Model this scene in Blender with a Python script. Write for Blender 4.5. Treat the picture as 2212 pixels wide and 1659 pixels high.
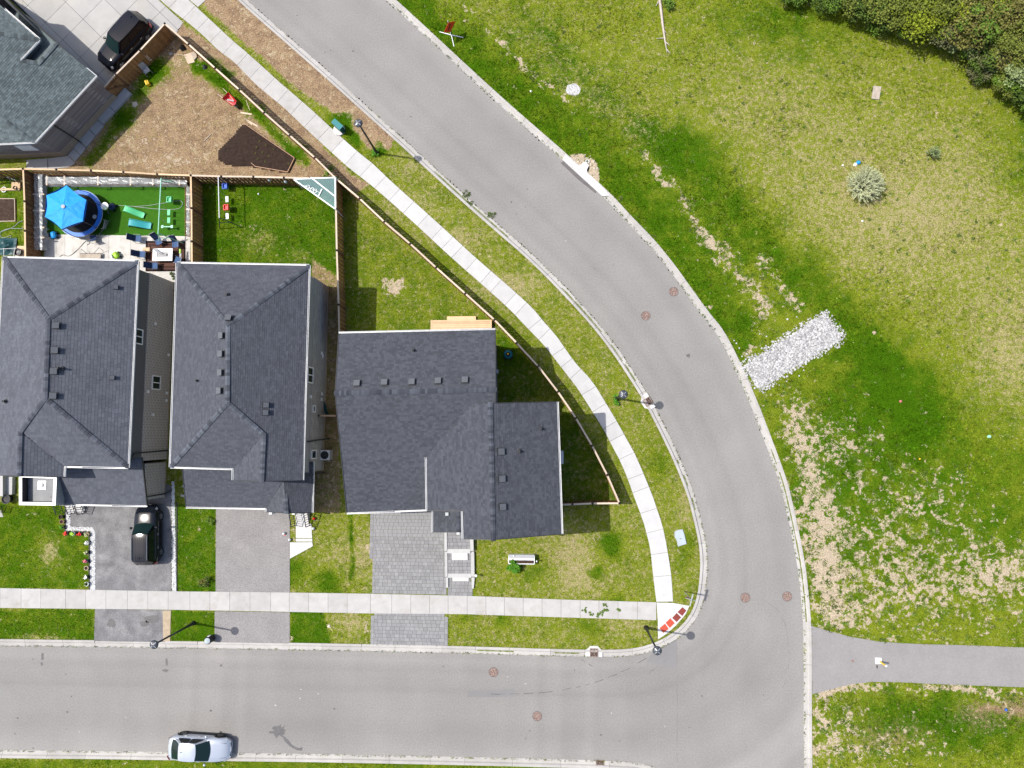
import bpy, math, random
import numpy as np
from mathutils import Vector, Matrix
random.seed(7); RNG = np.random.default_rng(7)
for o in list(bpy.data.objects): bpy.data.objects.remove(o)
SC = bpy.context.scene
COL = SC.collection
# ------------------------------------------------------------------ camera
F_PX, W_PX, H_PX = 1495.0, 2212.0, 1659.0        # plan units of the survey picture
CAM_H = 52.0
_n = Vector((79.0, -100.0, -F_PX)).normalized()  # straight down, seen in the camera's frame
ROT = _n.rotation_difference(Vector((0, 0, -1))).to_matrix()
cam_data = bpy.data.cameras.new('drone_camera')
cam_data.sensor_width = 36.0
cam_data.lens = F_PX / W_PX * 36.0
cam_data.clip_end = 2000
cam = bpy.data.objects.new('drone_camera', cam_data)
COL.objects.link(cam)
cam.location = (0, 0, CAM_H)
cam.rotation_euler = ROT.to_euler()
SC.camera = cam
# ------------------------------------------------------------------ sky and sun
SUN_EL = math.radians(58.5)
SUN_AZ = math.atan2(-0.985, 0.165)               # the sun stands to the left, a little ahead
world = bpy.data.worlds.new('World'); SC.world = world; world.use_nodes = True
wn = world.node_tree
sky = wn.nodes.new('ShaderNodeTexSky'); sky.sky_type = 'NISHITA'; sky.sun_disc = False
sky.sun_elevation = SUN_EL; sky.sun_rotation = SUN_AZ; sky.air_density = 0.9; sky.dust_density = 2.5; sky.ozone_density = 0.8
bg = wn.nodes['Background']; bg.inputs[1].default_value = 0.14
wn.links.new(sky.outputs[0], bg.inputs[0])
sl = bpy.data.lights.new('sun', 'SUN'); sl.energy = 3.4; sl.angle = math.radians(0.55); sl.color = (1.0, 0.96, 0.905)
so = bpy.data.objects.new('sun', sl); COL.objects.link(so)
_d = Vector((0.985*math.cos(SUN_EL), -0.165*math.cos(SUN_EL), -math.sin(SUN_EL)))
so.rotation_euler = Vector((0, 0, -1)).rotation_difference(_d).to_euler(); so.location = (-20, 5, 40)
vs = SC.view_settings; vs.view_transform = 'Standard'; vs.look = 'None'; vs.gamma = 1.0
vs.use_curve_mapping = False; vs.exposure = 0.62
# ------------------------------------------------------------------ survey helpers
def ray(u, v):
    return ROT @ Vector((u - W_PX/2, H_PX/2 - v, -F_PX))
def at(u, v, h=0.0):
    d = ray(u, v); t = (h - CAM_H)/d.z
    return Vector((d.x*t, d.y*t, h))
def g2(u, v, h=0.0):
    p = at(u, v, h); return (p.x, p.y)
def G(pts, h=0.0): return [g2(u, v, h) for u, v in pts]
_RI = np.array(ROT.transposed())
def to_plan(x, y):
    P = np.stack([x, y, np.full_like(x, -CAM_H)], 0)
    c = np.tensordot(_RI, P, 1)
    s = F_PX/(-c[2])
    return W_PX/2 + c[0]*s, H_PX/2 - c[1]*s
# ------------------------------------------------------------------ materials
MATS = {}
def M(name, col, rough=.85, spec=.25, var=.12, ns=1.5, bump=0.0, bs=30., metal=0., col2=None, c2=(.45, .6),
      c2s=2.0, orand=0.0, island=0.0, coat=0.0, alpha=1.0, fine=0.0, fs=25., trans=0.0):
    if name in MATS: return MATS[name]
    m = bpy.data.materials.new(name); m.use_nodes = True; MATS[name] = m
    nt = m.node_tree; N = nt.nodes; L = nt.links; bs_ = N['Principled BSDF']
    geo = N.new('ShaderNodeNewGeometry')
    def noise(scale, detail=4):
        n = N.new('ShaderNodeTexNoise'); n.inputs['Scale'].default_value = scale
        n.inputs['Detail'].default_value = detail; n.inputs['Roughness'].default_value = .6
        L.new(geo.outputs['Position'], n.inputs['Vector']); return n.outputs[0]
    def mr(src, a, b, c, d):
        k = N.new('ShaderNodeMapRange'); k.inputs[1].default_value = a; k.inputs[2].default_value = b
        k.inputs[3].default_value = c; k.inputs[4].default_value = d; L.new(src, k.inputs[0]); return k.outputs[0]
    def mul(a, b):
        k = N.new('ShaderNodeMath'); k.operation = 'MULTIPLY'; L.new(a, k.inputs[0]); L.new(b, k.inputs[1]); return k.outputs[0]
    rgb = N.new('ShaderNodeRGB'); rgb.outputs[0].default_value = (*col, 1); c = rgb.outputs[0]
    if col2 is not None:
        mx = N.new('ShaderNodeMix'); mx.data_type = 'RGBA'
        L.new(mr(noise(c2s), c2[0], c2[1], 0, 1), mx.inputs[0]); L.new(c, mx.inputs[6]); mx.inputs[7].default_value = (*col2, 1); c = mx.outputs[2]
    f = None
    def acc(x):
        nonlocal f
        f = x if f is None else mul(f, x)
    if var: acc(mr(noise(ns), .3, .7, 1-var, 1+var))
    if fine: acc(mr(noise(fs, 2), .3, .7, 1-fine, 1+fine))
    if orand:
        oi = N.new('ShaderNodeObjectInfo'); acc(mr(oi.outputs['Random'], 0, 1, 1-orand, 1+orand))
    if island: acc(mr(geo.outputs['Random Per Island'], 0, 1, 1-island, 1+island))
    if f is not None:
        k = N.new('ShaderNodeVectorMath'); k.operation = 'SCALE'; L.new(c, k.inputs[0]); L.new(f, k.inputs['Scale']); c = k.outputs[0]
    L.new(c, bs_.inputs['Base Color'])
    bs_.inputs['Roughness'].default_value = rough; bs_.inputs['Metallic'].default_value = metal
    bs_.inputs['Specular IOR Level'].default_value = spec; bs_.inputs['Coat Weight'].default_value = coat
    bs_.inputs['Coat Roughness'].default_value = .03
    bs_.inputs['Alpha'].default_value = alpha; bs_.inputs['Transmission Weight'].default_value = trans
    if bump:
        b = N.new('ShaderNodeBump'); b.inputs['Strength'].default_value = 1.0; b.inputs['Distance'].default_value = bump
        L.new(noise(bs, 3), b.inputs['Height']); L.new(b.outputs[0], bs_.inputs['Normal'])
    return m
def brick(name, c1, c2, mortar, sx=1.0):
    m = bpy.data.materials.new(name); m.use_nodes = True; nt = m.node_tree; N = nt.nodes; L = nt.links
    p = N['Principled BSDF']; p.inputs['Roughness'].default_value = .9; p.inputs['Specular IOR Level'].default_value = .15
    geo = N.new('ShaderNodeNewGeometry'); sp = N.new('ShaderNodeSeparateXYZ'); L.new(geo.outputs['Position'], sp.inputs[0])
    ad = N.new('ShaderNodeMath'); ad.operation = 'SUBTRACT'; L.new(sp.outputs[0], ad.inputs[0]); L.new(sp.outputs[1], ad.inputs[1])
    cb = N.new('ShaderNodeCombineXYZ'); L.new(ad.outputs[0], cb.inputs[0]); L.new(sp.outputs[2], cb.inputs[1])
    b = N.new('ShaderNodeTexBrick'); L.new(cb.outputs[0], b.inputs[0]); b.inputs['Scale'].default_value = 1.0
    b.inputs['Color1'].default_value = (*c1, 1); b.inputs['Color2'].default_value = (*c2, 1); b.inputs['Mortar'].default_value = (*mortar, 1)
    b.inputs['Brick Width'].default_value = .4; b.inputs['Row Height'].default_value = .19; b.inputs['Mortar Size'].default_value = .016
    L.new(b.outputs[0], p.inputs[0])
    bu = N.new('ShaderNodeBump'); bu.inputs['Distance'].default_value = .012; bu.invert = True
    L.new(b.outputs[1], bu.inputs['Height']); L.new(bu.outputs[0], p.inputs['Normal'])
    MATS[name] = m; return m

M('asphalt', (.219, .209, .195), .92, .2, .05, .25, .003, 60, col2=(.240, .229, .213), c2=(.4, .62), c2s=.10, fine=.11, fs=9)
M('asphalt_drive', (.222, .210, .202), .93, .2, .10, .7, .006, 50, fine=.22, fs=12)
M('asphalt_dark', (.150, .146, .147), .93, .2, .2, 1.3, .006, 50, col2=(.205, .20, .198), c2=(.42, .66), c2s=.7, fine=.22, fs=12)
M('asphalt_patch', (.125, .115, .113), .93, .2, .15, 2, .008, 40, fine=.15, fs=12)
M('asphalt_path', (.232, .220, .212), .93, .2, .06, .5, .004, 50, fine=.1, fs=14)
M('stain', (.11, .105, .103), .7, .3, .15, 3)
M('seam', (.10, .098, .097), .9, .1, .2, 3)
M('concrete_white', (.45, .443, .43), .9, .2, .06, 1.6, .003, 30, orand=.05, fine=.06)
M('concrete', (.38, .368, .348), .9, .2, .08, 1.6, .003, 30, orand=.06, fine=.07, col2=(.345, .325, .295), c2=(.55, .72), c2s=1.1)
M('concrete_drive', (.345, .335, .318), .9, .2, .07, .8, .003, 30, orand=.06, col2=(.37, .35, .31), c2=(.5, .7), c2s=.5, fine=.04)
M('concrete_grey', (.36, .357, .352), .9, .2, .08, 1.2, .003, 30, orand=.06, fine=.05)
M('concrete_new', (.50, .49, .47), .9, .2, .04, 1.2, .003, 30)
M('kerb', (.375, .357, .33), .9, .2, .10, 1.0, .004, 25, orand=.08, fine=.07)
M('patio', (.50, .48, .44), .9, .2, .10, 1.2, .002, 30, orand=.05, col2=(.36, .34, .30), c2=(.52, .72), c2s=1.1)
M('paver', (.222, .219, .220), .9, .2, .06, 3, .003, 40, orand=.11, fine=.07)
M('paver_light', (.42, .415, .40), .9, .2, .06, 3, .003, 40, orand=.1)
M('shingle_slate', (.057, .061, .071), .95, .12, .05, .6, .004, 60, orand=.2, island=.20)
M('shingle_smooth', (.093, .099, .116), .95, .12, .10, .5, .003, 60, orand=.2, island=.13)
M('shingle_mid', (.064, .068, .080), .95, .12, .06, .5, .003, 60, orand=.22, island=.15)
M('shingle_teal', (.082, .100, .102), .95, .12, .10, .6, .003, 60, orand=.3, island=.26)
M('cap_slate', (.058, .063, .076), .95, .12, .10, .6, .004, 60, orand=.38)
M('cap_smooth', (.066, .071, .086), .95, .12, .10, .6, .004, 60, orand=.38)
M('cap_mid', (.074, .081, .096), .95, .12, .10, .6, .004, 60, orand=.38)
M('cap_teal', (.088, .104, .108), .95, .12, .10, .6, .004, 60, orand=.38)
M('white_metal', (.62, .62, .61), .5, .4, .04, 2)
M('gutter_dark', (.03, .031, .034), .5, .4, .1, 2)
M('vent_black', (.026, .028, .031), .55, .4, .1, 4)
M('vent_top', (.085, .09, .10), .55, .4, .1, 4)
M('siding_dark', (.13, .128, .128), .85, .2, .04, .6)
M('siding_grey', (.30, .297, .29), .85, .2, .05, .6)
M('foundation', (.34, .275, .20), .92, .15, .10, 1.5)
M('soffit', (.55, .55, .54), .8, .2, .03, 1)
M('roof_deck', (.03, .031, .034), .95, .1, .1, 1)
M('membrane', (.25, .255, .26), .85, .25, .12, 1.2, col2=(.17, .16, .155), c2=(.58, .66), c2s=1.6)
M('cap_metal', (.36, .375, .38), .35, .5, .12, .8, metal=.3)
M('glass', (.022, .03, .034), .04, .6, 0, 1)
M('glass_car', (.008, .020, .021), .05, .25, .0, 1)
M('glass_dark', (.008, .010, .012), .05, .4, .0, 1)
brick('brick_brown', (.44, .405, .375), (.48, .44, .41), (.18, .162, .148))
brick('brick_grey', (.36, .355, .345), (.26, .256, .25), (.40, .39, .38))
brick('brick_dark', (.21, .18, .175), (.28, .25, .24), (.33, .30, .285))
M('wood_fence', (.30, .165, .066), .85, .2, .12, 2.5, .002, 60, orand=.22)
M('wood_brown', (.195, .098, .046), .85, .2, .12, 2.5, .002, 60, orand=.2)
M('wood_pale', (.56, .40, .245), .85, .2, .10, 2.5, .002, 60, orand=.14)
M('wood_white', (.54, .435, .33), .85, .2, .08, 2.5, .002, 60, orand=.12)
M('wood_deck', (.58, .41, .25), .8, .2, .08, 2.5, .002, 60, orand=.12)
M('wood_edge', (.34, .22, .14), .85, .2, .15, 3, orand=.15)
M('wood_old', (.36, .31, .25), .9, .15, .2, 4)
M('black_metal', (.012, .012, .014), .45, .5, .1, 4)
M('dark_steel', (.05, .055, .065), .4, .5, .1, 4)
M('grey_metal', (.33, .34, .35), .45, .5, .08, 3, metal=.4)
M('white_plastic', (.76, .76, .75), .5, .4, .03, 3)
M('grey_plastic', (.33, .34, .35), .6, .3, .05, 3)
M('lid_grey', (.35, .40, .41), .7, .3, .05, 3)
M('black_plastic', (.016, .016, .017), .6, .3, .1, 3)
M('blue_canopy', (.012, .27, .66), .6, .3, .10, 3.0, .02, 4)
M('blue_pad', (.010, .13, .50), .5, .4, .08, 4)
M('navy', (.018, .035, .085), .8, .2, .1, 8)
M('navy_light', (.055, .10, .20), .8, .2, .1, 8)
M('mat_black', (.006, .006, .007), .7, .2, .1, 6)
M('turf', (.035, .115, .008), .95, .1, .12, 3, .006, 50, fine=.2, fs=22)
M('mint', (.10, .52, .24), .5, .4, .04, 3)
M('mint_pale', (.30, .60, .45), .5, .4, .04, 3)
M('teal', (.03, .31, .33), .5, .4, .05, 3)
M('teal_box', (.012, .16, .165), .5, .4, .05, 3)
M('teal_dark', (.006, .05, .055), .5, .4, .05, 3)
M('red', (.50, .012, .02), .45, .4, .06, 3)
M('red_bright', (.70, .02, .015), .45, .4, .04, 3)
M('pink', (.62, .16, .18), .6, .3, .05, 3)
M('orange', (.68, .055, .012), .6, .3, .05, 3)
M('yellow', (.78, .50, .02), .5, .4, .05, 3)
M('blue_toy', (.02, .10, .50), .5, .4, .05, 3)
M('blue_mower', (.01, .18, .25), .45, .4, .05, 3)
M('lime', (.32, .60, .03), .5, .4, .05, 3)
M('rug', (.105, .055, .042), .95, .1, .1, 3, fine=.1)
M('rug_dark', (.018, .012, .011), .95, .1, .1, 3)
M('soil', (.034, .022, .017), .97, .1, .3, 5, .02, 22, fine=.35, fs=18)
M('soil_bed', (.055, .037, .028), .97, .1, .3, 5, .02, 22, fine=.35, fs=18)
M('stone_white', (.405, .398, .385), .85, .25, .06, 5, orand=.2, island=.28)
M('stone_under', (.20, .20, .205), .9, .2, .2, 6)
M('pebble_white', (.66, .66, .645), .85, .25, .04, 5, island=.22)
M('stone_tan', (.52, .45, .36), .9, .2, .1, 4, orand=.12, island=.1)
M('sand', (.36, .29, .20), .95, .1, .15, 3, .015, 20, fine=.15)
M('tactile_red', (.20, .045, .035), .8, .2, .06, 4)
M('tactile_orange', (.44, .075, .042), .8, .2, .06, 4)
M('rust', (.145, .095, .075), .9, .2, .2, 8, .003, 40, col2=(.30, .225, .195), c2=(.42, .6), c2s=14)
M('rust_dark', (.10, .028, .018), .9, .2, .2, 8)
M('pit_black', (.006, .006, .006), .95, .1, 0, 1)
M('mud', (.155, .105, .068), .97, .1, .2, 3, .02, 18, fine=.2, fs=10)
M('paint_silver', (.44, .475, .53), .30, .5, .02, 1, metal=.35, coat=.7)
M('paint_black', (.005, .006, .010), .09, .3, .0, 1)
M('paint_charcoal', (.007, .009, .014), .09, .35, .0, 1)
M('tyre', (.016, .016, .017), .9, .2, .1, 6)
M('rim', (.36, .37, .38), .3, .5, .03, 5, metal=.8)
M('rim_dark', (.07, .07, .075), .35, .5, .03, 5, metal=.6)
M('lamp_red', (.40, .008, .010), .2, .5, 0, 1)
M('lamp_clear', (.55, .57, .60), .12, .6, 0, 1)
M('skirt_black', (.014, .014, .015), .7, .3, .1, 4)
M('bark', (.115, .085, .062), .95, .1, .25, 6, .01, 30)
M('bark_dead', (.42, .36, .31), .95, .1, .2, 6, .01, 30)
M('moss', (.13, .155, .045), .97, .1, .25, 6)
M('film', (.62, .65, .66), .22, .5, .12, 3, .02, 5, alpha=.34)
M('net_teal', (.16, .28, .27), .6, .3, .08, 4, alpha=.42)
M('hose_grey', (.30, .33, .31), .6, .3, .05, 4)
M('hose_dark', (.10, .11, .10), .6, .3, .05, 4)
M('litter_white', (.75, .73, .70), .8, .2, .05, 4)
def leafmat(name, col, isl=.35, trans=.25):
    m = M(name, col, .75, .2, .15, .8, island=isl)
    m.node_tree.nodes['Principled BSDF'].inputs['Subsurface Weight'].default_value = 0.0
    return m
leafmat('leaf_yellow', (.175, .215, .012)); leafmat('leaf_olive', (.12, .145, .022)); leafmat('leaf_bronze', (.135, .130, .03))
leafmat('leaf_green', (.085, .15, .015)); leafmat('leaf_silver', (.20, .25, .10)); leafmat('leaf_grey', (.105, .11, .045))
leafmat('leaf_dark', (.055, .09, .012)); leafmat('leaf_fresh', (.07, .20, .012)); leafmat('leaf_pale', (.36, .38, .21))
# ------------------------------------------------------------------ objects
def tag(o, label=None, cat=None, group=None, kind=None):
    if label: o['label'] = label
    if cat: o['category'] = cat
    if group: o['group'] = group
    if kind: o['kind'] = kind
    return o
def thing(name, label, cat, loc=(0, 0, 0), rz=0.0, group=None):
    o = bpy.data.objects.new(name, None); COL.objects.link(o); o.empty_display_size = .2
    o.location = loc; o.rotation_euler = (0, 0, rz)
    return tag(o, label, cat, group)
def setting(name, label=None, loc=(0, 0, 0)):
    o = bpy.data.objects.new(name, None); COL.objects.link(o); o.empty_display_size = .2; o.location = loc
    return tag(o, label, None, None, 'structure')
def wloc(o):
    p = Vector((0, 0, 0))
    while o is not None: p += o.location; o = o.parent
    return p
def link(name, me, parent=None, loc=(0, 0, 0), rot=None, scale=None):
    o = bpy.data.objects.new(name, me); COL.objects.link(o)
    if parent is not None: o.parent = parent
    o.location = loc
    if rot is not None: o.rotation_euler = rot
    if scale is not None: o.scale = scale
    return o
def copy_tree(o, parent=None):
    c = o.copy(); COL.objects.link(c); c.parent = parent
    for ch in o.children: copy_tree(ch, c)
    return c
class MB:
    def __init__(s): s.v = []; s.f = []
    def add(s, vs, fs):
        b = len(s.v); s.v += [tuple(p) for p in vs]; s.f += [tuple(b+i for i in f) for f in fs]; return s
    def box(s, c, d, rz=0.0, mat=None):
        x, y, z = d[0]/2, d[1]/2, d[2]/2
        P = [Vector((a, b, e)) for e in (-z, z) for a, b in ((-x, -y), (x, -y), (x, y), (-x, y))]
        Rm = mat if mat is not None else Matrix.Rotation(rz, 3, 'Z')
        P = [Rm @ p + Vector(c) for p in P]
        return s.add(P, [(3, 2, 1, 0), (4, 5, 6, 7), (0, 1, 5, 4), (1, 2, 6, 5), (2, 3, 7, 6), (3, 0, 4, 7)])
    def beam(s, a, b, w, h):
        a, b = Vector(a), Vector(b); d = b-a; L = d.length
        if L < 1e-6: return s
        q = d.to_track_quat('X', 'Z').to_matrix()
        return s.box((a+b)/2, (L, w, h), mat=q)
    def prism(s, poly, z0, z1):
        n = len(poly); ar = sum(poly[i][0]*poly[(i+1) % n][1]-poly[(i+1) % n][0]*poly[i][1] for i in range(n))
        if ar < 0: poly = poly[::-1]
        V = [(x, y, z0) for x, y in poly]+[(x, y, z1) for x, y in poly]
        return s.add(V, [tuple(range(n))[::-1], tuple(range(n, 2*n))]+[(i, (i+1) % n, n+(i+1) % n, n+i) for i in range(n)])
    def tube(s, pts, r, n=8, cap=True):
        pts = [Vector(p) for p in pts]; rs = r if isinstance(r, (list, tuple)) else [r]*len(pts)
        V = []; F = []; up = Vector((0, 0, 1)); pu = None
        for i, p in enumerate(pts):
            t = (pts[min(i+1, len(pts)-1)]-pts[max(i-1, 0)]).normalized()
            if pu is None:
                a = up if abs(t.z) < .9 else Vector((1, 0, 0)); pu = (a-t*a.dot(t)).normalized()
            else:
                pu = (pu-t*pu.dot(t)).normalized()
            w = t.cross(pu)
            for k in range(n):
                an = 2*math.pi*k/n; V.append(p+(pu*math.cos(an)+w*math.sin(an))*rs[i])
        for i in range(len(pts)-1):
            for k in range(n):
                F.append((i*n+k, i*n+(k+1) % n, (i+1)*n+(k+1) % n, (i+1)*n+k))
        if cap: F.append(tuple(range(n))[::-1]); F.append(tuple((len(pts)-1)*n+k for k in range(n)))
        return s.add(V, F)
    def lathe(s, prof, n=16, c=(0, 0, 0)):
        V = []; F = []
        for r, z in prof:
            for k in range(n):
                a = 2*math.pi*k/n; V.append((c[0]+r*math.cos(a), c[1]+r*math.sin(a), c[2]+z))
        for i in range(len(prof)-1):
            for k in range(n): F.append((i*n+k, i*n+(k+1) % n, (i+1)*n+(k+1) % n, (i+1)*n+k))
        F.append(tuple(range(n))[::-1]); F.append(tuple((len(prof)-1)*n+k for k in range(n)))
        return s.add(V, F)
    def torus(s, c, R_, r, n=24, m=6):
        V = []; F = []
        for i in range(n):
            a = 2*math.pi*i/n
            for j in range(m):
                b = 2*math.pi*j/m; q = R_+r*math.cos(b); V.append((c[0]+q*math.cos(a), c[1]+q*math.sin(a), c[2]+r*math.sin(b)))
        for i in range(n):
            for j in range(m): F.append((i*m+j, ((i+1) % n)*m+j, ((i+1) % n)*m+(j+1) % m, i*m+(j+1) % m))
        return s.add(V, F)
    def poly(s, pts): return s.add(pts, [tuple(range(len(pts)))])
    def slab(s, pts, t):
        n = len(pts); pts = [Vector(p) for p in pts]
        V = pts+[p-Vector((0, 0, t)) for p in pts]
        return s.add(V, [tuple(range(n)), tuple(range(n, 2*n))[::-1]]+[(i, n+i, n+(i+1) % n, (i+1) % n) for i in range(n)])
    def mesh(s, name, mat, off=(0, 0, 0), smooth=False):
        me = bpy.data.meshes.new(name)
        me.from_pydata([(p[0]-off[0], p[1]-off[1], p[2]-off[2]) for p in s.v], [], s.f)
        me.materials.append(MATS[mat] if isinstance(mat, str) else mat)
        if smooth: me.polygons.foreach_set('use_smooth', [True]*len(me.polygons))
        me.update(); return me
    def build(s, name, mat, parent=None, smooth=False, local=False):
        off = (0, 0, 0) if (parent is None or local) else wloc(parent)
        return link(name, s.mesh(name, mat, off, smooth), parent)
    def solo(s, name, mat, label, cat, group=None, smooth=False):
        xs = [p[0] for p in s.v]; ys = [p[1] for p in s.v]; zs = [p[2] for p in s.v]
        off = ((min(xs)+max(xs))/2, (min(ys)+max(ys))/2, min(zs))
        o = link(name, s.mesh(name, mat, off, smooth), None, off); return tag(o, label, cat, group)
UNIT = {}
def unit(mat):
    if mat not in UNIT: UNIT[mat] = MB().box((0, 0, 0), (1, 1, 1)).mesh('board_'+mat, mat)
    return UNIT[mat]
def piece(name, mat, parent, c, d, rz=0.0, rot=None):
    p = Vector(c)-wloc(parent)
    return link(name, unit(mat), parent, p, rot if rot is not None else (0, 0, rz), d)
def beam(name, mat, parent, a, b, w, h):
    a, b = Vector(a), Vector(b); d = b-a
    e = d.to_track_quat('X', 'Z').to_euler()
    return piece(name, mat, parent, (a+b)/2, (d.length, w, h), rot=e)
def inpoly(x, y, poly):
    r = np.zeros(x.shape, bool); n = len(poly)
    for i in range(n):
        x0, y0 = poly[i]; x1, y1 = poly[(i+1) % n]
        if y0 == y1: continue
        c = ((y0 > y) != (y1 > y)) & (x < (x1-x0)*(y-y0)/(y1-y0)+x0); r ^= c
    return r
def resample(pts, step):
    out = [Vector((p[0], p[1])) for p in pts]; acc = [0.0]
    for a, b in zip(out, out[1:]): acc.append(acc[-1]+(b-a).length)
    L = acc[-1]; n = max(1, round(L/step)); res = []; j = 0
    for i in range(n+1):
        t = L*i/n
        while j < len(acc)-2 and acc[j+1] < t: j += 1
        k = (t-acc[j])/max(1e-9, acc[j+1]-acc[j]); res.append(out[j].lerp(out[j+1], min(1, k)))
    return res
def smooth_line(pts, it=2):
    for _ in range(it):
        q = [pts[0]]
        for a, b in zip(pts, pts[1:]):
            q.append((a[0]*.75+b[0]*.25, a[1]*.75+b[1]*.25)); q.append((a[0]*.25+b[0]*.75, a[1]*.25+b[1]*.75))
        q.append(pts[-1]); pts = q
    return pts
def clip_convex(poly, clip):
    n = len(clip); ar = sum(clip[i][0]*clip[(i+1) % n][1]-clip[(i+1) % n][0]*clip[i][1] for i in range(n))
    if ar < 0: clip = clip[::-1]
    out = poly
    for i in range(n):
        a, b = clip[i], clip[(i+1) % n]; inp = out; out = []
        if not inp: return []
        def sd(p): return (b[0]-a[0])*(p[1]-a[1])-(b[1]-a[1])*(p[0]-a[0])
        for k in range(len(inp)):
            p, q = inp[k], inp[(k+1) % len(inp)]; sp, sq = sd(p), sd(q)
            if sp >= 0: out.append(p)
            if (sp >= 0) != (sq >= 0):
                t = sp/(sp-sq); out.append((p[0]+(q[0]-p[0])*t, p[1]+(q[1]-p[1])*t))
    return out
def inset(poly, d):
    n = len(poly); ar = sum(poly[i][0]*poly[(i+1) % n][1]-poly[(i+1) % n][0]*poly[i][1] for i in range(n))
    if ar < 0: poly = poly[::-1]
    res = []
    for i in range(n):
        p0, p1, p2 = Vector(poly[i-1]), Vector(poly[i]), Vector(poly[(i+1) % n])
        a = (p1-p0).normalized(); b = (p2-p1).normalized(); na = Vector((-a.y, a.x)); nb = Vector((-b.y, b.x))
        m = (na+nb); k = d/max(.2, (1+na.dot(nb)))
        res.append(tuple(p1+m*k))
    return res
HARD = []          # areas where no grass grows
# ================================================================== roads, kerbs, pavements
GZ = 0.08
K_IN = [(-400,1384),(-60,1393),(0,1394),(200,1396.5),(400,1399),(625,1402),(960,1409),(1002,1410),(1090,1412.6),(1190,1416),(1292,1418),
        (1352,1417),(1390,1411.5),(1427,1399),(1465,1378),(1490,1354),(1510,1324),(1522,1284),(1527,1234),(1527,1201.5),(1523.6,1171),
        (1517,1139),(1508.7,1104),(1500,1071.5),(1486,1033),(1466,985),(1438,927),(1420.9,893.7),(1409.6,871),(1400.9,856.8),(1382.8,826.8),
        (1325.6,740),(1266,668),(1162,560),(1077,487),(996,416),(898,325),(806.5,243.7),(729,173),(640,95),(553,19),(532.5,0),(380,-140),(180,-330)]
K_OUT = [(480,-330),(680,-140),(835,0),(921.5,79.6),(1002.8,155.7),(1084,230),(1163.7,299.6),(1212.7,342),(1314,433),(1344.7,469),(1422.6,548.4),
         (1520.7,687),(1549,718.5),(1580,777.8),(1617.6,862),(1648.9,943.4),(1683,1035.6),(1694,1077.5),(1719,1193),(1728.6,1262),(1736.4,1349.4),
         (1737,1440),(1737,1555),(1738,1659),(1740,1800),(1743,2100)]
K_S = [(1492,2100),(1490,1800),(1480,1725),(1455,1685),(1416,1658.5),(1383,1649),(1332,1645.8),(1288.5,1643),(1182.6,1640.6),(1037,1636.7),
       (691,1629.6),(531,1628),(362.5,1625.5),(206,1623),(0,1621.7),(-400,1612)]
kin, kout, ks = [smooth_line(G(k), 2) for k in (K_IN, K_OUT, K_S)]
ROAD = kin + kout + ks
_rx = np.arange(-60, 40, .25); _ry = np.arange(-58, 62, .25); _gx, _gy = np.meshgrid(_rx, _ry)
_in = inpoly(_gx, _gy, inset(ROAD, -.2)); _id = -np.ones(_gx.shape, int); _id[_in] = np.arange(_in.sum())
_q = np.stack([_id[:-1, :-1], _id[:-1, 1:], _id[1:, 1:], _id[1:, :-1]], -1).reshape(-1, 4); _q = _q[_q.min(1) >= 0]
_px, _py = _gx[_in], _gy[_in]
def _near_line(line):
    rs = np.array([tuple(p) for p in resample(line, .5)]); best = np.full(_px.shape, 1e9); arc = np.zeros(_px.shape)
    for i, (x, y) in enumerate(rs):
        d = (_px-x)**2+(_py-y)**2; k = d < best; best[k] = d[k]; arc[k] = i*.5
    return np.sqrt(best), arc
def _lat(s, seed):
    i = np.floor(s).astype(int); f = s-i; f = f*f*(3-2*f)
    h = lambda n: ((n*7919+seed*104729) % 9973*31 % 1009)/1009.0
    return h(i)*(1-f)+h(i+1)*f
_di, _ai = _near_line(kin); _do, _ao = _near_line(kout); _ds, _as = _near_line(ks)
_str = (_lat(_di*1.1, 3)-.5)*.14+(_lat(_di*2.9, 5)-.5)*.08+(_lat(_do*1.7, 9)-.5)*.08
_cen = np.exp(-((_di-_do)/3.2)**2)
_wear = 1.0+_str-.08*np.exp(-((_di-2.8)/1.0)**2)-.06*np.exp(-((_di-5.2)/1.1)**2)+.07*np.exp(-(np.minimum(np.minimum(_di, _do), _ds)/.9)**2)
_rm = bpy.data.meshes.new('road'); _rm.from_pydata([(x, y, 0.0) for x, y in zip(_px, _py)], [], [tuple(int(k) for k in f) for f in _q])
_at = _rm.attributes.new('wear', 'FLOAT', 'POINT'); _at.data.foreach_set('value', _wear.astype(np.float32)); _rm.materials.append(MATS['asphalt'])
_nt = MATS['asphalt'].node_tree; _p = _nt.nodes['Principled BSDF']; _src = _p.inputs[0].links[0].from_socket
_aw = _nt.nodes.new('ShaderNodeAttribute'); _aw.attribute_name = 'wear'; _sc = _nt.nodes.new('ShaderNodeVectorMath'); _sc.operation = 'SCALE'
_nt.links.new(_src, _sc.inputs[0]); _nt.links.new(_aw.outputs['Fac'], _sc.inputs['Scale']); _nt.links.new(_sc.outputs[0], _p.inputs[0])
road = link('road', _rm); tag(road, 'pale grey asphalt road bending round the corner lot', kind='structure')
HARD.append(ROAD)
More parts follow.
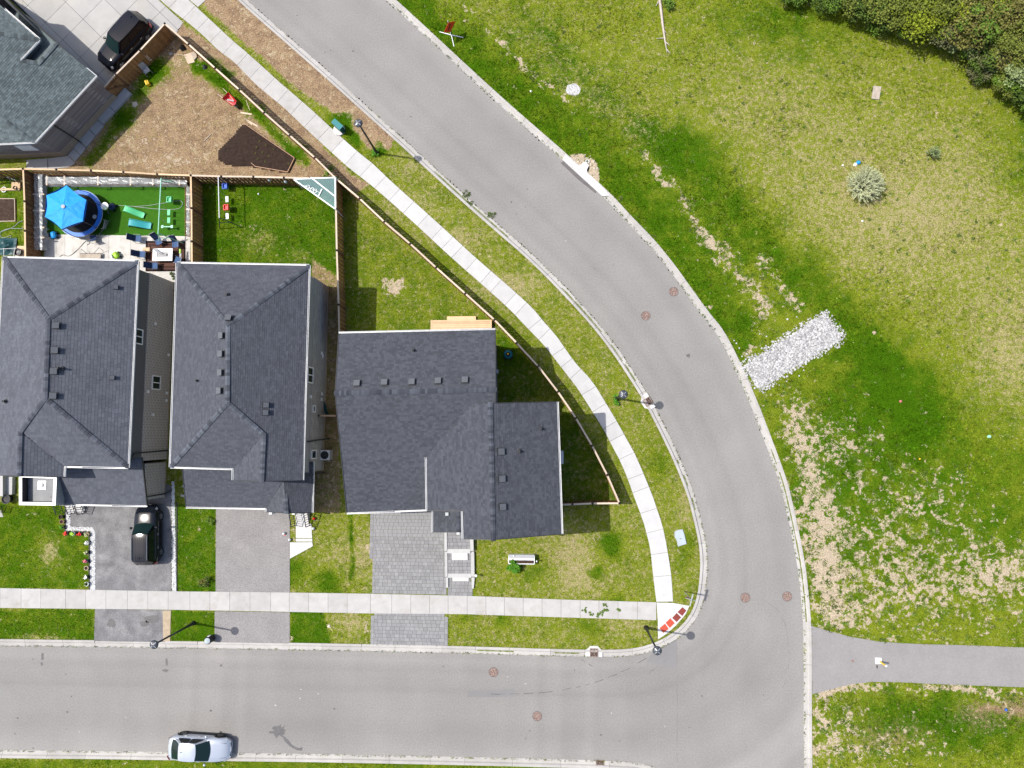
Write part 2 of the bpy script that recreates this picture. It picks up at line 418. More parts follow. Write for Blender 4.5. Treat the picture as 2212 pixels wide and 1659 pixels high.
def kerb_line(line, side, nm, label, step=3.0, drop=()):
    root = setting(nm, label)
    prof = [(-.03, -.1), (-.03, .004), (.25, .026), (.32, .115), (.50, .12), (.50, -.1)]
    rs = resample(line, .5); n = len(rs); per = max(1, round(step/.5)); i = 0
    nor = []
    for k in range(n):
        t = (rs[min(k+1, n-1)]-rs[max(k-1, 0)]).normalized(); nor.append(Vector((-t.y, t.x))*side)
    while i < n-1:
        j = min(n-1, i+per+random.choice((-1, 0, 0, 1))); 
        if n-1-j < 3: j = n-1
        mid = rs[(i+j)//2]
        low = any((mid-Vector(g2(*d[:2]))).length < d[2]/28.7 for d in drop)
        V = []; F = []; m = len(prof)
        for q, k in enumerate(range(i, j+1)):
            p = rs[k]
            if k == i: p = p+(rs[k+1]-p).normalized()*.008
            if k == j: p = p-(p-rs[k-1]).normalized()*.008
            for d, z in prof: V.append((p.x+nor[k].x*d, p.y+nor[k].y*d, min(z, .085) if low else z))
        for q in range(j-i):
            for a in range(m): F.append((q*m+a, q*m+(a+1) % m, (q+1)*m+(a+1) % m, (q+1)*m+a))
        F.append(tuple(range(m))); F.append(tuple(range((j-i)*m, (j-i)*m+m))[::-1])
        b = MB(); b.v = V; b.f = F if side > 0 else [f[::-1] for f in F]
        b.build('kerb_stone', 'kerb', root); i = j
    HARD.append([tuple(p+nv*.0) for p, nv in zip(rs, nor)]+[tuple(p+nv*.49) for p, nv in zip(rs, nor)][::-1])
    return root
kerb_line(kin, 1, 'kerb', 'pale concrete kerb along the houses side of the road',
          drop=[(285,1390,90),(545,1394,85),(885,1402,85),(1460,1360,45)])
kerb_line(kout, 1, 'kerb', 'pale concrete kerb along the grass field side of the road')
kerb_line(ks, 1, 'kerb', 'pale concrete kerb along the lower edge of the road')
def moss(line, spans_, d0=.14, d1=.27, side=1, z=.034, p=.6):
    rs = resample(line, .3); pts = [Vector(g2(*s)) for s in spans_]; b = MB(); n = len(rs)
    i0, i1 = [min(range(n), key=lambda i: (rs[i]-q).length) for q in pts]
    if i0 > i1: i0, i1 = i1, i0
    on = False
    for i in range(i0, i1):
        if random.random() < .22: on = random.random() < p
        if not on: continue
        t = (rs[i+1]-rs[i]).normalized(); nn = Vector((-t.y, t.x))*side; w0, w1 = random.uniform(.3, 1), random.uniform(.3, 1); m = (d0+d1)/2; h = (d1-d0)/2
        b.poly([(*(rs[i]+nn*(m-h*w0)), z), (*(rs[i+1]+nn*(m-h*w1)), z), (*(rs[i+1]+nn*(m+h*w1)), z), (*(rs[i]+nn*(m+h*w0)), z)])
    if b.v: tag(b.build('moss', 'moss'), 'green moss and silt lying along the kerb gutter', 'moss', kind='stuff')
moss(kin, [(940,365),(1400,855)]); moss(kin, [(1420,893),(1527,1230)], p=.35); moss(kout, [(1660,975),(1737,1345)], p=.7); moss(kin, [(1000,1410),(1250,1417)], p=.3)
# ---- straight pavement
TOP = np.array([(-400,1262),(0,1269.4),(375,1276.4),(553,1278),(801,1281.5),(1021,1286.5),(1212,1294),(1417,1300)], float)
BOT = np.array([(-400,1305),(0,1312.5),(365,1316.4),(518,1319),(801,1324.5),(1002,1326),(1212,1332.8),(1420,1339)], float)
JX = list(range(-305, 0, 44))+[3,48,90,144,187,230.5,277,321,365,412,455,497.5,541.5,586,626,667.6,709.6,751,801,847,888,928.4,968.4,1009.5,1050,1089.8,1130.3,1171,1211.8,1253,1293.6,1334.8,1376.8,1417.3]
sw = setting('sidewalk', 'pale concrete sidewalk of square slabs along the straight street')
def slab_quad(p4, nm, mat, root, z0, z1, gap=.009, rnd=.004):
    q = inset([tuple(p) for p in p4], gap)
    return MB().prism(q, z0, z1+random.uniform(-rnd, rnd)).build(nm, mat, root)
for a, b in zip(JX, JX[1:]):
    ya, yb = np.interp([a, b], TOP[:, 0], TOP[:, 1]); za, zb = np.interp([a, b], BOT[:, 0], BOT[:, 1])
    slab_quad([g2(a, za), g2(b, zb), g2(b, yb), g2(a, ya)], 'slab', 'concrete', sw, -.02, .115)
HARD.append(G([tuple(p) for p in TOP])+G([tuple(p) for p in BOT])[::-1])
# ---- curved pavement
SL = [(230,-110),(345,0),(380,30),(410,52.5),(442.5,80),(472.5,111),(507.5,135),(541.4,172.8),(576.9,204),(613.3,233),(643.5,262.4),(681,297.8),(719.6,333),
      (758,367.6),(793.5,393.6),(843.7,436.7),(911.5,497.7),(972.4,555),(1040,614),(1100.6,668),(1149,719.8),(1175.6,746),(1206.8,787),(1228.7,815),(1249,841.6),
      (1275.6,883.8),(1303.7,927.6),(1325.6,971),(1339.6,996),(1355,1033),(1368.6,1071.5),(1377,1094),(1388.6,1124),(1397,1156),(1403.6,1181),(1407,1211),
      (1409.8,1239),(1413.6,1271),(1417.3,1299.4)]
SR = [(290,-110),(407.5,0),(435,25),(467.5,55),(497.5,83.8),(528.8,110),(565,142),(604,178),(637,206),(669.6,234),(707,268.6),(746.6,305),(785,338.4),
      (806.4,354),(843.7,391),(933.5,470.6),(996,528),(1033,561.7),(1095,615),(1153.7,668),(1174,694.8),(1202,724.5),(1228.7,765),(1252,794.8),(1278.7,821),
      (1302,859.5),(1331.8,908.8),(1356.8,954),(1372.5,982),(1393,1030),(1409.8,1071.4),(1416,1091),(1426,1119),(1434.8,1151),(1439.8,1179),(1444.8,1209),
      (1448.6,1231),(1451.6,1266.4),(1453.6,1300)]
csw = setting('sidewalk', 'pale concrete sidewalk curving between the long fence and the road')
LL = resample(smooth_line(G(SL), 1), .25); RR = resample(smooth_line(G(SR), 1), .04)
def frac(line, t):
    k = t*(len(line)-1); i = min(int(k), len(line)-2); return line[i].lerp(line[i+1], k-i)
tot = len(LL)*.25; t = 0.0; cuts = [0.0]
while t < tot:
    t += (1.52 if t < tot*.52 else random.choice((1.05, 1.5, 1.6, 1.1))); cuts.append(min(t, tot))
if cuts[-1]-cuts[-2] < .6: cuts.pop(-2)
for a, b in zip(cuts, cuts[1:]):
    a /= tot; b /= tot; mid = (a+b)/2
    ps = [frac(LL, a), frac(LL, mid), frac(LL, b)]; ps = ps+[min(RR, key=lambda q, p_=p_: (q-p_).length) for p_ in ps[::-1]]
    if (ps[3]-ps[5]).length < .2: continue
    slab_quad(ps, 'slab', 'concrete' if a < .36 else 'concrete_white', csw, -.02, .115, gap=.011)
HARD.append([tuple(p) for p in LL]+[tuple(p) for p in RR][::-1])
# ---- corner landing with tactile plates
pad = G([(1417.6,1300.6),(1453,1301.5),(1489,1308),(1480,1327),(1460,1350),(1440,1368),(1421,1380),(1420.4,1339)]); HARD.append(pad)
cp = setting('corner_landing', 'white concrete corner landing at the crossing')
MB().prism(inset(pad, .006), -.02, .112).build('landing_slab', 'concrete_new', cp)
q4 = lambda x, y: (1002.3+x/4, 1071.4+y/4)
for quad, m, lbt in (([(1885,955),(1920,985),(1885,1035),(1840,1000)], 'tactile_red', 'dark red tactile plate beside the street sign end of the landing'), ([(1835,1005),(1875,1045),(1835,1088),(1795,1050)], 'tactile_red', 'dark red tactile plate touching the orange red ones'),
                ([(1780,1050),(1820,1095),(1775,1138),(1738,1092)], 'tactile_orange', 'orange red tactile plate touching the dark red ones'), ([(1735,1097),(1768,1145),(1720,1180),(1685,1138)], 'tactile_orange', 'orange red tactile plate beside the corner street lamp')):
    pl = G([q4(*p) for p in quad]); c = Vector((sum(p[0] for p in pl)/4, sum(p[1] for p in pl)/4))
    mbp = MB().prism(inset(pl, .012), .10, .124)
    e1 = Vector(pl[1])-Vector(pl[0]); e2 = Vector(pl[3])-Vector(pl[0])
    for i in range(6):
        for j in range(6):
            p = Vector(pl[0])+e1*((i+.5)/6)+e2*((j+.5)/6); mbp.box((p.x, p.y, .127), (.035, .035, .008))
    o = mbp.solo('tactile_plate', m, lbt, 'tactile plate', 'tactile plates at the corner')
# ---- driveways
def sheet(name, poly, z, mat, parent=None, label=None, hard=True, th=.12):
    if hard: HARD.append(poly)
    b = MB().prism(poly, z-th, z)
    o = b.build(name, mat, parent)
    if parent is None: tag(o, label, kind='structure')
    return o
sheet('driveway', G([(150,1060),(150,1137),(200,1138),(208,1146),(208,1275.5),(371.5,1277.5),(371.5,1050),(330,1030)]), .10, 'asphalt_dark', None, 'dark patchy asphalt driveway under the black sport utility car')
sheet('driveway', G([(207,1314.5),(371,1317.5),(369,1386.5),(205,1384)]), .10, 'asphalt_dark', None, 'stained dark asphalt driveway apron between sidewalk and road')
sheet('sand_edge', G([(353,1318.5),(370.5,1318.5),(369,1386),(354,1385)]), .106, 'sand', None, 'strip of pale sand beside the stained driveway apron', th=.03)
sheet('driveway', G([(468,1080),(627,1080),(627,1279.3),(467,1277.3)]), .10, 'asphalt_drive', None, 'plain pale asphalt driveway of the middle house')
sheet('driveway', G([(465,1319.5),(627,1322),(627,1389.3),(465,1386.3)]), .10, 'asphalt_drive', None, 'plain pale asphalt driveway apron of the middle house')
PATH_T = [(1751.3,1350.9),(1777,1358.7),(1833,1374),(1895.7,1385),(1973.8,1390),(2083,1393),(2212,1397.7),(2700,1415)]
PATH_B = [(1753.5,1498.7),(1786,1490),(1833,1478),(1880,1472),(1942.6,1472.7),(2052,1478),(2212,1483.7),(2700,1502)]
sheet('path', G(PATH_T)+G(PATH_B)[::-1], .10, 'asphalt_path', None, 'pale asphalt footpath leading off into the field')
# ---- concrete driveway of the angled house
dpoly = G([(60,-90),(240,-90),(343,1),(397,50),(378,80),(250,214),(215,185),(110,80),(0,-20)]); HARD.append(dpoly)
cd = setting('driveway', 'pale concrete driveway of large slabs beside the angled house')
MB().prism(dpoly, -.02, .092).build('joint_bed', 'roof_deck', cd)
o0 = Vector(g2(258, 118)); e1 = (Vector(g2(180, 25))-o0).normalized(); e1 = (Vector(g2(98.8, 3.5))-Vector(g2(180, 84))).normalized()
e1 = (Vector(g2(345, 0))-Vector(g2(397, 50))).normalized(); e2 = Vector((-e1.y, e1.x))
for i in range(-5, 8):
    for j in range(-6, 7):
        p = o0+e1*(i*2.15)+e2*(j*2.35)
        cell = [tuple(p), tuple(p+e1*2.15), tuple(p+e1*2.15+e2*2.35), tuple(p+e2*2.35)]
        c = clip_convex(cell, dpoly)
        if len(c) >= 3:
            ar = abs(sum(c[k][0]*c[(k+1) % len(c)][1]-c[(k+1) % len(c)][0]*c[k][1] for k in range(len(c))))/2
            if ar > .25:
                MB().prism([(x, y) for x, y in clip_convex(c, inset(cell, .012))], -.02, .10).build('slab', 'concrete_drive', cd)
sheet('driveway_apron', G([(300,-110),(500,-110),(447,0),(429,16.5),(408,-1)]), .10, 'concrete', None, 'white concrete apron between sidewalk and road at the far driveway')
# ---- concrete walk of the middle house
q9 = lambda x, y: (518.4+x/4, 1071.4+y/4)
cw = setting('front_walk', 'white concrete front walk beside the plain driveway')
for pl in ([(486,238),(622,238),(628,362),(487,362)], [(487,366),(629,366),(630,392),(487,392)], [(436,398),(630,396),(634,432),(436,540)]):
    pp = G([q9(*p) for p in pl]); HARD.append(pp); MB().prism(inset(pp, .006), 0, .118).build('slab', 'concrete_new', cw)
# ---- paver driveway of the corner house
def pavers(name, label, poly, z, rh=.262, mat='paver', limit=300, border=True, root=None):
    HARD.append(poly)
    root = root or setting(name, label)
    MB().prism(poly, -.02, z-.035).build('joint_bed', 'roof_deck', root)
    a, b = Vector(poly[0]), Vector(poly[1]); ex = (b-a).normalized(); ey = Vector((-ex.y, ex.x))
    pts = [((Vector(p)-a).dot(ex), (Vector(p)-a).dot(ey)) for p in poly]
    x0, x1 = min(p[0] for p in pts), max(p[0] for p in pts); y0, y1 = min(p[1] for p in pts), max(p[1] for p in pts)
    pieces = []
    if border:
        for k in range(int((y1-y0)/.42)):
            for xx in (x0, x1-.25):
                pieces.append((xx, xx+.25, y0+k*.42, y0+(k+1)*.42))
        x0 += .25; x1 -= .25
    y = y0; r = 0
    while y < y1-.02:
        h = min(rh, y1-y); x = x0; first = True
        while x < x1-.02:
            w = random.choice((.26, .32, .32, .38)); 
            if first: w *= random.uniform(.45, 1); first = False
            if x1-(x+w) < .1: w = x1-x
            pieces.append((x, x+w, y, y+h)); x += w
        y += rh
    ang = math.atan2(ex.y, ex.x); cnt = 0; rest = MB()
    for xa, xb, ya, yb in pieces:
        c = a+ex*((xa+xb)/2)+ey*((ya+yb)/2)
        if not inpoly(np.array([c.x]), np.array([c.y]), poly)[0]: continue
        zz = z+random.uniform(-.004, .004); d = (xb-xa-.014, yb-ya-.014, .06)
        if cnt < limit: piece('paver', mat, root, (c.x, c.y, zz-.03), d, ang)
        else: rest.box((c.x, c.y, zz-.03), d, ang)
        cnt += 1
    if rest.v: tag(rest.build('pavers', 'paver', root), kind='stuff')
    return root
pavers('driveway', 'grey paver driveway of the corner house', G([(803,1281),(965,1284),(963.5,1085),(801,1085)]), .10)
pavers('driveway', 'grey paver driveway apron between sidewalk and road', G([(804,1391),(967.5,1394.5),(967,1325.5),(802,1325)]), .10)
fw = setting('front_walk', 'stepped grey paver front walk edged with white stone')
for pl, z in (([(968,1286),(1021,1287),(1018,1246.5),(968,1246.5)], .10), ([(968,1238),(1018,1238),(1018,1192),(967,1192)], .25), ([(967,1185),(1017,1185),(1015,1090),(965,1090)], .40)):
    pavers('', '', G(pl), z, border=False, root=fw)
for pl, z in (([(961,1090),(967,1090),(967.5,1188),(962,1188)], .46), ([(962,1190),(967.6,1190),(968,1244),(963,1244)], .31), ([(964,1246),(969,1246),(969,1268),(964.5,1268)], .22),
              ([(1016.5,1150),(1023.5,1150),(1024.5,1188),(1017.5,1188)], .46), ([(1018,1190),(1025,1190),(1026,1244),(1018.5,1244)], .31), ([(1019,1246),(1026,1246),(1024,1270),(1020,1270)], .22),
              ([(967.6,1184),(1017,1184),(1017.4,1193),(967.6,1193)], .415), ([(968,1237.6),(1018,1237.6),(1018.4,1246.4),(968,1246.4)], .265)):
    pp = G(pl); HARD.append(pp); MB().prism(pp, -.02, z).build('edge_stone', 'paver_light', fw)
for pl, z in (([(977,1193.2),(1011,1193.2),(1011.5,1208),(977.6,1208)], .33), ([(978,1246.8),(1013,1246.8),(1013,1254.5),(978.6,1254.5)], .18)):
    MB().prism(G(pl), -.02, z).build('step', 'concrete_new', fw)
# ---- road marks with a shape of their own
def flat(name, poly, z, mat, parent):
    return MB().poly([(x, y, z) for x, y in poly]).build(name, mat, parent)
flat('patch', G([(1211,352),(1219,347),(1290,412),(1287,418),(1250,389)]), .004, 'asphalt_patch', road)
def blob(u, v, ru, rv, n=22, j=.35, rot=0):
    P = []
    for i in range(n):
        a = 2*math.pi*i/n; r = 1+random.uniform(-j, j); x = ru*r*math.cos(a); y = rv*r*math.sin(a)
        P.append((u+x*math.cos(rot)-y*math.sin(rot), v+x*math.sin(rot)+y*math.cos(rot)))
    return P
flat('stain', G(blob(604, 1580, 17, 13, 26, .4)), .0042, 'stain', road)
flat('stain', G([(610,1588),(622,1597),(632,1610),(645,1616),(654,1614),(652,1622),(640,1620),(626,1612),(614,1600)]), .006, 'stain', road)
for u, v, a, b in ((92,1419,3,8),(90,1434,2.5,5),(360,1430,2.5,9),(357,1448,6,3),(146,1646,2,2),(72,1616,2,1.5),(1487,768,4,4),(478,1437,3,3)):
    flat('stain', G(blob(u, v, a, b, 12, .35)), .0042, 'stain', road)
for u, v, a, b in ((330,1337,15,9),(314,1346,9,6),(242,1346,9,9)):
    flat('stain', G(blob(u, v, a, b, 16, .3)), .1045, 'stain', None).__setitem__('kind', 'structure')
def seam(line, w, gapp=.25):
    rs = resample(smooth_line(G(line), 2), .35); b = MB()
    for p, q in zip(rs, rs[1:]):
        if random.random() < gapp: continue
        t = (q-p).normalized(); nn = Vector((-t.y, t.x)); o1 = random.uniform(-.02, .02); ww = w*random.uniform(.4, 1.2)
        b.poly([(*(p+nn*(o1-ww)), .0045), (*(q+nn*(o1-ww)), .0045), (*(q+nn*(o1+ww)), .0045), (*(p+nn*(o1+ww)), .0045)])
    b.build('crack', 'seam', road)
seam([(1050,1500),(1180,1497),(1260,1482),(1340,1455),(1400,1420),(1450,1380),(1480,1345)], .022, .45)
M('asphalt_seal', (.194, .187, .183), .93, .2, .06, .6, .003, 50, fine=.1)
for pl in ([(1395,1430),(1448,1352),(1462,1372),(1462,1445)], [(1010,1492),(1110,1488),(1112,1506),(1010,1506)]):
    flat('patch', G(pl), .0032, 'asphalt_seal', road)
seam([(1255,1424),(1280,1440)], .02, .1)
seam([(1463,1330),(1463,1659)], .008, .3); seam([(1640,1290),(1700,1330),(1708,1480),(1640,1520)], .007, .4)
for _ in range(46):
    _u = random.uniform(20, 1700); _v = random.uniform(1420, 1610)
    if random.random() < .35: _t = random.random(); _u, _v = 600+700*_t+random.uniform(-40, 60), 20+560*_t+random.uniform(-20, 10)
    flat('spot', G(blob(_u, _v, random.uniform(.8, 2.6), random.uniform(.8, 2.2), 8, .35)), .0052, random.choice(('stain', 'seam', 'concrete')), road)
seam([(1300,1510),(1380,1470),(1440,1425)], .01, .6)
# ================================================================== ground sheet with its grass cover
def vnoise(x, y, s, seed=0):
    x = x*s; y = y*s; xi = np.floor(x).astype(np.int64); yi = np.floor(y).astype(np.int64); fx = x-xi; fy = y-yi
    fx = fx*fx*(3-2*fx); fy = fy*fy*(3-2*fy)
    def h(a, b):
        n = (a*374761393+b*668265263+seed*982451653) & 0x7fffffff; n = ((n ^ (n >> 13))*1274126177) & 0x7fffffff
        return (n ^ (n >> 16)) % 100003/100003.0
    return (h(xi, yi)*(1-fx)+h(xi+1, yi)*fx)*(1-fy)+(h(xi, yi+1)*(1-fx)+h(xi+1, yi+1)*fx)*fy
def fbm(x, y, s, seed=0): return (vnoise(x, y, s, seed)*.55+vnoise(x, y, s*2.1, seed+1)*.3+vnoise(x, y, s*4.3, seed+2)*.15)
def cap(u, v, line, w):
    d2 = np.full(u.shape, 1e12)
    for (x0, y0), (x1, y1) in zip(line, line[1:]):
        dx, dy = x1-x0, y1-y0; t = np.clip(((u-x0)*dx+(v-y0)*dy)/(dx*dx+dy*dy+1e-9), 0, 1)
        d2 = np.minimum(d2, (u-x0-t*dx)**2+(v-y0-t*dy)**2)
    return np.exp(-d2/(w*w))
def ell(u, v, cu, cv, ru, rv, rot=0):
    c, s = math.cos(rot), math.sin(rot); x = (u-cu)*c+(v-cv)*s; y = -(u-cu)*s+(v-cv)*c
    return np.exp(-((x/ru)**2+(y/rv)**2))
YARD0 = [(330,60),(356,56),(500,185),(725,384),(730,395),(30,395),(120,340),(245,240),(270,200)]
BOUL = [(405,-20),(545,-20),(640,80),(760,190),(850,300),(838,326),(800,325),(745,262),(640,190),(530,95)]
BOUL2 = [(378,40),(520,140),(640,255),(760,380),(800,400),(770,420),(700,360),(500,180),(370,70)]
YARD2 = [(430,384),(728,384),(735,620),(640,600),(430,600)]
LAWN1 = [(-300,1085),(145,1085),(145,1150),(205,1150),(205,1272),(-300,1272)]
def cover(x, y):
    u, v = to_plan(x, y)
    j1 = (fbm(x, y, .5, 11)-.5); j2 = (fbm(x, y, .9, 5)-.5)
    uu = u+j1*60; vv = v+j2*60
    fld = inpoly(u, v, [(480,-330),(680,-140),(835,0),(1002.8,155.7),(1212.7,342),(1344.7,469),(1422.6,548.4),(1520.7,687),(1580,777.8),(1648.9,943.4),(1694,1077.5),
                        (1728.6,1262),(1737,1440),(1740,2600),(6000,2600),(6000,-3000),(480,-3000)])
    ls = np.full(u.shape, .36); st = np.full(u.shape, .40); ba = np.zeros(u.shape); di = np.zeros(u.shape)
    # the field across the road
    a = cap(uu, vv, [(870,10),(1000,120),(1150,250),(1330,400),(1480,560),(1590,720)], 75)
    b = cap(uu, vv, [(1470,330),(1600,480),(1760,630),(1890,770),(1980,900)], 62)
    c = np.minimum(1.15, ell(uu, vv, 2060, 1110, 290, 210)+ell(uu, vv, 1880, 900, 150, 130)*.8+ell(uu, vv, 1760, 1100, 120, 260)*.7+ell(uu, vv, 2150, 1560, 300, 90)*.6)
    lsf = .30+.50*a+.50*b+.42*c+.45*ell(uu, vv, 2230, 320, 90, 130)+.35*ell(uu, vv, 1690, 50, 160, 80)+.4*ell(uu, vv, 2000, 1560, 200, 60)
    lsf += .35*cap(uu, vv, [(1150,60),(1330,230),(1450,330)], 45)-.25*ell(uu, vv, 1980, 470, 300, 190)
    stf = (.32-.42*a-.42*b-.52*c)+.34*ell(uu, vv, 1960, 450, 320, 190)+.36*ell(uu, vv, 2180, 780, 110, 150)+.16*ell(uu, vv, 1640, 230, 200, 120)-.25*ell(uu, vv, 2230, 320, 90, 130)
    stf += .12*cap(uu, vv, [(1010,10),(1200,160),(1400,300),(1560,440)], 30)-.2*ell(uu, vv, 1690, 50, 160, 60)
    uj = u+j1*34; vj = v+j2*34
    baf = .50*cap(uj, vj, [(1010,20),(1120,140),(1240,225)], 10)+.62*cap(uj, vj, [(1385,330),(1470,430),(1540,530)], 11)+.58*cap(uj, vj, [(1535,525),(1600,600),(1660,665)], 26)+.5*cap(uj, vj, [(1640,560),(1730,660)], 16)
    baf += .26*cap(uu, vv, [(1720,900),(1752,1000),(1775,1150),(1800,1330)], 30)+.36*cap(uu, vv, [(1700,880),(1745,1000),(1765,1150),(1790,1330)], 62)+.38*ell(uu, vv, 1890, 1180, 130, 190)+.38*ell(uu, vv, 2040, 1290, 200, 100)+.3*ell(uu, vv, 2040, 1080, 120, 90)+.35*ell(uu, vv, 1830, 950, 70, 60)
    baf += .48*ell(uu, vv, 2170, 1230, 110, 70)+.5*ell(uu, vv, 1790, 1560, 60, 120)+.4*ell(uu, vv, 1930, 1620, 160, 60)+.6*cap(uj, vj, [(1780,1497),(1880,1478),(2212,1496)], 9)+.6*ell(uu, vv, 1545, 672, 14, 14)
    baf += .45*ell(uu, vv, 1640, 760, 40, 50)
    dif = .75*ell(uu, vv, 2160, 1530, 120, 40)+.55*ell(uu, vv, 1900, 1600, 160, 50)+.35*cap(uu, vv, [(1750,900),(1770,1100),(1790,1320)], 60)
    ls = np.where(fld, lsf, ls); st = np.where(fld, stf, st); ba = np.where(fld, baf, ba); di = np.where(fld, dif, di)
    # lots and boulevards
    def setp(poly, l=None, s=None, b=None, d=None):
        nonlocal ls, st, ba, di
        k = inpoly(u+j1*9, v+j2*9, poly)
        if l is not None: ls = np.where(k, l, ls)
        if s is not None: st = np.where(k, s, st)
        if b is not None: ba = np.where(k, b, ba)
        if d is not None: di = np.where(k, d, di)
    setp(BOUL, .4, .85, 0, .98); setp(BOUL2, .4, .85, 0, .95); setp(YARD2, .80, .10); setp(LAWN1, .72, .12)
    setp([(-300,1316),(207,1316),(207,1384),(-300,1384)], .75, .12); setp([(375,1090),(468,1090),(468,1278),(375,1278)], .8, .16); setp([(370,1318),(466,1318),(466,1387),(370,1387)], .85, .1)
    setp([(-400,1640),(700,1640),(1400,1660),(1400,2000),(-400,2000)], .55, .15); setp([(735,420),(1075,700),(1075,720),(735,720)], .5, .30)
    setp([(627,1321),(700,1321),(715,1388),(627,1388)], .85, .1); setp([(1075,715),(1210,850),(1338,1087),(1215,1087),(1200,860),(1075,860)], .65, .35, None, .25)
    setp([(675,560),(735,600),(735,1110),(675,1110)], .5, .5, .1, .7); setp([(-300,380),(52,380),(52,560),(-300,560)], .65, .2)
    setp(YARD0, .35, .72, 0, .88)
    for cu, cv, ru, rv, s_ in ((640,1240,30,26,.7),(708,1250,22,22,.7),(1330,1180,26,24,.7),(1288,1234,15,15,.8),(1330,1290,20,10,.5),(1270,1350,26,14,.5),(1010,1335,14,12,.6),(1080,1350,14,16,.5),(960,1250,26,18,.2),(1150,1235,50,30,.25),(1420,1000,22,40,.35),(1480,1180,12,40,.35),(955,560,40,30,.2),(1100,760,30,40,.3),(330,150,36,26,.7),(440,140,34,16,.9),(475,170,24,14,.9),(560,250,26,12,.6),(640,320,22,12,.6),(270,255,26,20,.5),(700,372,14,16,.5),(735,270,20,22,.9),(765,300,16,20,.9),(815,330,14,12,.9)):
        e = ell(u+j1*46, v+j2*46, cu, cv, ru, rv); ls = ls+e*s_*.7; st = st-e*s_*.8; di = di-e*s_*1.2
    for cu, cv, ru, rv, s_ in ((1230,1190,60,50,.3),(1260,1250,60,30,.28),(780,1200,60,40,.25),(760,1340,40,26,.25),(1350,1345,50,20,.2),(880,450,40,30,.2),(990,520,50,22,.3),(1100,620,60,26,.35),(560,520,40,30,.35),(640,560,50,20,.2),(110,1190,22,36,.5),(90,1380,60,9,.4),(900,360,40,20,.2),(1480,1100,16,60,.2)):
        e = ell(u+j1*16, v+j2*16, cu, cv, ru, rv); st = st+e*s_*1.1; ls = ls-e*s_*.6
    ba = ba+.95*ell(uj, vj, 847, 622, 26, 20)+.55*ell(uj, vj, 930, 648, 14, 6)+.5*ell(uj, vj, 712, 1352, 8, 8)+.55*cap(uj, vj, [(799,1110),(801,1278)], 2.5)+.55*cap(uj, vj, [(798,1340),(800,1388)], 4)+.5*ell(uj, vj, 630, 1380, 7, 12)
    ba = ba+.7*ell(uj, vj, 632, 1150, 6, 26)+.5*ell(uj, vj, 300, 352, 60, 10)+.45*ell(uj, vj, 380, 345, 50, 14)+.25*ell(uj, vj, 300, 300, 60, 40)
    gs = cap(u+j1*14, v+j2*14, [(425,140),(462,175),(554,241),(585,273),(622,316),(660,352)], 10)+.8*cap(u+j1*14, v+j2*14, [(335,150),(300,205)], 18)+.75*cap(u+j1*14, v+j2*14, [(285,238),(215,330),(190,350)], 13)
    ls = ls+gs*.4; st = st-gs*.6; di = di-gs*1.1
    dl = cap(u+j1*8, v, [(757,1112),(763,1180),(760,1250)], 4); ls = ls+dl*.7; st = st-dl*.5
    pit = inpoly(u+j1*8, v+j2*8, [(1215,338),(1262,335),(1285,350),(1293,380),(1300,410),(1290,412)])
    ba = np.where(pit, 1.0, ba)
    return ls, st, ba, di, u, v, fld
def axis(lo, hi, st, far):
    a = np.arange(lo, hi, st); e = []; s = st; p = hi
    while p < far: p += s; s *= 1.6; e.append(p)
    f = []; s = st; p = lo
    while p > -far: p -= s; s *= 1.6; f.append(p)
    return np.array(f[::-1]+list(a)+e)
ax = axis(-48, 44, .2, 420); ay = axis(-32, 42, .2, 420)
XX, YY = np.meshgrid(ax, ay); nx, ny = len(ax), len(ay)
ROADX = inset(ROAD, -.32)
_near = (np.abs(XX) < 120) & (np.abs(YY) < 120)
below = inpoly(XX, YY, ROADX) & _near
ls, st, ba, di, UU, VV, FLD = cover(np.clip(XX, -60, 60), np.clip(YY, -50, 55))
ZZ = GZ+(fbm(XX, YY, .35, 3)-.5)*.05*np.where(FLD, 1.6, .6)-ba*.01
for hp in HARD[1:]:
    pass
hardm = np.zeros(XX.shape, bool)
for hp in HARD[1:]: hardm |= inpoly(XX, YY, inset(hp, -.12)) & _near
ZZ = np.where(hardm, np.minimum(ZZ, GZ-.01), ZZ)
ZZ = np.where(below, -.15, ZZ)
me = bpy.data.meshes.new('ground')
V = np.stack([XX, YY, ZZ], -1).reshape(-1, 3)
idx = np.arange(nx*ny).reshape(ny, nx)
Fq = np.stack([idx[:-1, :-1], idx[:-1, 1:], idx[1:, 1:], idx[1:, :-1]], -1).reshape(-1, 4)
me.vertices.add(len(V)); me.vertices.foreach_set('co', V.astype(np.float32).ravel())
me.loops.add(Fq.size); me.loops.foreach_set('vertex_index', Fq.astype(np.int32).ravel())
me.polygons.add(len(Fq)); me.polygons.foreach_set('loop_start', (np.arange(len(Fq))*4).astype(np.int32))
me.polygons.foreach_set('use_smooth', np.ones(len(Fq), bool))
me.update(calc_edges=True)
for nm, arr in (('lush', ls), ('straw', st), ('bare', ba), ('dirt', di)):
    at_ = me.attributes.new(nm, 'FLOAT', 'POINT'); at_.data.foreach_set('value', np.clip(arr, -.5, 1.6).astype(np.float32).ravel())
gm = bpy.data.materials.new('ground_cover'); gm.use_nodes = True; nt = gm.node_tree; N = nt.nodes; L = nt.links
pb = N['Principled BSDF']; pb.inputs['Roughness'].default_value = .95; pb.inputs['Specular IOR Level'].default_value = .0
geo = N.new('ShaderNodeNewGeometry')
def _noise(s, d=3):
    n = N.new('ShaderNodeTexNoise'); n.inputs['Scale'].default_value = s; n.inputs['Detail'].default_value = d; n.inputs['Roughness'].default_value = .65
    L.new(geo.outputs['Position'], n.inputs['Vector']); return n.outputs[0]
